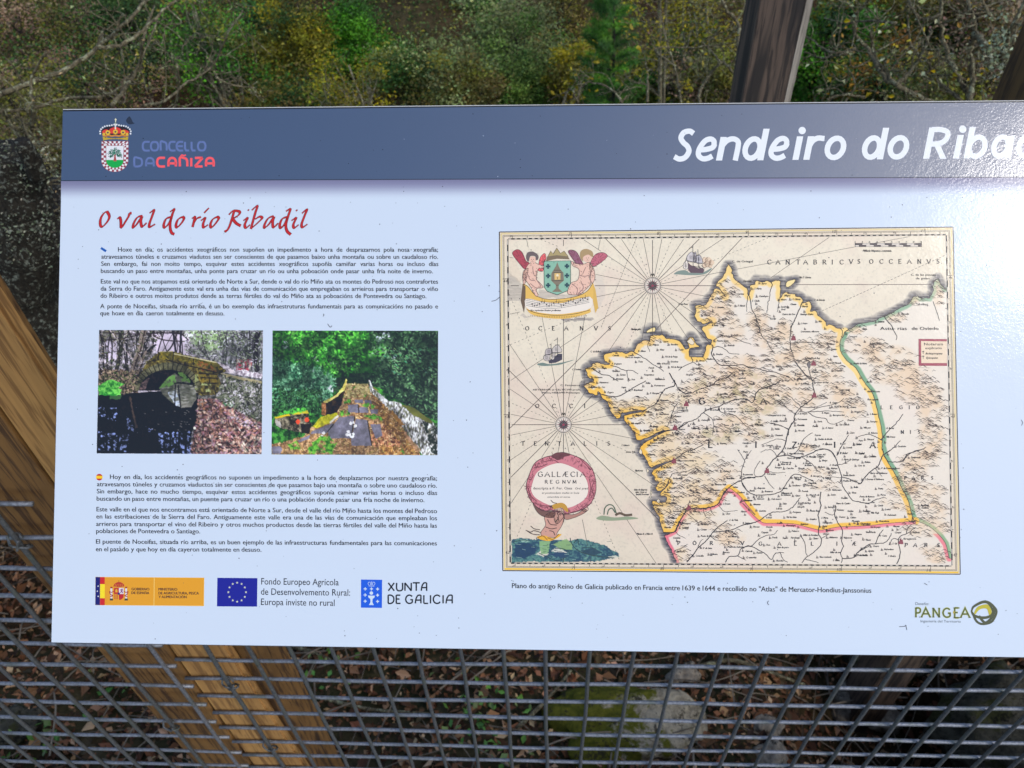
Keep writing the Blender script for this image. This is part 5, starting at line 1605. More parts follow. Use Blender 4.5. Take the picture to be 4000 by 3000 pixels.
    S.dabs(S.inside(bank, 20, 25), 1500, 5, 2.2, [(164, 124, 108), (208, 184, 170), (128, 84, 86), (60, 44, 44), (34, 26, 28), (140, 110, 128), (40, 30, 30), (104, 78, 64), (120, 116, 110)], 204)
    S.dabs(S.inside([(1640, 620), (2120, 720), (2120, 1200), (1640, 940), (1560, 860)], 20, 26), 1100, 4.5, 1.8, [(60, 66, 52), (130, 132, 120), (96, 104, 80), (34, 32, 28), (180, 176, 184)], 205)
    S.dabs(S.inside([(110, 560), (600, 560), (560, 830), (110, 850)], 30, 7), 600, 4, 1.8, [(30, 24, 20), (120, 104, 88), (70, 84, 46), (160, 140, 120)], 206)
    # ferns
    S.fill(S.inside([(110, 740), (200, 700), (250, 660), (420, 720), (330, 770), (390, 800), (380, 860), (110, 860)], 16, 30), lerp3((36, 120, 40), (122, 214, 92), soft(n3, .48, 5)))
    for k in range(9): S.stroke([(230 + k * 17, 690 + k * 4), (210 + k * 19, 750)], 5, (24, 90, 34), 1)
    S.fill(S.inside([(250, 860), (390, 860), (380, 910), (240, 910)], 14, 33) * .7, (70, 110, 62))
    S.fill(S.inside([(1300, 640), (1500, 720), (1480, 820), (1330, 800)], 26, 34) * sharp(n3, .58, 6), (150, 160, 112))
    S.fill(S.inside([(1290, 590), (1330, 600), (1330, 800), (1290, 780)], 8, 35) * sharp(n3, .5, 5), (130, 140, 90))
    S.fill(S.inside([(1700, 540), (1770, 540), (1770, 590), (1715, 590)], 8, 36), (226, 216, 226))
    for q in ((1295, 1260),): S.fill((np.hypot(X - q[0], Y - q[1]) < 16) * 1.0, (230, 230, 220))
    S.c = np.clip((S.c - 14) * 1.16 * (.62 + .76 * S.n(44, 61, 3)[..., None]) + 8, 0, 255)
    S.build("bridge_photo", panel, Q('PB', [(117, 60), (2121, 64), (2103, 1578), (87, 1569)]), 4e-5)
bridge_photo()

def path_photo():
    S = Sheet('PP', 95, 65, 2095, 1560, 380, 286)
    r_ = random.Random(9)
    X, Y = S.X, S.Y
    n1, n2, n3, n4 = S.n(11, 51), S.n(38, 52), S.n(5, 53, 4), S.n(8, 54, 4)
    S.c = lerp3((16, 40, 18), (74, 160, 56), soft(n4 * .6 + n2 * .4, .50, 4.5))
    S.fill(S.inside([(95, 65), (620, 65), (500, 330), (95, 420)], 80, 55) * .55, lerp3((34, 62, 34), (130, 158, 96), soft(n3, .5, 5)))
    S.fill(S.inside([(1000, 65), (1700, 65), (1400, 460), (1000, 420)], 80, 56) * .5, lerp3((34, 92, 30), (96, 190, 60), soft(n4, .5, 5)))
    S.fill(S.inside([(1250, 65), (2095, 65), (2095, 1150), (1700, 960), (1280, 660), (1420, 400), (1500, 300)], 70, 57) * .95, lerp3((12, 22, 18), (62, 92, 58), soft(n4 * .6 + n3 * .4, .54, 5)))
    S.fill(S.inside([(1420, 560), (2095, 560), (2095, 1150), (1700, 940), (1330, 720)], 40, 58) * .7, lerp3((18, 30, 26), (58, 84, 62), soft(n3, .55, 5)))
    S.fill(S.inside([(95, 400), (420, 380), (640, 520), (860, 620), (820, 860), (700, 940), (95, 1000)], 60, 59), lerp3((20, 48, 34), (124, 178, 140), soft(n4 * .5 + n3 * .5, .53, 5)))
    S.fill(S.inside([(95, 760), (700, 760), (720, 1000), (640, 1100), (95, 1080)], 50, 60) * .8, lerp3((10, 24, 14), (52, 92, 50), soft(n4, .56, 5)))
    S.fill(S.inside([(930, 380), (1120, 360), (1140, 560), (1000, 640), (880, 560)], 50, 61) * .75, (18, 26, 24))
    S.fill(S.inside([(840, 590), (1330, 560), (1380, 740), (960, 740), (840, 800)], 24, 62) * .85, lerp3((14, 20, 20), (52, 70, 48), soft(n3, .55, 5)))
    S.fill(S.inside([(750, 750), (835, 700), (835, 810), (760, 800)], 10, 63), (206, 216, 222))
    for x, y, q in ((1380, 180, 40), (1440, 130, 28), (1500, 110, 26), (255, 240, 34), (600, 400, 30), (630, 440, 16), (820, 440, 18), (870, 470, 14), (1560, 390, 22), (590, 545, 16), (1105, 530, 16), (120, 300, 12), (740, 280, 14), (1000, 300, 12)):
        S.fill((np.hypot(X - x, (Y - y) * .8) + (n3 - .5) * 50 < q) * .9, (206, 216, 236))
    for _ in range(230):                          # single bright leaves
        x, y = r_.uniform(1350, 2080), r_.uniform(260, 620); a = r_.uniform(-.9, -.2); L = r_.uniform(14, 30)
        S.stroke([(x, y), (x + L * math.cos(a), y - L * math.sin(a))], r_.uniform(9, 18), (r_.uniform(60, 110), r_.uniform(110, 150), r_.uniform(80, 110)), 1)
    for pts in ([(835, 640), (835, 820)], [(905, 640), (900, 760)], [(880, 80), (840, 330)], [(2010, 960), (2090, 880)], [(1820, 950), (2050, 1040)]): S.stroke(pts, 9, (40, 34, 30), 1.2, 4)
    fol = S.inside([(95, 65), (1250, 65), (1150, 560), (860, 640), (600, 520), (95, 420)], 30, 210)
    S.dabs(fol, 1500, 4.5, 2.2, [(40, 120, 32), (90, 190, 60), (130, 220, 96), (26, 80, 26), (18, 46, 18), (60, 150, 44)], 211)
    S.dabs(S.inside([(95, 400), (640, 470), (860, 640), (820, 880), (95, 1000)], 30, 212), 1000, 4.5, 1.8, [(70, 130, 96), (140, 196, 160), (36, 84, 56), (20, 50, 36), (100, 160, 116)], 213)
    S.dabs(S.inside([(1250, 65), (2095, 65), (2095, 1150), (1700, 950), (1300, 680)], 40, 214), 1300, 4.5, 2.2, [(40, 66, 42), (84, 120, 80), (16, 26, 20), (28, 44, 32), (110, 146, 110), (60, 96, 60)], 215)
    S.dabs(S.inside([(95, 780), (700, 780), (700, 1060), (95, 1080)], 30, 216), 700, 4, 2, [(16, 36, 18), (40, 80, 40), (70, 120, 70)], 217)
    cl_ = np.clip((S.n(26, 230, 3) - .5) * 5 + .5, 0, 1)
    S.fill((1 - cl_) * .55 * (Y < 760), (14, 30, 16))
    # path
    path = [(985, 705), (1255, 705), (1290, 800), (1520, 1010), (1700, 1260), (1890, 1560), (95, 1560), (95, 1430), (560, 1240), (700, 1110), (900, 1000), (960, 860)]
    S.fill(S.inside(path, 12, 64), lerp3((88, 66, 44), (186, 150, 108), soft(n3 * .7 + n1 * .3, .5, 5)))
    S.fill(S.inside([(990, 705), (1250, 705), (1290, 860), (960, 880)], 10, 65) * .8, lerp3((132, 126, 80), (192, 186, 130), soft(n3, .5, 4)))
    S.fill(S.inside([(1280, 820), (1500, 980), (1720, 1290), (1860, 1560), (1400, 1560), (1420, 1200), (1340, 940)], 30, 66) * .85, lerp3((92, 62, 30), (172, 130, 70), soft(n3, .52, 5)))
    S.fill(S.inside([(1280, 1170), (1430, 1180), (1700, 1460), (1320, 1450)], 40, 67) * .8, lerp3((70, 40, 28), (190, 130, 100), soft(n3, .5, 6)))
    S.dabs(S.inside(path, 12, 64), 1200, 4, 1.5, [(190, 156, 116), (130, 94, 60), (90, 62, 40), (210, 184, 140), (150, 120, 70), (120, 110, 60)], 218)
    sl = lerp3((84, 82, 90), (128, 126, 146), soft(n1 * .5 + n3 * .5, .5, 3))
    for p in ([(910, 1110), (1080, 1090), (1095, 1130), (1050, 1360), (780, 1365), (775, 1270)], [(1110, 1125), (1240, 1140), (1300, 1450), (1060, 1450), (1050, 1370)], [(580, 1280), (830, 1180), (830, 1220), (760, 1300), (560, 1310)], [(1280, 1190), (1400, 1190), (1430, 1330), (1350, 1360)], [(1010, 960), (1130, 950), (1140, 1050), (1010, 1050)], [(1140, 990), (1250, 980), (1260, 1050), (1150, 1055)], [(1280, 1010), (1380, 1010), (1370, 1060), (1290, 1065)], [(1090, 900), (1190, 890), (1200, 935), (1100, 935)], [(1210, 900), (1290, 900), (1300, 940), (1215, 940)], [(400, 1390), (560, 1320), (540, 1370), (430, 1410)], [(100, 1470), (190, 1455), (225, 1500), (200, 1550), (100, 1550)]):
        S.fill(S.inside(p, 7, 68), sl)
    for pts in ([(1095, 1110), (1070, 1240), (1050, 1360)], [(840, 1190), (770, 1280)], [(1135, 960), (1145, 1050)], [(1250, 1150), (1300, 1440)]): S.stroke(pts, 12, (30, 28, 26), 1.2, 5)
    S.dabs(S.inside([(95, 1080), (600, 1060), (590, 1200), (480, 1340), (95, 1440)], 20, 74) * 1.0, 10, 3, 2, [(60, 120, 50)], 219)
    for x, y in ((1080, 1170), (1100, 1210), (1020, 1280), (1000, 1320), (1040, 1320), (1080, 1310), (1070, 1340), (720, 1300), (700, 1340), (1050, 1180)): S.fill((np.hypot(X - x, Y - y) + (n3 - .5) * 30 < 18) * .9, (214, 216, 220))
    g = lerp3((40, 92, 24), (106, 176, 58), soft(n3, .48, 5))
    for p in ([(950, 890), (1080, 900), (1090, 940), (960, 945)], [(900, 1010), (1020, 1030), (1030, 1080), (930, 1090)], [(1150, 950), (1350, 950), (1330, 1000), (1240, 990)], [(1190, 1070), (1400, 1080), (1420, 1160), (1330, 1160)], [(520, 1480), (700, 1330), (780, 1330), (870, 1410), (860, 1550), (520, 1550)], [(300, 1440), (420, 1410), (450, 1500), (330, 1510)], [(1630, 1520), (1680, 1490), (1700, 1550)], [(1040, 740), (1090, 740), (1080, 790)], [(1170, 790), (1240, 830), (1200, 880)]):
        S.fill(S.inside(p, 34, 69) * sharp(n4, .42, 6), g)
    # left parapet and boulder
    S.fill(S.inside([(720, 930), (960, 760), (975, 800), (930, 960), (870, 1060), (745, 1090)], 8, 70), lerp3((16, 12, 8), (58, 44, 28), soft(n3, .55, 4)))
    S.fill(S.inside([(715, 920), (860, 850), (950, 745), (985, 645), (1000, 660), (970, 780), (880, 860), (770, 930), (720, 940)], 7, 71), lerp3((150, 142, 66), (206, 194, 118), soft(n3, .5, 4)))
    S.fill(S.inside([(695, 930), (750, 935), (745, 1090), (695, 1080)], 8, 72), lerp3((92, 60, 34), (170, 120, 80), soft(n3, .5, 4)))
    S.fill(S.inside([(590, 1220), (690, 1100), (880, 1055), (890, 1090), (790, 1180), (640, 1240)], 12, 73), lerp3((134, 134, 12), (190, 186, 40), soft(n3, .48, 4)))
    S.stroke([(890, 1095), (800, 1170)], 22, (200, 200, 190), 1.5, 14)
    S.fill(S.inside([(95, 1080), (600, 1060), (590, 1200), (480, 1340), (95, 1440)], 30, 74), lerp3((16, 46, 16), (70, 140, 56), soft(n4, .5, 5)))
    S.fill(S.inside([(130, 1120), (310, 1070), (530, 1050), (550, 1150), (580, 1200), (540, 1310), (180, 1240), (140, 1180)], 12, 75), lerp3((34, 30, 22), (150, 142, 120), soft(n1 * .4 + n3 * .6, .52, 5)))
    S.fill(S.inside([(440, 1190), (575, 1190), (550, 1310), (460, 1300)], 10, 76) * .85, (24, 18, 12))
    S.fill(S.inside([(130, 1110), (300, 1070), (320, 1090), (140, 1130)], 8, 77), (184, 162, 20)); S.fill(S.inside([(330, 1060), (520, 1025), (540, 1060), (350, 1080)], 8, 78), (164, 152, 40))
    for x, y in ((415, 1165), (515, 1140)): S.fill((np.hypot(X - x, Y - y) + (n3 - .5) * 20 < 27) * .9, (196, 70, 40))
    S.fill(S.inside([(140, 1140), (200, 1160), (210, 1240), (150, 1210)], 10, 79) * .8, (168, 166, 164))
    S.fill(S.inside([(170, 1060), (380, 1000), (520, 1000), (500, 1040), (200, 1090)], 16, 80) * sharp(n3, .42, 5), (80, 170, 60))
    # white lichen wall at the right
    wall = [(1255, 650), (1275, 660), (1310, 760), (1500, 910), (1620, 930), (1780, 1060), (2030, 1170), (2095, 1250), (2095, 1560), (1920, 1560), (1720, 1290), (1560, 1050), (1400, 900), (1280, 790)]
    S.fill(S.inside(wall, 6, 81), lerp3((70, 66, 58), (222, 226, 238), soft(n1 * .45 + n3 * .55, .47, 6)))
    S.dabs(S.inside(wall), 700, 5, 2.2, [(232, 236, 246), (60, 58, 52), (180, 180, 184), (90, 92, 70)], 220, (1.2, 1.9))
    S.fill(S.inside([(1310, 735), (1390, 790), (1390, 800), (1310, 760)], 4, 84), (120, 116, 60))
    S.fill(S.inside([(1650, 950), (1790, 980), (2040, 1160), (2000, 1180), (1800, 1080)], 8, 82), (100, 104, 46))
    S.fill(S.inside([(1900, 1150), (2095, 1180), (2095, 1560), (2010, 1520), (1960, 1300)], 26, 83) * sharp(n4, .46, 6), (36, 44, 36))
    S.fill(S.inside([(1700, 1270), (1900, 1500), (1860, 1540), (1690, 1320)], 16, 85) * .8, lerp3((120, 92, 60), (196, 150, 120), soft(n3, .5, 4)))
    S.fill(S.inside([(1540, 1010), (1700, 1200), (1650, 1200), (1540, 1070)], 12, 86) * .8, (150, 104, 44))
    S.c = np.clip((S.c - 14) * 1.18 * (.50 + 1.0 * S.n(40, 62, 4)[..., None]) + 8, 0, 255)
    S.build("path_photo", panel, Q('PP', [(107, 65), (2094, 68), (2087, 1562), (94, 1552)]), 4e-5)
path_photo()
# ------------------------------------------------------------------ the old map
mapo = empty("map_print"); mapo.parent = panel; mapo.location = tuple(B(2850, 1560)[0] - np.array(panel.location))
OUT_Q = np.array([(1950.6, 906.4), (3723, 887), (3751, 2243), (1964, 2229)])
INN_Q = np.array([(1986, 935.5), (3694, 919), (3716, 2208), (1996, 2197)])
def bil(q, u, v):
    u = np.asarray(u, float)[..., None]; v = np.asarray(v, float)[..., None]
    return (q[0] * (1 - u) + q[1] * u) * (1 - v) + (q[3] * (1 - u) + q[2] * u) * v

COAST = [('M10', [(668, 1505), (650, 1460), (625, 1410), (612, 1370), (580, 1320), (560, 1270), (545, 1222), (600, 1203), (560, 1190), (530, 1190), (520, 1150), (500, 1090), (480, 1020), (455, 985), (430, 940), (410, 880), (412, 848), (450, 850), (500, 858), (555, 862), (562, 805), (520, 795), (490, 788), (505, 755), (560, 690), (585, 640), (570, 690), (520, 725), (475, 742), (445, 715), (450, 690), (485, 640), (440, 630), (430, 590), (408, 555), (420, 518), (470, 490), (600, 425), (590, 420), (450, 465), (400, 490), (375, 465), (350, 420), (320, 365), (300, 335), (272, 285), (300, 240), (350, 205), (420, 165), (540, 100), (520, 90), (420, 135), (320, 180), (245, 190), (225, 130), (195, 90)]),
 ('M7', [(845, 1640), (800, 1590), (760, 1540), (705, 1490), (690, 1420), (720, 1398), (925, 1350), (900, 1335), (700, 1365), (655, 1372), (640, 1430), (600, 1442), (565, 1410), (520, 1350), (500, 1310), (482, 1260), (470, 1220), (425, 1190), (392, 1150), (385, 1120), (350, 1090), (340, 1140), (290, 1130), (240, 1110), (210, 1070), (175, 1030), (190, 1000), (250, 972), (290, 960), (290, 930), (250, 922), (215, 890), (205, 840), (187, 800), (220, 780), (270, 768), (285, 735), (340, 715), (390, 730), (440, 742), (500, 738), (470, 715), (440, 690), (422, 640), (440, 610), (520, 590), (590, 575), (660, 580), (710, 605), (770, 575), (815, 572), (830, 550), (850, 500), (880, 470), (930, 435), (1005, 430), (1025, 440), (1020, 400), (1045, 370), (1100, 362), (1170, 360), (1212, 375), (1232, 405), (1290, 405), (1380, 430), (1440, 470), (1482, 540), (1528, 530)]),
 ('M8', [(140, 345), (110, 290), (130, 250), (170, 228), (205, 250), (218, 290), (250, 330), (285, 355), (200, 370), (152, 392), (140, 440), (155, 485), (230, 488), (300, 490), (335, 480), (360, 400), (382, 330), (425, 325), (440, 290), (440, 265), (390, 250), (365, 210), (350, 180), (312, 130), (322, 95), (372, 70), (400, 45), (450, 30), (420, 22), (370, 40), (330, 62), (300, 30)]),
 ('M2', [(1440, 1480), (1395, 1410), (1412, 1370), (1422, 1310), (1405, 1262), (1450, 1238), (1530, 1248), (1572, 1228), (1602, 1180), (1640, 1110), (1680, 1050), (1702, 1000), (1740, 990), (1785, 1012), (1850, 1090), (1860, 1105), (1790, 1000), (1760, 968), (1728, 955), (1742, 900), (1780, 858), (1830, 810), (1842, 770), (1870, 740), (1882, 680), (1912, 622), (1950, 680), (1972, 722), (1960, 760), (1982, 785), (1997, 840), (2032, 870), (2082, 910)]),
 ('M3', [(198, 950), (262, 990), (272, 1050), (285, 1105), (305, 1050), (310, 980), (308, 945), (350, 933), (382, 928), (385, 890), (422, 873), (500, 892), (560, 870), (600, 892), (628, 897), (655, 880), (720, 868), (772, 890), (755, 930), (770, 1000), (765, 1060), (762, 1130), (792, 1100), (812, 1062), (872, 1050), (930, 1075), (982, 1073), (1000, 1110), (1042, 1110), (1097, 1150), (1102, 1200), (1130, 1200), (1202, 1185), (1227, 1230), (1232, 1280), (1220, 1332), (1282, 1325), (1312, 1350), (1332, 1400), (1402, 1450), (1452, 1500), (1462, 1547), (1522, 1530), (1602, 1580), (1682, 1610), (1702, 1640)]),
 ('M9', [(272, 170), (262, 205), (290, 180)]),
 ('M4', [(60, 1217), (130, 1180), (190, 1142), (290, 1117), (400, 1097), (442, 1065), (490, 1050), (520, 1040), (600, 997), (682, 945), (740, 925), (782, 890), (822, 830), (872, 825), (902, 845), (952, 840), (1002, 840), (1012, 818), (1032, 790), (1047, 742), (1042, 700), (1062, 650), (1102, 628), (1122, 680), (1152, 715), (1188, 742)])]
coast = np.vstack([Q(t_, p) for t_, p in COAST])
def wob(p, a, seed, n=4):
    p = smooth(p, n); r = np.random.default_rng(seed)
    return p + r.normal(0, a, p.shape)
coast_s = wob(coast, .9, 3, 3)
land = np.vstack([coast_s, bil(INN_Q, [1.0, 1.0], [.12, 1.0]), Q('M10', [(668, 1512)])])
ISLES = [('M7', [(975, 325), (990, 300), (1040, 275), (1085, 260), (1098, 285), (1085, 315), (1040, 322), (1000, 330)]), ('M3', [(845, 960), (850, 910), (880, 880), (940, 862), (995, 858), (970, 905), (930, 945), (880, 972)])]
isl = [Q(t_, p) for t_, p in ISLES]
WEST_BORD = [('M9', [(300, 140), (280, 195), (250, 235), (243, 330), (270, 400), (320, 470), (400, 540), (450, 590), (500, 680), (550, 760), (620, 850), (655, 950), (688, 1080), (712, 1180), (735, 1280), (745, 1400), (738, 1480), (752, 1560)]), ('M12', [(320, 10), (335, 90), (390, 190), (450, 280), (510, 400), (560, 510), (610, 600), (660, 720), (690, 850), (715, 915)])]
BORD = np.vstack([Q(t_, p) for t_, p in WEST_BORD])
EAST2 = Q('M12', [(715, 915), (850, 965), (950, 1025), (1050, 1120), (1120, 1220), (1165, 1400)])
SOUTH = np.vstack([Q('M12', [(735, 928), (640, 938), (400, 955), (200, 980), (0, 993)]), Q('M11', [(1382, 1108), (1250, 1120), (1040, 1128), (900, 1155), (830, 1162), (700, 1130), (570, 1097), (400, 1088), (230, 1085), (150, 1030), (80, 960), (0, 870)]), Q('M10', [(1521, 1000), (1440, 900), (1350, 790), (1240, 710), (1180, 770), (1125, 875), (1050, 912), (960, 930), (840, 930), (775, 970), (700, 1070), (650, 1175), (600, 1203), (545, 1225)])])
PCOAST = Q('M10', [(545, 1225), (562, 1270), (582, 1320), (612, 1370), (630, 1410), (652, 1460), (668, 1505)])
HILLS = [(2860, 1290, 60, 60, 14), (3060, 1300, 40, 60, 10), (2620, 1570, 90, 40, 12), (2590, 1690, 80, 40, 12), (2580, 1800, 70, 50, 14), (2560, 1900, 60, 60, 14), (2580, 2000, 70, 40, 12), (2760, 1920, 90, 60, 16), (2830, 1850, 80, 50, 12), (3100, 1480, 90, 50, 14), (3330, 1600, 60, 50, 8), (2820, 1450, 120, 40, 18), (2900, 1420, 90, 40, 14), (2800, 1200, 75, 75, 34), (2850, 1130, 60, 40, 12), (2960, 1250, 50, 55, 14), (2990, 1330, 55, 60, 18), (3040, 1400, 70, 45, 18), (3150, 1375, 100, 55, 26), (2890, 1480, 170, 45, 30), (2770, 1530, 130, 60, 30), (3240, 1330, 60, 35, 10), (3200, 1450, 100, 60, 24), (2960, 1540, 150, 45, 24), (3120, 1560, 100, 50, 22), (3280, 1540, 80, 60, 22), (2480, 1590, 120, 40, 26), (2560, 1635, 90, 45, 16), (2440, 1690, 50, 50, 10), (2650, 1740, 120, 50, 22), (2700, 1800, 140, 50, 26), (2670, 1880, 140, 60, 30), (2640, 1970, 150, 50, 26), (2720, 2010, 100, 35, 12), (2560, 2050, 40, 70, 14), (2960, 1590, 100, 40, 18), (2890, 1650, 110, 35, 16), (2950, 1700, 60, 30, 10), (2860, 1540, 90, 40, 12), (3190, 1845, 70, 25, 8), (3210, 1895, 70, 25, 8), (2790, 1700, 110, 45, 18), (3150, 1750, 40, 20, 4),
 (3380, 1350, 100, 40, 18), (3470, 1390, 120, 50, 24), (3520, 1460, 130, 60, 30), (3590, 1530, 100, 55, 28), (3640, 1600, 70, 60, 18), (3640, 1690, 60, 60, 18), (3640, 1760, 60, 40, 14), (3590, 1800, 90, 40, 16), (3560, 1850, 80, 40, 16), (3530, 1900, 80, 40, 12), (3600, 1920, 100, 40, 16), (3560, 1960, 130, 40, 18), (3650, 2000, 60, 40, 10), (3620, 2060, 100, 45, 20), (3640, 2150, 70, 25, 8), (3660, 2185, 50, 20, 6), (3665, 1140, 28, 65, 14), (3560, 1165, 45, 28, 10), (3500, 1240, 45, 22, 8), (3340, 1290, 40, 20, 6), (2640, 2050, 60, 30, 6), (2790, 2050, 70, 25, 8), (2850, 2100, 70, 40, 10), (2660, 2170, 40, 40, 10), (2470, 1340, 40, 40, 8), (2540, 1330, 50, 20, 6), (2330, 1420, 30, 30, 6), (2290, 1500, 30, 30, 6), (2390, 1600, 30, 50, 10)]

def map_sheet():
    x0, y0, x1, y1 = 1950.6, 887, 3751, 2243
    S = Sheet('', 0, 0, 1, 1, 700, 530)
    P = bil(OUT_Q, S.X, S.Y); S.X, S.Y = P[..., 0], P[..., 1]; S.px = 2.56
    X, Y = S.X, S.Y
    n1, n2, n3 = S.n(60, 101), S.n(18, 102), S.n(2.5, 103, 2)
    S.c = lerp3((243, 234, 214), (230, 218, 198), np.clip((Y - 900) / 1300 + (n1 - .5) * .8, 0, 1))
    S.c = S.c * (1 - .05 * n2 - .05 * sharp(n3, .7, 6))[..., None]
    S.fill(np.clip(.30 * sharp(S.n(90, 104), .62, 5), 0, 1), (226, 196, 186))
    ins = S.inside(INN_Q[[0, 1, 2, 3]])
    L = S.inside(land)
    for q in isl: L = np.maximum(L, S.inside(q))
    S.fill(L * .55, (238, 231, 224))
    d = S.dist(coast_s[::2])
    for q in isl: d = np.minimum(d, S.dist(q, True))
    strk = fbm(S.h_, S.w, 3, 105, 2)
    # horizontal engraved strokes of the sea
    line_ = value_noise(S.h_, max(S.w // 9, 4), 1.3, 106)
    line_ = np.repeat(line_, 10, axis=1)[:, :S.w]
    width = 19 + 10 * (value_noise(S.h_, S.w, 14, 107) - .5)
    sea = np.clip(1 - (d - 4) / width, 0, 1) * (1 - L) * ins
    S.fill(np.clip(sea ** .7 * (.80 + .8 * (line_ - .5)), 0, .92), lerp3((44, 42, 48), (84, 86, 100), strk))
    # tinted bands of the provinces
    gal = L * (Y < 2120) * (X < 3300) * S.inside(np.vstack([coast_s, [(3300, 1500), (3300, 2100)], SOUTH[::-1][:20][::-1] if False else [(2600, 2100)]]), 0) if False else L
    band = np.clip((17 + 10 * (n2 - .5) - d) / 8 + .5, 0, 1) * L * ins
    gsel = np.clip((X - 3292) / 6, 0, 1)
    yel = lerp3((250, 214, 132), (246, 190, 62), np.clip((Y - 1150) / 500, 0, 1))
    psel = (Y > 2088) * 1.0
    S.fill(band * (1 - gsel) * (1 - psel) * .95, yel)
    S.fill(np.clip((13 - d) / 5 + .5, 0, 1) * L * ins * gsel, (146, 182, 152))
    db = S.dist(BORD)
    e_ = np.vstack([BORD, EAST2[1:]])
    right = S.inside(np.vstack([e_, [(3900, 2240), (3900, 1290)]]))
    S.fill(np.clip((15 - db) / 4 + .5, 0, 1) * right * ins, (120, 168, 132)); S.fill(np.clip((17 - db) / 4 + .5, 0, 1) * (1 - right) * ins, lerp3((250, 218, 140), (246, 196, 80), np.clip((Y - 1400) / 400, 0, 1)))
    d2 = S.dist(EAST2); S.fill(np.clip((13 - d2) / 4 + .5, 0, 1) * right * ins, (140, 178, 134)); S.fill(np.clip((13 - d2) / 4 + .5, 0, 1) * (1 - right) * ins * (Y > 2085), (236, 132, 142))
    ds = S.dist(SOUTH); below = S.inside(np.vstack([SOUTH, [(2597, 2240), (3600, 2240)]]))
    S.fill(np.clip((15 - ds) / 4 + .5, 0, 1) * (1 - below) * L * ins, (246, 192, 66)); S.fill(np.clip((12 - ds) / 4 + .5, 0, 1) * below * L * ins, (238, 134, 146))
    dp = S.dist(PCOAST); S.fill(np.clip((11 - dp) / 4 + .5, 0, 1) * L * ins, (232, 118, 138))
    # warm wash on the hills
    for cx, cy, rx, ry, n in HILLS:
        m_ = np.clip(1 - ((X - cx) / rx) ** 2 - ((Y - cy) / ry) ** 2, 0, 1)
        S.fill(np.clip(m_ * 1.3, 0, 1) * L * ins * (.16 + .42 * sharp(n2, .50, 4)), (232, 198, 158) if cx > 2720 or cy < 1400 else (232, 204, 158))
        if 2700 < cx < 3000 and 1450 < cy < 1850: S.fill(np.clip(m_, 0, 1) * sharp(S.n(12, 120), .58, 6) * .5 * L, (178, 168, 118))
    # frame tint
    S.fill((1 - ins) * .35, (236, 222, 196))
    # sea at the foot of the cartouche
    wave = Q('M6', [(160, 1245), (250, 1225), (340, 1240), (450, 1235), (600, 1240), (760, 1260), (880, 1230), (1000, 1260), (1130, 1300), (1200, 1340), (1290, 1390), (1310, 1430), (1180, 1460), (1060, 1480), (160, 1482)])
    S.fill(S.inside(wave, 5, 130), lerp3((34, 72, 96), (92, 142, 132), sharp(n3 * .5 + n2 * .5, .5, 4)))
    for p, c in (([(190, 1290), (330, 1270), (420, 1330), (420, 1390), (300, 1440), (190, 1440)], (26, 58, 92)), ([(560, 1410), (650, 1360), (760, 1400), (720, 1440)], (34, 66, 100)), ([(890, 1370), (1010, 1330), (1130, 1380), (1020, 1420)], (36, 66, 84)), ([(420, 1400), (480, 1360), (560, 1400), (500, 1430)], (226, 222, 206)), ([(570, 1370), (640, 1330), (760, 1390), (700, 1380)], (222, 222, 208)), ([(1180, 1430), (1260, 1410), (1300, 1430), (1220, 1450)], (214, 214, 198)), ([(240, 1250), (330, 1235), (350, 1265), (270, 1275)], (150, 190, 176)), ([(660, 1270), (750, 1235), (800, 1290), (800, 1350), (700, 1360), (600, 1300)], (140, 176, 116)), ([(455, 1260), (570, 1260), (540, 1400), (470, 1400)], (142, 184, 126))):
        S.fill(S.inside(Q('M6', p), 4, 131) * .92, c)
    # clouds round the arms
    for p, c, f in (([(205, 830), (420, 1000), (420, 1290), (205, 1290)], (140, 132, 130), .55), ([(215, 560), (330, 640), (440, 900), (400, 1010), (210, 860)], (222, 200, 176), .5), ([(1640, 870), (1740, 900), (1800, 1060), (1810, 1230), (1700, 1430), (1620, 1500), (1600, 1200)], (206, 198, 190), .5), ([(1050, 1590), (1580, 1575), (1620, 1620), (1150, 1645)], (112, 106, 110), .8), ([(430, 1510), (560, 1570), (480, 1590), (400, 1540)], (150, 140, 140), .5), ([(700, 1110), (1100, 1200), (1400, 1190), (1480, 1160), (1300, 1250), (700, 1250)], (160, 150, 146), .6)):
        S.fill(S.inside(Q('M1', p), 5, 132) * f * (.7 + .6 * (line_ - .5)), c)
    S.build("paper", mapo, OUT_Q, 2e-5)
map_sheet()
INKM = (46, 38, 38)

# frame and graduated border
pr = Print("frame", mapo, 5e-5)
for k, (w_, c_) in ((0.0, (3.6, (24, 22, 22))), (.0040, (4.6, (226, 208, 150))), (.0078, (1.6, (70, 58, 40))), (.0100, (1.4, (70, 58, 40)))):
    q = bil(OUT_Q, [k, 1 - k, 1 - k, k], [k * 1.3, k * 1.3, 1 - k * 1.3, 1 - k * 1.3])
    pr.line(np.vstack([q, q[:1]])[[0, 1]], w_, c_); pr.line(q[[1, 2]], w_, c_); pr.line(q[[2, 3]], w_ if k != .004 else 6.5, c_ if k != .004 else (240, 196, 40)); pr.line(q[[3, 0]], w_, c_)
def bar(a, b, n, t, s0=0):
    a = np.array(a); b = np.array(b); d = (b - a) / np.hypot(*(b - a)); nn = np.array([-d[1], d[0]]) * t
    pr.poly([a, b, b + nn, a + nn], (34, 30, 32), 3)
    for i in range(n):
        if i % 2 == s0:
            p, q = a + (b - a) * (i + .1) / n, a + (b - a) * (i + .95) / n
            pr.poly([p + nn * .30, q + nn * .30, q + nn * .78, p + nn * .78], (232, 224, 212), 5)
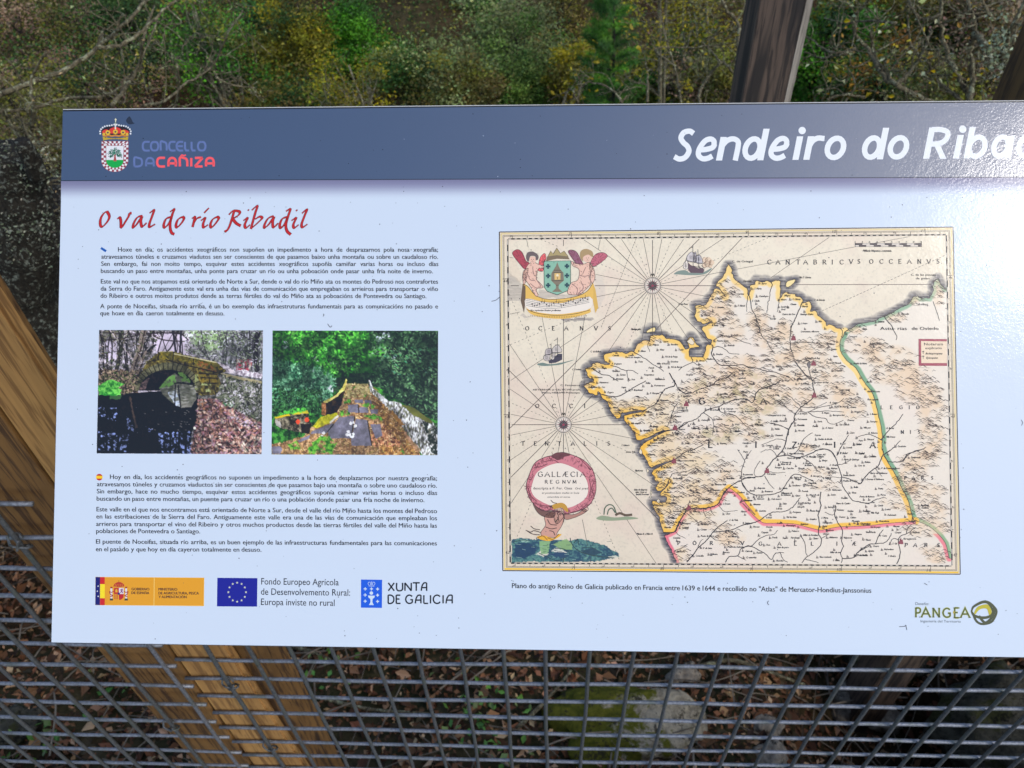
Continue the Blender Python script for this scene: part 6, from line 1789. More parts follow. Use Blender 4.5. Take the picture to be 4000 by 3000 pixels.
bar(INN_Q[0] - [0, 5], INN_Q[1] - [0, 5], 150, 5.5); bar(INN_Q[3] + [0, 5.5], INN_Q[2] + [0, 5.5], 150, -5.5, 1)
bar(INN_Q[0] + [0, 0], INN_Q[3], 58, 5.5); bar(INN_Q[1] + [0, 0], INN_Q[2], 58, -5.5, 1)
pr.done()
# numbers and ticks
pr = Print("degree_numbers", mapo, 6e-5)
for i in range(30):
    u = .0095 + i * .0337
    for v in (0, 1):
        p = bil(INN_Q, u, float(v)); s_ = -1 if v == 0 else 1
        big = i % 6 == 4
        pr.line([p + [0, 6 * s_], p + [0, (26 if big else 14) * s_]], 1.8, INKM)
        if big: text(pr, str(7 + i // 6), p[0] - 5, p[1] + (-13 if v == 0 else 26), 12, INKM, shear=.25, align='R')
        elif i % 2 == 0: text(pr, ('20', '', '40', '', '20', '', '40')[(i % 6) + 0] if (i % 6) in (0, 2) else '20', p[0] - 3, p[1] + (-9 if v == 0 else 17), 6.5, INKM, shear=.3, align='R')
for j in range(12):
    v = .122 - .0 + (j - 0) * .0700
    for u in (0, 1):
        p = bil(INN_Q, float(u), v); s_ = -1 if u == 0 else 1
        big = j % 6 == 0
        pr.line([p + [2 * s_, 0], p + [(24 if big else 11) * s_, 0]], 1.8, INKM)
        if big: text(pr, str(44 - j // 6), p[0] + (-14 if u == 0 else 15), p[1] + 14, 11, INKM, shear=.2, align='C')
        elif j % 2 == 0: text(pr, ('', '', '20', '', '40')[j % 6], p[0] + (-9 if u == 0 else 10), p[1] + 7, 6, INKM, shear=.3, align='C')
text(pr, '42', *(bil(INN_Q, 0.0, .962) + [-14, 14]), 11, INKM, shear=.2, align='C'); text(pr, '42', *(bil(INN_Q, 1.0, .962) + [15, 14]), 11, INKM, shear=.2, align='C')
pr.done()

# compass lines and roses
def in_poly(p, poly):
    x, y = p; r = False
    for i in range(len(poly)):
        (xa, ya), (xb, yb) = poly[i - 1], poly[i]
        if (ya > y) != (yb > y) and x < (xb - xa) * (y - ya) / (yb - ya) + xa: r = not r
    return r
COARSE = np.vstack([coast_s[::3], land[len(coast_s):]])
KEEP = [Q('M1', [(260, 440), (1180, 400), (1840, 500), (1700, 760), (1640, 1050), (1700, 1500), (1000, 1620), (400, 1500), (400, 900)]), Q('M6', [(310, 420), (680, 310), (1060, 480), (1060, 720), (960, 950), (760, 1240), (1290, 1400), (160, 1480), (160, 1240), (420, 1200)])]
pr = Print("compass_lines", mapo, 7e-5)
for ci, (c, r0) in enumerate(((np.array([2549., 1116.]), 34), (np.array([2201., 1659.]), 34))):
    for k in range(32):
        a = k * math.pi / 16
        d = np.array([math.sin(a), -math.cos(a)])
        seg = []; t_ = r0
        while t_ < 1500:
            p = c + d * t_
            ok = in_poly(p, INN_Q)
            if not ok: break
            if in_poly(p, COARSE):
                if t_ > 120 and not (ci == 0 and p[0] > 2850): break
            seg.append((t_, not any(in_poly(p, q) for q in KEEP) and not in_poly(p, COARSE)))
            t_ += 8
        w_ = 2.3 if k % 4 == 0 else 1.5
        dash = k % 4 == 2
        for i in range(len(seg) - 1):
            if seg[i][1] and (not dash or i % 2 == 0): pr.line([c + d * seg[i][0], c + d * (seg[i][0] + (8 if not dash else 6.5))], w_, (70, 60, 58))
for pts in ([(1480, 1245), (905, 1530), (720, 1740)],): pass
for a, b, w_ in ((Q('M2', [(2120, 228)])[0], Q('M2', [(840, 1590)])[0], 2.2), (Q('M3', [(1500, 220)])[0], Q('M3', [(620, 830)])[0], 1.5), (Q('M3', [(120, 698)])[0], Q('M4', [(780, 155)])[0], 1.5), (Q('M4', [(0, 690)])[0] * 0 + Q('M3', [(1000, 933)])[0], Q('M4', [(1025, 690)])[0], 2.2)):
    pr.line([a, b], w_, (80, 68, 66))
a, b = Q('M3', [(1390, 1330)])[0], Q('M4', [(1175, 365)])[0]
for t_ in np.arange(0, 1, .028): pr.line([a + (b - a) * t_, a + (b - a) * (t_ + .018)], 1.6, (80, 68, 66))
a, b = Q('M2', [(520, 240)])[0], Q('M2', [(0, 1560)])[0]
for t_ in np.arange(0, 1, .03): pr.line([a + (b - a) * t_, a + (b - a) * (t_ + .02)], 1.6, (80, 68, 66))
pr.done()
for c, r0 in (((2549., 1116.), 32), ((2201., 1659.), 31)):
    pr = Print("compass_rose", mapo, 9e-5)
    c = np.array(c)
    pr.disc(c, r0, (226, 216, 204), 0, 32); pr.line(ell(c[0], c[1], r0, r0, 36)[:-1], 2.2, (50, 44, 44), True, 1); pr.line(ell(c[0], c[1], r0 - 4, r0 - 4, 32)[:-1], 1.0, (90, 80, 78), True, 1)
    for k in range(32):
        a = k * math.pi / 16; L_ = r0 * (.96 if k % 4 == 0 else .84 if k % 2 == 0 else .62)
        d = np.array([math.sin(a), -math.cos(a)]); q = np.array([d[1], -d[0]])
        pr.poly([c, c + d * L_ * .45 + q * 2.3, c + d * L_], (36, 40, 46), 2 + k % 3); pr.poly([c, c + d * L_, c + d * L_ * .45 - q * 2.3], (150, 74, 86) if k % 4 == 0 else (120, 108, 104), 2 + k % 3)
    pr.disc(c, 5, (150, 60, 80), 7, 10)
    pr.line([c + [0, -r0], c + [0, -r0 - 20]], 2.2, (60, 54, 40), up=3); pr.line(smooth([c + [-7, -r0 - 6], c + [-4, -r0 - 14], c + [0, -r0 - 6], c + [4, -r0 - 14], c + [7, -r0 - 6]], 4), 2.6, (70, 62, 46), up=4); pr.line([c + [r0, 0], c + [r0 + 8, 0]], 2.6, (50, 44, 44), up=4)
    pr.done()

# coast, rivers, borders
pr = Print("coastline", mapo, 8e-5)
pr.line(coast_s, 2.4, (44, 38, 36))
for q in isl:
    pr.line(wob(np.vstack([q, q[:1]]), .5, 5), 2.2, (50, 44, 40)); pr.poly(q, (250, 226, 162), -1)
for t_, p in (('M10', [(280, 285), (300, 320), (290, 345), (265, 325)]), ('M10', [(350, 505), (372, 515), (365, 545), (352, 535)]), ('M10', [(388, 740), (402, 745), (402, 775), (390, 780)]), ('M10', [(385, 795), (400, 798), (398, 815), (386, 815)]), ('M10', [(455, 850), (475, 828), (492, 850), (480, 870)]), ('M8', [(115, 290), (140, 260), (165, 240), (210, 300), (180, 330)])):
    q = Q(t_, p); pr.poly(smooth(q, 3, True), (236, 222, 196), 1); pr.line(smooth(q, 3, True), 1.6, INKM, True, 2)
pr.poly(smooth(Q('M8', [(1710, 590), (1730, 558), (1752, 580), (1750, 625), (1735, 640)]), 4, True), (120, 116, 118), 1); pr.line(smooth(Q('M8', [(1710, 590), (1730, 558), (1752, 580), (1750, 625), (1735, 640)]), 4, True), 1.8, INKM, True, 2)
pr.done()
RIV = """M3 2.6 270,1105 262,1200 258,1280 265,1345
M3 3.6 300,1105 320,1200 330,1300 370,1360 405,1450 415,1520 450,1600 455,1659
M8 3.2 1040,0 1075,80 1080,150 1120,230 1180,290 1210,350 1250,420
M3 3 625,895 640,940 610,1040 600,1130 580,1210 575,1290 560,1360
M3 2.6 760,1130 740,1200 735,1280 715,1345
M3 4.4 1095,1200 1060,1280 1020,1370 990,1450 930,1560 915,1659
M8 3.8 1545,0 1495,90 1500,150 1480,240 1490,330 1485,370 1515,430 1535,490
M8 4.6 1555,560 1600,620 1650,680 1700,740 1780,800 1790,880 1810,960 1800,1020 1720,1100 1640,1150 1550,1260 1530,1350 1470,1450 1460,1530
M8 3.4 1735,640 1750,720 1775,790
M8 2.6 1780,805 1850,750 1960,710
M8 2.4 1545,740 1620,750 1680,740 1720,770
M8 4.2 440,330 460,360 440,430 450,480 500,550 560,600 700,605 850,595 920,620 1000,635 1080,650 1150,680 1270,690 1380,730 1480,760
M8 3 460,370 540,355 620,390 680,440 810,455
M8 3 460,280 530,225 630,210 760,240 840,280 970,325
M8 3 170,490 190,560 80,610 0,670
M8 2.4 190,560 260,600 340,630
M8 2.4 330,500 385,565
M8 2.6 420,30 500,45 570,55 635,80
M8 4.2 1360,795 1290,850 1180,890 1090,920 1030,980 1010,1060 970,1100 900,1050 760,1060 660,1090 540,1150 440,1175 330,1230 270,1290 190,1340 100,1360 0,1430
M10 7 790,0 700,60 640,80 560,90 470,120
M8 3.2 540,1150 545,1200 600,1240 700,1250 780,1290 850,1360 910,1420 965,1440
M8 3 330,1230 390,1270 450,1320 470,1400 455,1530
M8 2.6 470,1410 560,1440 640,1510
M8 2.6 1640,1160 1560,1090 1500,1030 1440,980
M8 2.4 1550,1250 1480,1200 1400,1140 1310,1090
M8 2.6 1640,1155 1750,1165 1860,1150 1970,1090
M8 3 1600,1215 1720,1225 1850,1170 2100,1110 2200,1040
M8 3 1720,1225 1850,1215 2000,1210 2200,1225
M8 3 1730,1230 1800,1280 1900,1300 1960,1310 2000,1370 2080,1380 2190,1335
M8 2.4 1230,1370 1330,1390 1400,1420 1470,1455
M8 4 700,725 640,770 540,790 450,860 350,900 250,930 180,970 90,970 30,940 0,890
M7 3.6 1340,940 1390,1060 1480,1110 1559,1100
M7 4.6 1270,850 1325,940 1340,1020 1240,1050 1180,1110 1110,1240 1020,1300 920,1345
M7 4.2 400,1130 560,1160 650,1140 750,1080 850,1020 975,955
M7 3.6 275,790 400,870 500,890 610,955
M7 3.2 510,755 600,775 700,820 790,820 870,865
M7 2.6 725,820 730,880 745,970
M7 3.2 820,585 900,630 980,680 1070,745 1150,790 1205,830
M7 2.8 1020,440 995,490 1020,575
M7 3 1380,1245 1340,1300 1310,1390 1280,1470 1250,1560
M7 2.4 1315,1390 1400,1360 1520,1355
M10 4 600,425 700,370 760,320 860,290 960,240
M10 3 580,650 600,600 640,550 740,540 860,495
M10 4.6 530,1190 650,1180 700,1080 760,980 800,930 960,930 1060,910 1120,880 1170,790 1230,710 1300,660 1370,625 1440,595 1521,600
M10 3 1370,625 1375,530 1400,440 1405,410 1330,290
M10 2.6 1405,410 1475,300
M10 3 1370,630 1400,700 1460,760 1521,780
M10 2.4 780,980 850,1040 910,1090
M10 2.4 660,1180 700,1220 770,1250
M10 4.2 780,1510 850,1430 900,1360 1000,1270 1060,1190 1130,1120 1220,1060
M10 4 1060,1185 1200,1170 1300,1150 1390,1110 1521,1080
M10 2.6 900,1355 920,1300 960,1260
M10 2.8 640,1390 740,1350 790,1315
M10 2.6 1030,1230 1100,1270 1200,1280
M10 3.6 1200,1510 1240,1450 1330,1440 1370,1360 1440,1340 1490,1340
M10 2.8 1330,1440 1420,1490
M10 2.4 1120,890 1180,960 1250,960 1330,950
M10 2.2 960,930 970,980 995,1030
M10 2.2 1030,925 1060,980 1090,1010
M11 4.8 540,0 500,80 470,200 440,290 370,370 320,420 260,500 230,570 150,590 60,600 0,610
M11 4.4 370,370 480,355 600,380 700,350 830,295 930,295 990,350 1020,430 1070,580 1080,690 1140,770 1190,840 1270,860 1370,880
M11 3 520,355 600,300 650,200 720,130 760,110
M11 3 640,370 730,430 780,480 810,525
M11 2.6 1030,460 1100,440 1180,400
M11 3.8 1080,590 1150,610 1270,660 1310,610 1382,530
M11 2.6 890,600 980,590 1070,600
M11 3 1020,360 1060,270 1100,210 1145,140
M11 4 0,650 40,720 110,775 240,785 350,770 430,730 480,650 540,570 600,560 650,580 770,640
M11 3.8 0,1110 100,1090 180,1060 280,990 350,965 450,960 540,920 580,870 625,810
M11 4 850,745 835,840 850,900 820,1000 830,1100 820,1200 850,1250 840,1330 770,1400 700,1450 640,1515
M11 4 1000,890 1010,940 995,990 1030,1080 1080,1170 1070,1280 1090,1340 1060,1410 1080,1470 1070,1515
M11 2.6 890,970 960,1000 995,990
M11 4 1080,1470 1200,1460 1250,1400 1340,1350 1382,1325
M11 3 630,1230 670,1290 680,1370 700,1450
M11 2.6 850,1255 925,1215
M11 3 100,1340 170,1270 260,1220 340,1210 380,1165
M11 3.6 0,1360 50,1335 110,1345 180,1380 250,1420 310,1480 360,1415 450,1405
M11 2.8 410,1410 440,1480 490,1510
M11 2.8 680,1480 760,1495 825,1515
M11 2.8 240,580 290,660 345,720
M11 2.4 290,530 370,545 460,540
M11 2.6 370,360 320,300 250,300 195,325
M11 2.6 470,200 400,180 340,190 200,245
M11 2.4 500,80 420,40 300,10
M11 2.4 190,415 150,480 125,550 150,590
M12 4.4 330,80 300,130 270,220 200,270 130,330 70,400 40,450 0,455
M12 3 330,80 390,40 460,0
M12 4 340,100 390,170 500,180 580,160 620,110 700,50 850,5
M12 3.6 0,680 70,695 150,700 220,660 330,630
M12 2.4 230,265 270,320 310,360
M12 4 0,1330 60,1280 160,1220 220,1215 270,1110 325,1040
M12 3.4 230,1215 350,1200 410,1130 430,1080
M12 3.8 495,1475 530,1400 540,1300 515,1200 540,1120 620,1090 730,1020
M12 2.8 620,1090 635,1030 685,970
M12 2.8 520,1165 450,1150 400,1230
M9 4 735,1410 760,1370 830,1290 920,1200 985,1110
M9 3.4 740,1420 650,1370 560,1350 430,1385
M9 3.4 760,1590 870,1510 955,1420
M9 3.8 980,1659 1060,1570 1200,1530 1255,1495
M9 3.4 0,1520 80,1520 150,1560 210,1659
M9 2.8 215,1590 270,1470 345,1355
M4 3.8 500,1045 540,1110 580,1150 610,1220 640,1270 632,1310
M4 3 1045,880 1070,960 1100,1040 1115,1095"""
pr = Print("rivers", mapo, 9e-5)
for i, ln in enumerate(RIV.split('\n')):
    f = ln.split(); p = Q(f[0], [tuple(map(float, q.split(','))) for q in f[2:]])
    p = wob(p, .7, 50 + i, 4); w_ = float(f[1]) * .9
    pr.line(p, np.linspace(w_, w_ * .72, len(p)) if w_ < 6 else np.linspace(w_ * .5, w_, len(p)), (36, 31, 32), up=i % 5)
pr.line(wob(BORD, .7, 70, 4), 2.0, (50, 44, 40), up=6)
for line_ in (SOUTH, EAST2):
    q = smooth(line_, 5)
    for i in range(0, len(q) - 1): pr.line(q[i:i + 2] * [[1], [1]], 1.4, (60, 40, 40), up=6)
pr.done()

# hills: engraved humps with hatching on the shaded side
pr = Print("hill_hatching", mapo, 8e-5)
rs = np.random.default_rng(14)
for cx, cy, rx, ry, n in HILLS:
    for _ in range(int(n * 2.3)):
        a_ = rs.uniform(0, 6.28); q = math.sqrt(rs.random())
        x, y = cx + rx * q * math.cos(a_), cy + ry * q * math.sin(a_)
        if not in_poly((x, y), COARSE) or not in_poly((x, y), INN_Q): continue
        w_ = rs.uniform(9, 22); h_ = w_ * rs.uniform(.28, .45)
        p = smooth([(x - w_ * .7, y + rs.uniform(-1, 2)), (x - w_ * .25, y - h_ * .55), (x, y - h_), (x + w_ * .2, y - h_ * .55), (x + w_ * .8, y + rs.uniform(-1, 2))], 3)
        pr.line(p, np.interp(np.arange(len(p)), [0, len(p) * .5, len(p) - 1], [.6, 1.7, .9]), (58, 42, 34))
        for k in range(rs.integers(3, 6)):
            x0_ = x + w_ * (.05 + .11 * k); y0_ = y - h_ * (.92 - .19 * k)
            pr.line([(x0_, y0_), (x0_ + w_ * rs.uniform(.15, .4), y0_ + h_ * rs.uniform(.25, .5))], 1.1, (60, 50, 46), up=1)
        if rs.random() < .5: pr.line([(x - w_ * .9, y + 2), (x + w_ * rs.uniform(.4, 1.5), y + 3)], .9, (130, 108, 92), up=1)
pr.done()
# ---- towns and names
MAJOR = [('M8', 1550, 305, 22, 'Mondonnedo', 262), ('M9', 65, 207, 22, 'Rivadeo', 140), ('M8', 1850, 1018, 24, 'Lugo', 80), ('M7', 1372, 1312, 22, 'Sant Iago di', 0), ('M7', 1372, 1342, 22, 'Compostella', 0), ('M10', 695, 422, 20, 'Pontevedra', 192), ('M10', 424, 905, 20, 'Bayona', 104), ('M10', 706, 926, 22, 'Tuy', 54),
 ('M11', 266, 567, 22, 'Orense', 92), ('M12', 585, 1165, 24, 'Braganca', 160), ('M4', 452, 1198, 34, 'Astu- rias', 296), ('M4', 804, 1198, 34, 'de Oviedo', 300), ('M4', 872, 922, 22, 'Aviles', 112), ('M4', 796, 592, 22, 'C. de las pennas', 276), ('M4', 850, 632, 22, 'de guian', 154), ('M3', 36, 598, 30, 'C. de Oriegal', 312),
 ('M5', 862, 996, 22, 'C. Finisterre', 262), ('M5', 488, 1056, 22, 'ARTABRVM et CELTICVM prom.', 650), ('M5', 612, 1096, 22, 'Plinio, NERIVM Ptolemeo', 512), ('M4', 942, 1370, 28, 'Notarum', 210), ('M4', 956, 1412, 24, 'explicatio', 184)]
SMALL = """M8 500,466 Betaños|M8 510,288 Puentes Euma|M8 735,212 Fume|M8 650,348 Andrade|M8 570,560 R. Mandeo|M8 797,684 Sobrado|M8 780,782 Castañeda|M8 945,862 Mellid|M8 892,964 Ferea|M8 690,910 Arzua|M8 550,996 Salseda|M8 272,970 Dos Casas|M8 458,866 Ferreyro|M8 100,738 Hospital|M8 320,730 Afsa|M8 228,656 Franissa|M8 370,530 Miraflores|M8 276,552 Bricos|M8 470,1078 Infua|M8 826,1096 Pambre|M8 880,1226 Roboredo tierra|M8 564,1190 P. de Camorga|M8 650,1226 Carmorga|M8 390,1206 P. de la Desma|M8 505,1330 Lamela|M8 600,1410 Tierra|M8 752,1398 Deça|M8 1016,1402 Amarante|M8 728,1488 Lalin|M8 1210,1278 Hospital de la Cruz|M8 1225,1358 P. Lildas|M8 1340,1352 Assenfois|M8 1582,1330 Portomarin|M8 1580,1408 Paradela|M8 1590,1482 Nocede|M8 1582,1256 P. de Neyra|M8 1905,1246 R. Neyra|M8 1845,1360 Sarria|M8 2050,1276 Barreyros fort|M8 1840,840 Otero de Rey|M8 1594,858 P. de Rabade|M8 1576,794 Bahamonde|M8 1766,704 Quintela|M8 1546,730 R. Ladra|M8 1720,518 Castro de Rey|M8 1570,548 Meyra|M8 1294,630 Villalva|M8 1412,816 Parga|M8 1192,804 Ulla|M8 1272,258 Roupas|M8 1265,126 Auros|M8 1360,48 Logoñ|M8 1630,56 S. Iosto|M8 1625,164 Lourenzana, villa nova|M8 2010,330 Abres|M8 2025,400 Santiso|M8 2055,494 Santo|M8 1962,582 Tierra de Miranda|M8 2075,682 Trauzela|M8 2130,940 Castro verde|M8 2010,1110 R. Chamo|M8 1170,920 R. Vlla|M8 1170,1008 Tierra de Vollo|M8 1630,1120 R. Miño|M8 30,1024 P. Sigueyro|M8 155,1398 P. Vea|M8 300,1342 Carboeyro|M8 305,1452 Cerauna|M8 498,1488 Piso|M8 165,1450 Tabeyros
M7 1056,498 Malpica|M7 1188,456 Cayon|M7 1292,494 Ancobre|M7 1390,562 Temis|M7 1150,562 Alvas|M7 1218,652 Val de la Perga|M7 1292,716 Escobras|M7 1110,742 Villar d Francos|M7 1296,786 Val da Barcia|M7 1005,796 Penela|M7 870,716 Tenia|M7 534,636 Camelle|M7 745,634 Laxe|M7 530,744 P. Doguero|M7 398,800 Mugia|M7 534,838 Vimianço|M7 632,886 Zarnas|M7 585,940 Baruniza|M7 782,946 Sesa|M7 944,886 Vergantinos|M7 1085,944 Villa dabade|M7 1078,1026 Portomouro|M7 786,1084 P. Brandomil|M7 965,994 Xallas|M7 302,920 Finisterre|M7 368,986 Namancos|M7 220,1046 Concubion|M7 395,1046 Cee|M7 470,1114 Zogaco|M7 655,1048 Lagas|M7 458,1180 Lezaro|M7 860,1222 Barcala|M7 1022,1126 P. Maceyra|M7 1150,1216 Altamera|M7 540,1312 Muros|M7 755,1336 R. Tambre|M7 985,1368 Noya|M7 835,1410 Nebra|M7 726,1452 Bocon|M7 775,1516 Villa mayor|M7 1128,1340 Dallas|M7 1142,1396 Nispedrosa|M7 1342,1424 Francos|M7 1322,1496 P. Sicuros|M7 1398,1592 Padron|M7 1062,1558 Rianjo|M7 936,1606 Agueyra|M7 780,296 Sisarga ysla|M7 250,586 C. de Bellem|M7 12,816 C. Coriana|M7 870,580 R. Allons|M7 700,660 Tierra de Soneyra|M7 202,806 Nebemina
M10 555,142 Dorna de Ylla|M10 492,176 Carril|M10 426,200 Villa Garcia|M10 384,230 P. nueva Dareça|M10 352,256 Villa Lova|M10 758,232 Caldas|M10 338,356 Cambados|M10 780,170 T. Volga|M10 620,122 R. Volga|M10 502,498 R. de Marin|M10 444,546 P. de S. Payo|M10 458,598 Cangas|M10 680,576 Soto mayor|M10 632,614 Redondela|M10 612,666 Vigo|M10 592,716 Bouças|M10 530,764 Morasso|M10 596,812 Gondomar|M10 556,880 R. Ramalosa|M10 808,690 Mos|M10 848,768 Porrino|M10 1040,740 Franqueyra|M10 1082,680 Nostras Valle|M10 1280,708 Arbas|M10 1212,762 Melgazo|M10 1168,888 S. Donto|M10 1365,972 Mauzo|M10 1200,996 Chor|M10 838,866 Entenza|M10 938,840 Salvatierra|M10 845,972 Valencia|M10 630,970 Porcavella|M10 614,1042 Blanca|M10 540,1086 S. Bartol de las Mayas|M10 535,1142 Guardia|M10 744,1100 Compos|M10 728,1146 Lanhojil|M10 630,1256 Caminha|M10 932,1110 Abalhosa|M10 928,1166 Couzas|M10 932,1236 Ponte da Barca|M10 1225,1188 Sordis|M10 1195,1242 C. dos Aboyos|M10 1236,1064 C. de Vide|M10 1384,1096 R. Limia|M10 956,1368 P. de Lima|M10 875,1450 Cornelha|M10 1040,1432 Ofiouto|M10 1220,1354 Ponte dos bebados|M10 1170,1412 Barrosa|M10 1410,1400 Cabreda|M10 668,1404 Afise|M10 1420,1468 Cs amarelas|M10 76,256 I. Salvora|M10 120,328 Grove Ysla|M10 222,530 Blydones|M10 212,736 Islas de Bayona|M10 226,762 alias Cicas et|M10 232,786 Insula Deorum|M10 238,1214 Minius fl. a Miño R.|M10 790,330 R. Lerez|M10 1140,236 Berosa|M10 1380,232 Cancigero|M10 1175,536 Melon A.|M10 1385,572 Rosamonde|M10 1210,614 Rivadavia|M10 1390,326 Paçae|M10 1322,766 Cauderis|M10 1400,850 Ramiraes|M10 930,166 Geves|M10 945,116 Corapa|M10 1195,166 Prado|M10 1300,106 Lalin|M10 310,96 Ageyra|M10 415,52 Rianjo
M11 96,126 Rodeyro|M11 346,148 Chantada|M11 345,80 Valdas|M11 130,34 Amarante|M11 248,258 Castrelo|M11 325,272 S. Iago de|M11 330,292 Losada|M11 458,290 P. Dalucon|M11 480,345 S. Avo Ana Rocha|M11 596,240 R. Lados|M11 720,262 Monforte de|M11 735,280 Lemos|M11 606,316 Pantan|M11 480,394 Tierra de aguiar|M11 690,380 R. Mamede|M11 816,190 Puebla de Brollo|M11 865,246 P. Paradela|M11 590,40 Paradela|M11 756,50 Parian|M11 780,146 Leyosa|M11 1054,240 R. Lor|M11 1052,338 P. de Lor|M11 1070,410 S. Maria de Quiroga|M11 1250,342 Caurel|M11 1228,242 Farino|M11 795,356 Castro del|M11 800,378 Caldelas|M11 860,420 Burgo|M11 940,470 S. Clodio|M11 812,490 Maderra|M11 650,452 A. Monte|M11 668,472 de Ramo|M11 404,440 S. Estevan de|M11 415,460 Rivas de sil|M11 350,496 Pereyro|M11 472,504 Casa feo|M11 600,506 Maceda|M11 640,550 Arnoya|M11 735,588 R. Arnoya|M11 555,604 Baños de|M11 565,622 Molgas|M11 868,612 R. Xubob|M11 958,552 Pyzes|M11 955,506 Nabuas|M11 1084,580 Puebla Buralo|M11 1085,640 Puebla de Tribes|M11 1200,708 Bollo|M11 1178,768 Viana|M11 965,738 Valdecanso|M11 952,790 Souto|M11 1065,826 Fradelo|M11 1010,884 Viana de Cambo|M11 920,924 Sarboy|M11 722,792 Nocedo da|M11 744,810 Pena|M11 636,880 Vil del Rey|M11 590,920 Saboydo|M11 432,886 Salas|M11 568,800 Ginzo|M11 640,752 Portela|M11 535,690 Sandianes|M11 690,690 Paredes|M11 706,664 Cangueda|M11 430,720 Alaria|M11 414,772 Villanueva de|M11 416,792 los Infantes|M11 308,836 Cela nova S.|M11 160,718 Amposta|M11 240,754 Bouzares|M11 76,746 Bande|M11 145,812 P. de los|M11 155,834 Antecos|M11 20,852 Ramirans|M11 114,894 Almanza|M11 174,964 Castrino|M11 362,940 Lobeza|M11 542,978 Porquera|M11 474,1032 Val de Salas|M11 256,1036 Lobeis|M11 370,1096 Soxillo|M11 470,1122 Montalegre|M11 626,1108 Videferri|M11 722,1054 Gembra|M11 860,1092 Tamaguelos|M11 862,1130 Rabal|M11 896,1172 Monforte|M11 1040,1030 Touzos|M11 1160,1036 Caltiao|M11 1180,1074 Mesquita|M11 1268,1102 Chaguazoso|M11 850,1040 S. Maria|M11 725,964 Monte Rey|M11 1016,954 Tamaras|M11 1130,966 Gudina|M11 1296,966 Terroso|M11 114,1136 Pitoens|M11 256,1138 Portela|M11 200,1196 Caqueta|M11 530,1182 Pehuero|M11 655,1226 Villar de Perdizes|M11 522,1254 Paradenga|M11 320,1252 Penda|M11 430,1258 Tias|M11 866,1212 Chaves|M11 756,1262 Chano|M11 936,1250 Alabarsca|M11 1090,1254 Valporara|M11 1206,1216 Gueyros|M11 256,1332 Pera|M11 370,1358 Vmo de poro|M11 150,1416 Pacinio|M11 362,1502 Nosolao|M11 944,1412 Villar de rao|M11 830,1462 Vmo redondo|M11 975,1498 S. Veiha|M11 1234,1442 P. de Asulla
M12 12,80 Caurel|M12 136,118 Castallan|M12 88,190 Rabian|M12 0,234 Cast. de|M12 300,268 P. da Domingo flores|M12 160,330 Barco de Valdeoras|M12 86,408 S. Estevan d Valdeoras|M12 258,526 Ponte|M12 290,606 Peroa|M12 24,628 Ponta da Ramera|M12 172,700 Pias|M12 252,742 Canda|M12 345,790 Lovian|M12 60,812 Tomynes|M12 164,834 Villa Vieja|M12 378,862 Padornelo|M12 630,846 Reguera|M12 270,940 Moncaleros|M12 30,974 Chaguaçoso|M12 646,940 Soutello|M12 450,1006 Maçana|M12 160,1016 Val de paço|M12 470,1084 Carajol|M12 700,1084 Aveleda|M12 310,1126 Ceira|M12 100,1080 Vmo Verde|M12 98,1178 Vineai|M12 440,1226 S. Gil|M12 336,1298 Rebordaos|M12 192,1258 Oseiro|M12 132,1318 Aguina|M12 386,1384 S. Piedro|M12 0,1374 P. de Asulla|M12 676,130 Ponferrada.|M12 800,736 Puebla de|M12 808,770 Senabria
M9 342,204 Castropol|M9 506,116 Navia|M9 592,288 Benavento|M9 1006,530 Penaflor|M9 402,522 Puebla de Navia|M9 556,738 Buron|M9 566,852 Nava del verze|M9 566,946 Fuen sagrada|M9 230,832 Castro verde|M9 176,1030 Fuens de Neyra|M9 364,1036 Quinta|M9 412,1090 Nogales|M9 594,1118 S. Ramos|M9 332,1190 Doncos|M9 596,1206 Ferreyro|M9 520,1278 Villa pan|M9 790,1284 R. Burvia|M9 578,1340 R. Valcarçe|M9 786,1386 Villa franca|M9 464,1430 Pena|M9 562,1416 Valcaçel|M9 920,1498 Cacabelos|M9 232,1242 Tria Castela|M9 72,1280 A. Samos|M9 362,1338 Zebo|M9 432,1476 Farino|M9 318,1512 Losada|M9 460,1584 Caurel|M9 248,1580 P. d Lor|M9 578,1618 Castallan|M9 690,28 Luarca
M3 440,1120 Casadoyro|M3 336,1190 S. Cladio|M3 120,1264 P. Naval|M3 480,930 Bares|M3 370,1006 S. Marta|M3 108,1086 Carritas|M3 818,1110 Sillagos|M3 944,1166 S. Cibran|M3 910,1242 Chavin|M3 1092,1274 Burela|M3 1062,1392 Santiago Dafoz|M3 770,1280 Landrova|M3 770,1320 Orol|M3 788,1392 Castro da Oro|M3 604,1460 Gerdiz|M3 1338,1500 Rilo|M3 1266,1178 C. de Burela|M3 1040,838 Ylla S. Cibrian|M3 206,890 Espasante|M3 770,1172 Vivero
M2 1704,1158 Cedeyra|M2 1708,1288 S. Saturno|M2 1544,1408 Ferrol|M2 1808,1466 Neda|M2 1152,1240 C. de Prior|M2 440,1616 Sisarga ysla|M2 1660,1560 R. Iuvia
M4 682,1030 Avicedo|M4 424,1116 Luarca|M4 956,1472 Archiepiscopatus|M4 964,1520 Episcopatus|M4 256,324 Milliaria Hispanica communia.|M1 560,1470 Hoc mysterium firmiter profitemur"""
pr = Print("place_names", mapo, 11e-5)
pt = Print("town_symbols", mapo, 10e-5)
rs = np.random.default_rng(33)
TSZ = {'M1': 26, 'M2': 24, 'M3': 24, 'M4': 20, 'M7': 20, 'M8': 20, 'M9': 18, 'M10': 17, 'M11': 17, 'M12': 20}
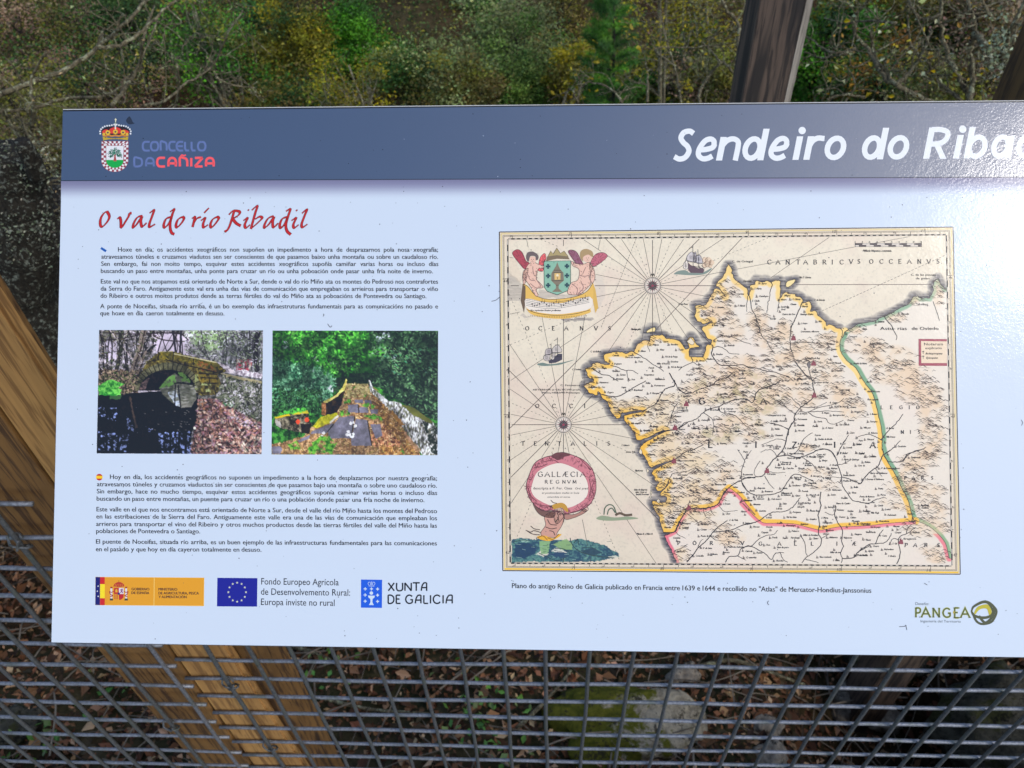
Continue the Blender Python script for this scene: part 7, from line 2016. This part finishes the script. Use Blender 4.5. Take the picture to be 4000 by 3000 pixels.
def town(x, y, s=1.0):
    pt.line(ell(x + 2.4 * s, y - 2.6 * s, 2.4 * s, 2.4 * s, 9)[:-1], 1.3, (50, 40, 40), True, 1)
    pt.poly([(x - 2.4 * s, y), (x - 2.0 * s, y - 6 * s), (x - .8 * s, y - 11 * s), (x + .4 * s, y - 6 * s), (x + .6 * s, y)], (60, 48, 46), 2)
    pt.line([(x - 5 * s, y + .6), (x + 6 * s, y + .6)], 1.0, (80, 66, 60))
for row in SMALL.split('\n'):
    for j, it in enumerate(row.split('|')):
        f = it.split(' ')
        if j == 0: tl_ = f[0]; f = f[1:]
        elif f[0] in TILE: tl_ = f[0]; f = f[1:]
        x, y = map(float, f[0].split(',')); s_ = ' '.join(f[1:])
        p = Q(tl_, [(x, y)])[0]
        cap = TSZ[tl_] * TILE[tl_][2] * 1.16
        text(pr, s_, p[0], p[1], cap, (22, 17, 18), shear=.28, wscale=.80, bold=.042, res=1)
        if not s_[:2] in ('R.', 'C.', 'Ti', 'I.', 'Mi', 'Ar', 'Ep', 'Ho', 'al', 'In', 'Is', 'de', 'lo', 'Le') or s_ in ('Tias',):
            a = p + np.array([rs.choice([-9, 16]), rs.choice([-10, 12, -2])]) if rs.random() < .4 else p + np.array([-9, 1])
            if in_poly(a, COARSE) and in_poly(a, INN_Q): town(a[0], a[1], rs.uniform(.9, 1.15))
for tl_, x, y, h_, s_, w_ in MAJOR:
    a = Q(tl_, [(x, y), (x + w_, y)]); k = TILE[tl_][2]
    if w_: text(pr, s_, a[0][0], a[0][1], h_ * k, (22, 17, 20), a[1][0], a[1][1], bold=.03, res=2)
    else: text(pr, s_, a[0][0], a[0][1], h_ * k, (22, 17, 20), wscale=.9, bold=.03, res=2)
for _ in range(60):
    x, y = rs.uniform(2650, 3500), rs.uniform(1250, 2190)
    if in_poly((x, y), COARSE) and in_poly((x, y), INN_Q): town(x, y)
for tl_, x, y in (('M8', 1530, 245), ('M8', 1797, 580), ('M8', 1805, 1005), ('M8', 105, 1120), ('M10', 655, 60), ('M10', 643, 420), ('M10', 803, 925), ('M11', 265, 525), ('M12', 550, 1195)):
    p = Q(tl_, [(x, y)])[0]
    pt.poly([p + q for q in ((-10, 8), (-9, -2), (-5, -4), (-4, -10), (0, -14), (3, -8), (6, -10), (8, -2), (10, 8))], (140, 66, 78), 4)
    for dx in (-4, 0, 6): pt.line([p + [dx, -4], p + [dx, -17 + abs(dx)]], 1.4, (110, 50, 60), up=5)
pt.done(); pr.done()

def spaced(tile, items, y, h_, w_, col=(30, 25, 28), shear=0):
    pr = Print("region_name", mapo, 14e-5)
    k = TILE[tile][2]
    for ch, x in items:
        p = Q(tile, [(x, y)])[0]
        skel(pr, ch, p[0], p[1], h_ * k, w_, col, serif=.14, nib=(math.radians(20), .5), shear=shear)
    pr.done()
spaced('M3', [('C', 572), ('A', 698), ('N', 846), ('T', 1006), ('A', 1114), ('B', 1264), ('R', 1402), ('I', 1540), ('C', 1660)], 625, 64, 3.2)
spaced('M4', [('V', 106), ('S', 200), ('O', 330), ('C', 446), ('C', 552), ('E', 656), ('A', 756), ('N', 868), ('V', 974), ('S', 1084), ('.', 1130)], 456, 46, 3.2)
spaced('M5', [('O', 388), ('C', 568), ('E', 748), ('A', 916), ('N', 1124), ('V', 1318), ('S', 1508)], 242, 52, 3.2)
spaced('M5', [('O', 524), ('C', 752), ('C', 984), ('I', 1184)], 1290, 52, 3.2)
spaced('M6', [('T', 264), ('E', 398), ('N', 514), ('T', 650), ('A', 790), ('L', 926), ('I', 1060), ('S', 1178), ('.', 1236)], 244, 40, 3.2)
spaced('M8', [('G', 276), ('A', 1092)], 1118, 80, 5.4)
spaced('M10', [('L', 1014)], 272, 60, 5.4); spaced('M11', [('I', 140), ('Z', 540), ('I', 990)], 270, 58, 5.4)
spaced('M9', [('A', 600), ('.', 678)], 1505, 64, 5.4)
spaced('M9', [('L', 724), ('E', 836), ('G', 946), ('I', 1056), ('O', 1144)], 1048, 38, 3)
spaced('M9', [('N', 962), ('I', 1070), ('S', 1164)], 1338, 38, 3)
spaced('M12', [('P', 594), ('A', 690), ('R', 808), ('S', 934), ('.', 980)], 400, 40, 3)
spaced('M12', [('P', 596), ('A', 708), ('R', 846), ('S', 1010), ('.', 1060)], 1256, 46, 3.2, shear=.15)
spaced('M10', [('P', 682), ('O', 848), ('R', 1032), ('T', 1222), ('V', 1366)], 1322, 38, 3.2)
spaced('M11', [('G', 178), ('A', 382), ('L', 560), ('L', 740), ('I', 1016), ('Æ', 1186)], 1328, 38, 3.2)

# scale bar and key
pr = Print("scale_bar", mapo, 9e-5)
for r_ in range(2):
    for k in range(9):
        x0_, x1_ = 172 + 82.5 * k, 172 + 82.5 * (k + 1); ya, yb = (230, 249) if r_ == 0 else (249, 268)
        if r_ == 0: pr.poly(Q('M4', [(x0_, ya), (x1_, ya), (x1_, yb), (x0_, yb)]), (84, 78, 80) if k % 2 == 0 else (232, 224, 214))
        else:
            for h_ in (0, 1): pr.poly(Q('M4', [(x0_ + 41 * h_, ya), (x0_ + 41 * (h_ + 1), ya), (x0_ + 41 * (h_ + 1), yb), (x0_ + 41 * h_, yb)]), (84, 78, 80) if (h_ + k) % 2 == 1 else (232, 224, 214))
pr.line(Q('M4', [(172, 204), (172, 270)]), 1.8, INKM, up=3); pr.line(Q('M4', [(914, 204), (914, 270)]), 1.8, INKM, up=3)
for yy in (230, 249, 268): pr.line(Q('M4', [(172, yy), (914, yy)]), 1.3, INKM, up=3)
for k in range(1, 10):
    p = Q('M4', [(172 + 82.5 * k - 6, 222)])[0]; text(pr, str(k), p[0], p[1], 6, INKM, shear=.3, align='R', up=4)
    pr.line(Q('M4', [(172 + 82.5 * k, 206), (172 + 82.5 * k, 230)]), 1.3, INKM, up=3)
pr.done()
pr = Print("key_box", mapo, 8e-5)
pr.poly(Q('M4', [(880, 1298), (1196, 1300), (1200, 1600), (882, 1598)]), (160, 62, 84)); pr.poly(Q('M4', [(908, 1322), (1196, 1326), (1198, 1568), (912, 1568)]), (236, 216, 190), 1)
for y in (1450, 1502): pr.line(Q('M4', [(932, y - 18), (932, y + 18)]), 2, INKM, up=2); pr.line(Q('M4', [(920, y - 8), (946, y - 8)]), 1.6, INKM, up=3); pr.line(Q('M4', [(924, y - 14), (940, y - 14)]), 1.4, INKM, up=3)
pr.done()

# ships
def ship(name, tile, hull, hullc, sails, masts, waves, smoke=None):
    pr = Print(name, mapo, 9e-5)
    for p, c in waves: pr.poly(Q(tile, smooth(p, 4, True)), c)
    if smoke:
        for x, y, r_ in smoke: pr.disc(Q(tile, [(x, y)])[0], r_ * TILE[tile][2], (230, 206, 180), 1, 10); pr.line(ell(*Q(tile, [(x, y)])[0], r_ * TILE[tile][2], r_ * TILE[tile][2], 12)[2:9], 1.3, (130, 100, 84), up=2)
    pr.poly(Q(tile, hull), hullc, 3)
    for p, c in sails:
        q = Q(tile, smooth(p, 4, True)); pr.poly(q, c, 4); pr.line(q, 1.5, (44, 40, 46), True, 5)
        m_ = q.mean(0); 
        for k in range(4): pr.line([m_ + [(k - 1.5) * 3, -8], m_ + [(k - 1.2) * 3, 7]], 1, (90, 84, 92), up=6)
    for p in masts: pr.line(Q(tile, p), 1.6, (40, 36, 42), up=7)
    pr.done()
ship("sailing_ship", 'M2', [(1300, 600), (1345, 640), (1400, 660), (1460, 690), (1520, 680), (1550, 710), (1530, 760), (1340, 755), (1305, 710)], (96, 74, 84),
 [([(1235, 620), (1290, 570), (1300, 690), (1240, 690)], (236, 228, 220)), ([(1290, 500), (1370, 440), (1420, 580), (1300, 580)], (206, 200, 202)), ([(1390, 480), (1420, 440), (1430, 580), (1390, 590)], (180, 174, 180)), ([(1440, 490), (1490, 500), (1520, 610), (1420, 600)], (196, 192, 198))],
 [[(1375, 350), (1380, 660)], [(1450, 400), (1465, 680)], [(1320, 385), (1372, 370)], [(1365, 440), (1425, 470)], [(1430, 490), (1500, 505)], [(1290, 570), (1450, 610)], [(1400, 600), (1560, 615)], [(1290, 500), (1260, 600), (1270, 690)], [(1380, 650), (1540, 700)], [(1500, 640), (1550, 690)], [(1450, 650), (1500, 690)]],
 [([(1090, 775), (1150, 730), (1260, 715), (1340, 755), (1540, 740), (1640, 690), (1660, 700), (1540, 780), (1300, 790), (1180, 780)], (128, 146, 138))], [(1560, 560, 42), (1610, 570, 50), (1600, 620, 48), (1660, 600, 40), (1560, 640, 40), (1640, 650, 30)])
ship("sailing_ship", 'M5', [(700, 655), (760, 620), (830, 560), (885, 560), (885, 640), (800, 680), (710, 690)], (70, 66, 80),
 [([(670, 500), (740, 490), (745, 560), (660, 570)], (186, 178, 178)), ([(640, 590), (720, 575), (700, 655), (640, 640)], (200, 192, 188)), ([(760, 480), (830, 440), (880, 530), (750, 550)], (206, 198, 192)), ([(755, 560), (790, 545), (780, 620), (750, 640)], (220, 212, 204))],
 [[(822, 340), (822, 600)], [(735, 420), (740, 600)], [(775, 385), (820, 355)], [(700, 490), (740, 480)], [(790, 440), (850, 440)], [(745, 545), (880, 540)], [(715, 440), (735, 430)], [(640, 580), (740, 560)], [(770, 600), (885, 600)]],
 [([(545, 705), (620, 680), (720, 700), (870, 680), (1050, 640), (940, 680), (840, 710), (640, 725)], (116, 136, 128))])
# sea serpent
pr = Print("sea_serpent", mapo, 9e-5)
pr.poly(Q('M6', smooth([(1060, 1025), (1120, 990), (1250, 1010), (1387, 1000), (1480, 1010), (1500, 1022), (1380, 1035), (1180, 1045)], 4, True)), (146, 160, 130))
for p in ([(1140, 980), (1150, 910), (1190, 875), (1240, 890), (1275, 975)], [(1175, 980), (1190, 930), (1225, 912), (1260, 960)]): pr.line(Q('M6', smooth(p, 5)), 4.2, (72, 96, 72), up=2)
pr.line(Q('M6', smooth([(1260, 985), (1310, 965), (1370, 985), (1440, 980)], 5)), 9, (96, 78, 58), up=3)
pr.done()

# coat of arms carried by two winged children, on a cloth with music
pr = Print("shield_with_chalice", mapo, 9e-5)
def m1(p): return Q('M1', p)
pr.poly(m1([(785, 640), (1005, 632), (1230, 632), (1228, 1070), (1180, 1130), (1005, 1200), (840, 1140), (790, 1070)]), (140, 190, 168)); pr.line(m1([(785, 640), (1230, 632), (1228, 1070), (1180, 1130), (1005, 1200), (840, 1140), (790, 1070)]), 2.4, (52, 56, 52), True, 1)
pr.poly(m1([(820, 640), (840, 560), (1000, 535), (1180, 550), (1215, 610), (1000, 600)]), (128, 112, 88), 2)
pr.poly(m1([(850, 560), (900, 470), (940, 520), (1000, 420), (1060, 510), (1120, 470), (1190, 560), (1000, 540)]), (176, 160, 112), 3); pr.line(m1([(850, 560), (900, 470), (940, 520), (1000, 420), (1060, 510), (1120, 470), (1190, 560)]), 1.5, (70, 60, 44), up=4)
for x, y in ((855, 727), (1168, 722), (856, 884), (1168, 880), (856, 1040), (1168, 1036)):
    c = m1([(x, y)])[0]
    for k in range(4):
        a_ = k * math.pi / 2; d = np.array([math.cos(a_), math.sin(a_)]); q = np.array([-d[1], d[0]])
        pr.poly([c + q * 1.8, c + d * 9 + q * 4.6, c + d * 9 - q * 4.6, c - q * 1.8], (34, 66, 80), 2 + k)
pr.poly(m1([(1008, 655), (1030, 720), (1060, 780), (1110, 830), (1118, 960), (1060, 1010), (1030, 1040), (1030, 1090), (1090, 1150), (920, 1150), (985, 1090), (985, 1040), (950, 1005), (905, 960), (910, 840), (950, 780), (985, 720)]), (132, 122, 104), 2)
pr.poly(m1([(960, 840), (1060, 838), (1060, 945), (962, 950)]), (226, 190, 120), 3); pr.disc(m1([(1010, 875)])[0], 5.2, (240, 228, 200), 4, 12); pr.line(m1([(1010, 895), (1012, 940)]), 2, (90, 70, 50), up=4)
for p in ([(950, 790), (1070, 790)], [(935, 830), (1090, 828)], [(915, 965), (1110, 962)], [(985, 1040), (1035, 1040)]): pr.line(m1(p), 2, (66, 60, 50), up=4)
pr.done()
SKIN = (236, 196, 178)
def cherub(wings, body, head, hair, shade, wingc):
    pr = Print("winged_child", mapo, 9e-5)
    for w_, c in zip(wings, wingc):
        q = m1(smooth(w_, 4, True)); pr.poly(q, c); pr.line(q, 1.8, (84, 40, 48), True, 1)
        m_ = q.mean(0)
        for k in range(7): pr.line([m_ + (q[k * 3 % len(q)] - m_) * .25, m_ + (q[k * 3 % len(q)] - m_) * .85], 1.1, (120, 50, 60), up=2)
    for b_ in body: q = m1(smooth(b_, 4, True)); pr.poly(q, SKIN, 3); pr.line(q, 1.8, (84, 62, 60), True, 4)
    for s_ in shade: pr.line(m1(smooth(s_, 4)), 2.6, (150, 112, 110), up=5)
    q = m1(smooth(head, 4, True)); pr.poly(q, SKIN, 6)
    q = m1(smooth(hair[0], 4, True)); pr.poly(q, hair[1], 7)
    r = np.random.default_rng(int(head[0][0]))
    for b_ in list(body) + list(wings):
        b_ = smooth(b_, 4, True); lo, hi = b_.min(0), b_.max(0)
        for _ in range(int((hi - lo).prod() / 900)):
            p = lo + (hi - lo) * r.random(2)
            if in_poly(p, b_) and (in_poly(p + [-40, -14], b_) is False or in_poly(p + [34, 30], b_) is False or r.random() < .25):
                pr.line(m1([p, p + [r.uniform(10, 26), r.uniform(6, 16)]]), 1.2, (104, 66, 68), up=8)
    for k in range(5): pr.disc(m1([np.mean(head, 0) + [(-18, 18, 0, -8, 10)[k], (-6, -8, 14, 30, 30)[k]]])[0], (1.5, 1.5, 1.2, 1.3, 1.3)[k], (70, 46, 46), 9, 6)
    pr.done()
cherub([[(262, 500), (340, 445), (420, 490), (490, 640), (540, 670), (470, 770), (380, 680), (300, 580)], [(700, 680), (730, 570), (800, 510), (820, 600), (780, 680), (770, 800), (700, 800), (690, 760)]],
 [[(520, 700), (620, 660), (690, 690), (780, 720), (770, 760), (690, 770), (660, 930), (720, 1000), (770, 1080), (660, 1100), (690, 1210), (640, 1210), (560, 1060), (480, 960), (430, 900)], [(440, 820), (520, 760), (500, 900), (470, 1010), (440, 1000)]],
 [(530, 590), (600, 560), (650, 590), (650, 650), (590, 680), (550, 640)], ([(490, 590), (510, 500), (600, 480), (690, 540), (690, 610), (650, 620), (640, 560), (560, 560), (530, 650)], (110, 98, 98)),
 [[(520, 860), (560, 950), (640, 960)], [(560, 1010), (650, 1080), (760, 1085)], [(600, 740), (610, 860)], [(660, 940), (740, 1060)]], [(180, 74, 88), (240, 110, 112)])
cherub([[(1190, 480), (1240, 452), (1330, 490), (1400, 620), (1440, 700), (1330, 680), (1240, 570)], [(1560, 660), (1640, 530), (1760, 495), (1840, 550), (1760, 640), (1640, 720), (1580, 720)]],
 [[(1240, 640), (1330, 680), (1440, 690), (1540, 660), (1600, 740), (1540, 900), (1560, 1020), (1400, 1180), (1330, 1200), (1200, 1190), (1180, 1130), (1240, 1000), (1350, 950), (1370, 780), (1270, 720)], [(1540, 680), (1610, 760), (1635, 900), (1600, 1000), (1560, 980), (1560, 850)]],
 [(1440, 560), (1520, 530), (1580, 560), (1570, 630), (1500, 660), (1440, 620)], ([(1385, 560), (1400, 470), (1490, 435), (1590, 480), (1605, 570), (1570, 560), (1520, 530), (1440, 570), (1430, 640)], (176, 150, 108)),
 [[(1380, 880), (1470, 890), (1540, 870)], [(1250, 1020), (1340, 1090), (1330, 1190)], [(1400, 980), (1440, 1080), (1360, 1180)], [(1480, 740), (1430, 850)]], [(150, 96, 118), (196, 106, 124)])
pr = Print("music_cloth", mapo, 9e-5)
pr.poly(m1(smooth([(430, 1020), (520, 1060), (640, 1200), (800, 1265), (1000, 1270), (1300, 1230), (1500, 1140), (1600, 1000), (1620, 1150), (1590, 1300), (1560, 1440), (1540, 1500), (1200, 1590), (900, 1590), (620, 1540), (500, 1440), (470, 1250)], 3, True)), (232, 190, 96))
pr.poly(m1(smooth([(490, 1260), (800, 1320), (1100, 1330), (1550, 1230), (1560, 1420), (1300, 1490), (1000, 1520), (700, 1490), (500, 1420)], 3, True)), (240, 232, 222), 1)
pr.poly(m1([(430, 1020), (480, 1060), (480, 1300), (455, 1500), (400, 1300)]), (110, 90, 70), 1); pr.poly(m1([(1600, 1010), (1640, 1100), (1690, 1410), (1640, 1500), (1600, 1300), (1610, 1150)]), (220, 180, 90), 1)
for k in range(5): pr.line(m1(smooth([(490, 1262 + 28 * k), (760, 1312 + 27 * k), (1050, 1312 + 26 * k), (1540, 1228 + 24 * k)], 6)), 1.3, INKM, up=2)
rs = np.random.default_rng(3)
for k in range(24):
    x = 590 + k * 40; y = 1350 + 34 * math.sin(k * 1.1) - max(0, x - 1050) * .17; c = m1([(x, y)])[0]
    pr.disc(c, 2.8, (60, 52, 50), 3, 8); pr.line([c + [1.5, 0], c + [1.5, (-12 if k % 3 else 12)]], 1.2, INKM, up=3)
for k in range(34):
    x = 570 + k * 28; y = 1545 + 22 * math.sin((x - 560) / 960 * math.pi); pr.line(m1([(x, y - 12), (x, y + 12)]), 1.6, (120, 84, 30), up=3)
for p in ([(500, 1445), (700, 1510), (1000, 1540), (1300, 1515), (1550, 1450)], [(430, 1020), (520, 1060), (640, 1200), (800, 1265), (1000, 1270), (1300, 1230), (1500, 1140), (1600, 1000)]): pr.line(m1(smooth(p, 5)), 2.0, (96, 70, 40), up=3)
pr.done()

# title cartouche: a folded wreath held up by a bearded sea figure
pr = Print("title_wreath", mapo, 9e-5)
def m6(p): return Q('M6', p)
outer = smooth([(690, 318), (800, 345), (920, 400), (1010, 490), (1045, 580), (1056, 690), (1040, 780), (990, 870), (900, 930), (780, 965), (700, 975), (600, 935), (480, 935), (380, 850), (335, 770), (315, 680), (335, 590), (400, 440), (500, 375), (600, 350)], 5, True)
inner = smooth([(690, 432), (800, 470), (900, 530), (960, 620), (975, 720), (950, 800), (880, 860), (780, 905), (690, 910), (560, 880), (470, 840), (400, 790), (365, 720), (380, 640), (420, 540), (500, 480), (600, 440)], 5, True)
pr.poly(m6(outer), (208, 128, 138)); pr.poly(m6(inner), (236, 226, 214), 2); pr.line(m6(outer), 2.6, (76, 40, 46), True, 3); pr.line(m6(inner), 1.6, (190, 110, 120), True, 3)
for p in ([(590, 355), (640, 395), (690, 385), (720, 355)], [(400, 480), (470, 470), (540, 440)], [(880, 380), (940, 440), (1000, 500)], [(340, 610), (370, 600), (390, 560)], [(1040, 620), (1010, 700), (1035, 790)], [(380, 850), (470, 880), (590, 890)], [(780, 960), (880, 930), (960, 870)], [(500, 420), (600, 400), (660, 430)], [(330, 690), (365, 780), (430, 840)], [(985, 600), (1000, 700), (980, 800)]): pr.line(m6(smooth(p, 5)), 3.0, (120, 62, 72), up=4)
rs = np.random.default_rng(6)
for _ in range(420):
    a_ = rs.uniform(0, 6.28); i = int(a_ / 6.28 * len(outer)) % len(outer); j = int(a_ / 6.28 * len(inner)) % len(inner); t_ = rs.uniform(.05, .6)
    p = outer[i] * (1 - t_) + inner[j] * t_; pr.line(m6([p, p + rs.normal(0, 16, 2)]), 1.3, (112, 56, 66), up=5)
pr.poly(m6(smooth([(580, 360), (640, 320), (740, 325), (780, 350), (700, 370), (670, 395), (630, 390)], 4, True)), (110, 64, 66), 5)
pr.done()
pr = Print("title_inscription", mapo, 12e-5)
for items, y, h_, w_ in (([('G', 440), ('A', 512), ('L', 585), ('L', 640), ('Æ', 700), ('C', 786), ('I', 850), ('A', 890)], 576, 50, 3.4), ([('R', 512), ('E', 568), ('G', 630), ('N', 698), ('V', 752), ('M', 808), ('.', 884)], 648, 34, 2.8)):
    for ch, x in items:
        p = m6([(x, y)])[0]; skel(pr, ch, p[0], p[1], h_ * .3677, w_, (34, 28, 30), serif=.13, nib=(math.radians(20), .5), wide=h_ * .3677 * SK[ch][0] * 1.08)
for s_, x0_, y, x1_, cap in (("descripta a F. Fer. Ojea", 388, 712, 802, 26), ("Ord. præd.", 832, 712, 976, 22), ("et postmodum multis in locis", 480, 758, 876, 20), ("emendata et aucta.", 538, 800, 782, 18)):
    a, b = m6([(x0_, y), (x1_, y)]); text(pr, s_, a[0], a[1], cap * .3677, (40, 34, 34), b[0], b[1], shear=.0 if cap == 26 else .25, bold=.014, res=2)
pr.done()
pr = Print("sea_figure", mapo, 11e-5)
FS = (206, 156, 140)
for p, c in (([(510, 1000), (600, 940), (680, 950), (720, 1010), (690, 1100), (640, 1180), (640, 1220), (500, 1210), (470, 1170), (520, 1090)], FS), ([(385, 860), (430, 900), (520, 940), (620, 950), (600, 1010), (500, 1000), (430, 950)], (118, 84, 74)), ([(720, 970), (800, 980), (870, 960), (930, 920), (960, 940), (900, 980), (800, 1020), (730, 1030)], (176, 130, 116)), ([(910, 925), (960, 900), (972, 930), (930, 950)], (224, 196, 180)), ([(620, 920), (690, 910), (720, 960), (700, 1020), (640, 1080), (610, 1020)], (196, 168, 150))):
    q = m6(smooth(p, 4, True)); pr.poly(q, c); pr.line(q, 1.8, (62, 44, 42), True, 2)
pr.poly(m6(smooth([(590, 880), (640, 860), (700, 855), (745, 890), (760, 950), (730, 940), (690, 905), (640, 915), (600, 920)], 4, True)), (196, 150, 52), 4)
for p in ([(575, 825), (600, 850), (640, 860)], [(590, 885), (560, 890), (600, 905)], [(640, 960), (660, 1010), (620, 1060)], [(700, 960), (715, 1010), (705, 1065)], [(640, 1000), (660, 1040)], [(540, 1030), (570, 1080), (640, 1090)], [(520, 1110), (580, 1130), (640, 1120)], [(560, 1150), (600, 1160), (620, 1200)], [(650, 950), (680, 950)], [(660, 975), (685, 985)], [(310, 1145), (360, 1165), (400, 1150), (470, 1170)], [(362, 1100), (400, 1130), (460, 1140)], [(320, 1150), (380, 1185), (460, 1195)]): pr.line(m6(smooth(p, 4)), 3.0, (72, 54, 44), up=5)
pr.poly(m6(smooth([(430, 1215), (500, 1200), (600, 1230), (650, 1190), (690, 1190), (640, 1230), (560, 1260), (470, 1245)], 4, True)), (232, 176, 48), 3)
for p in ([(430, 1230), (490, 1205), (540, 1250)], [(540, 1225), (600, 1240), (660, 1185)]): pr.line(m6(smooth(p, 4)), 3, (150, 100, 30), up=6)
for p, w_ in (([(780, 1225), (800, 1290), (850, 1350), (930, 1390), (1060, 1420), (1250, 1440)], 3), ([(620, 1340), (700, 1340), (780, 1380)], 2.6), ([(170, 1270), (280, 1250), (350, 1260)], 2.4), ([(450, 1390), (520, 1420), (640, 1470), (740, 1430)], 2.4), ([(820, 1280), (860, 1240), (870, 1300)], 3), ([(900, 1335), (980, 1325), (1060, 1345)], 2)): pr.line(m6(smooth(p, 5)), w_, (44, 66, 66), up=4)
for _ in range(60):
    x, y = rs.uniform(170, 1200), rs.uniform(1260, 1470); pr.line(m6([(x, y), (x + rs.uniform(20, 60), y + rs.uniform(-8, 10))]), 1.2, (30, 62, 74) if rs.random() < .6 else (150, 184, 172), up=3)
pr.done()
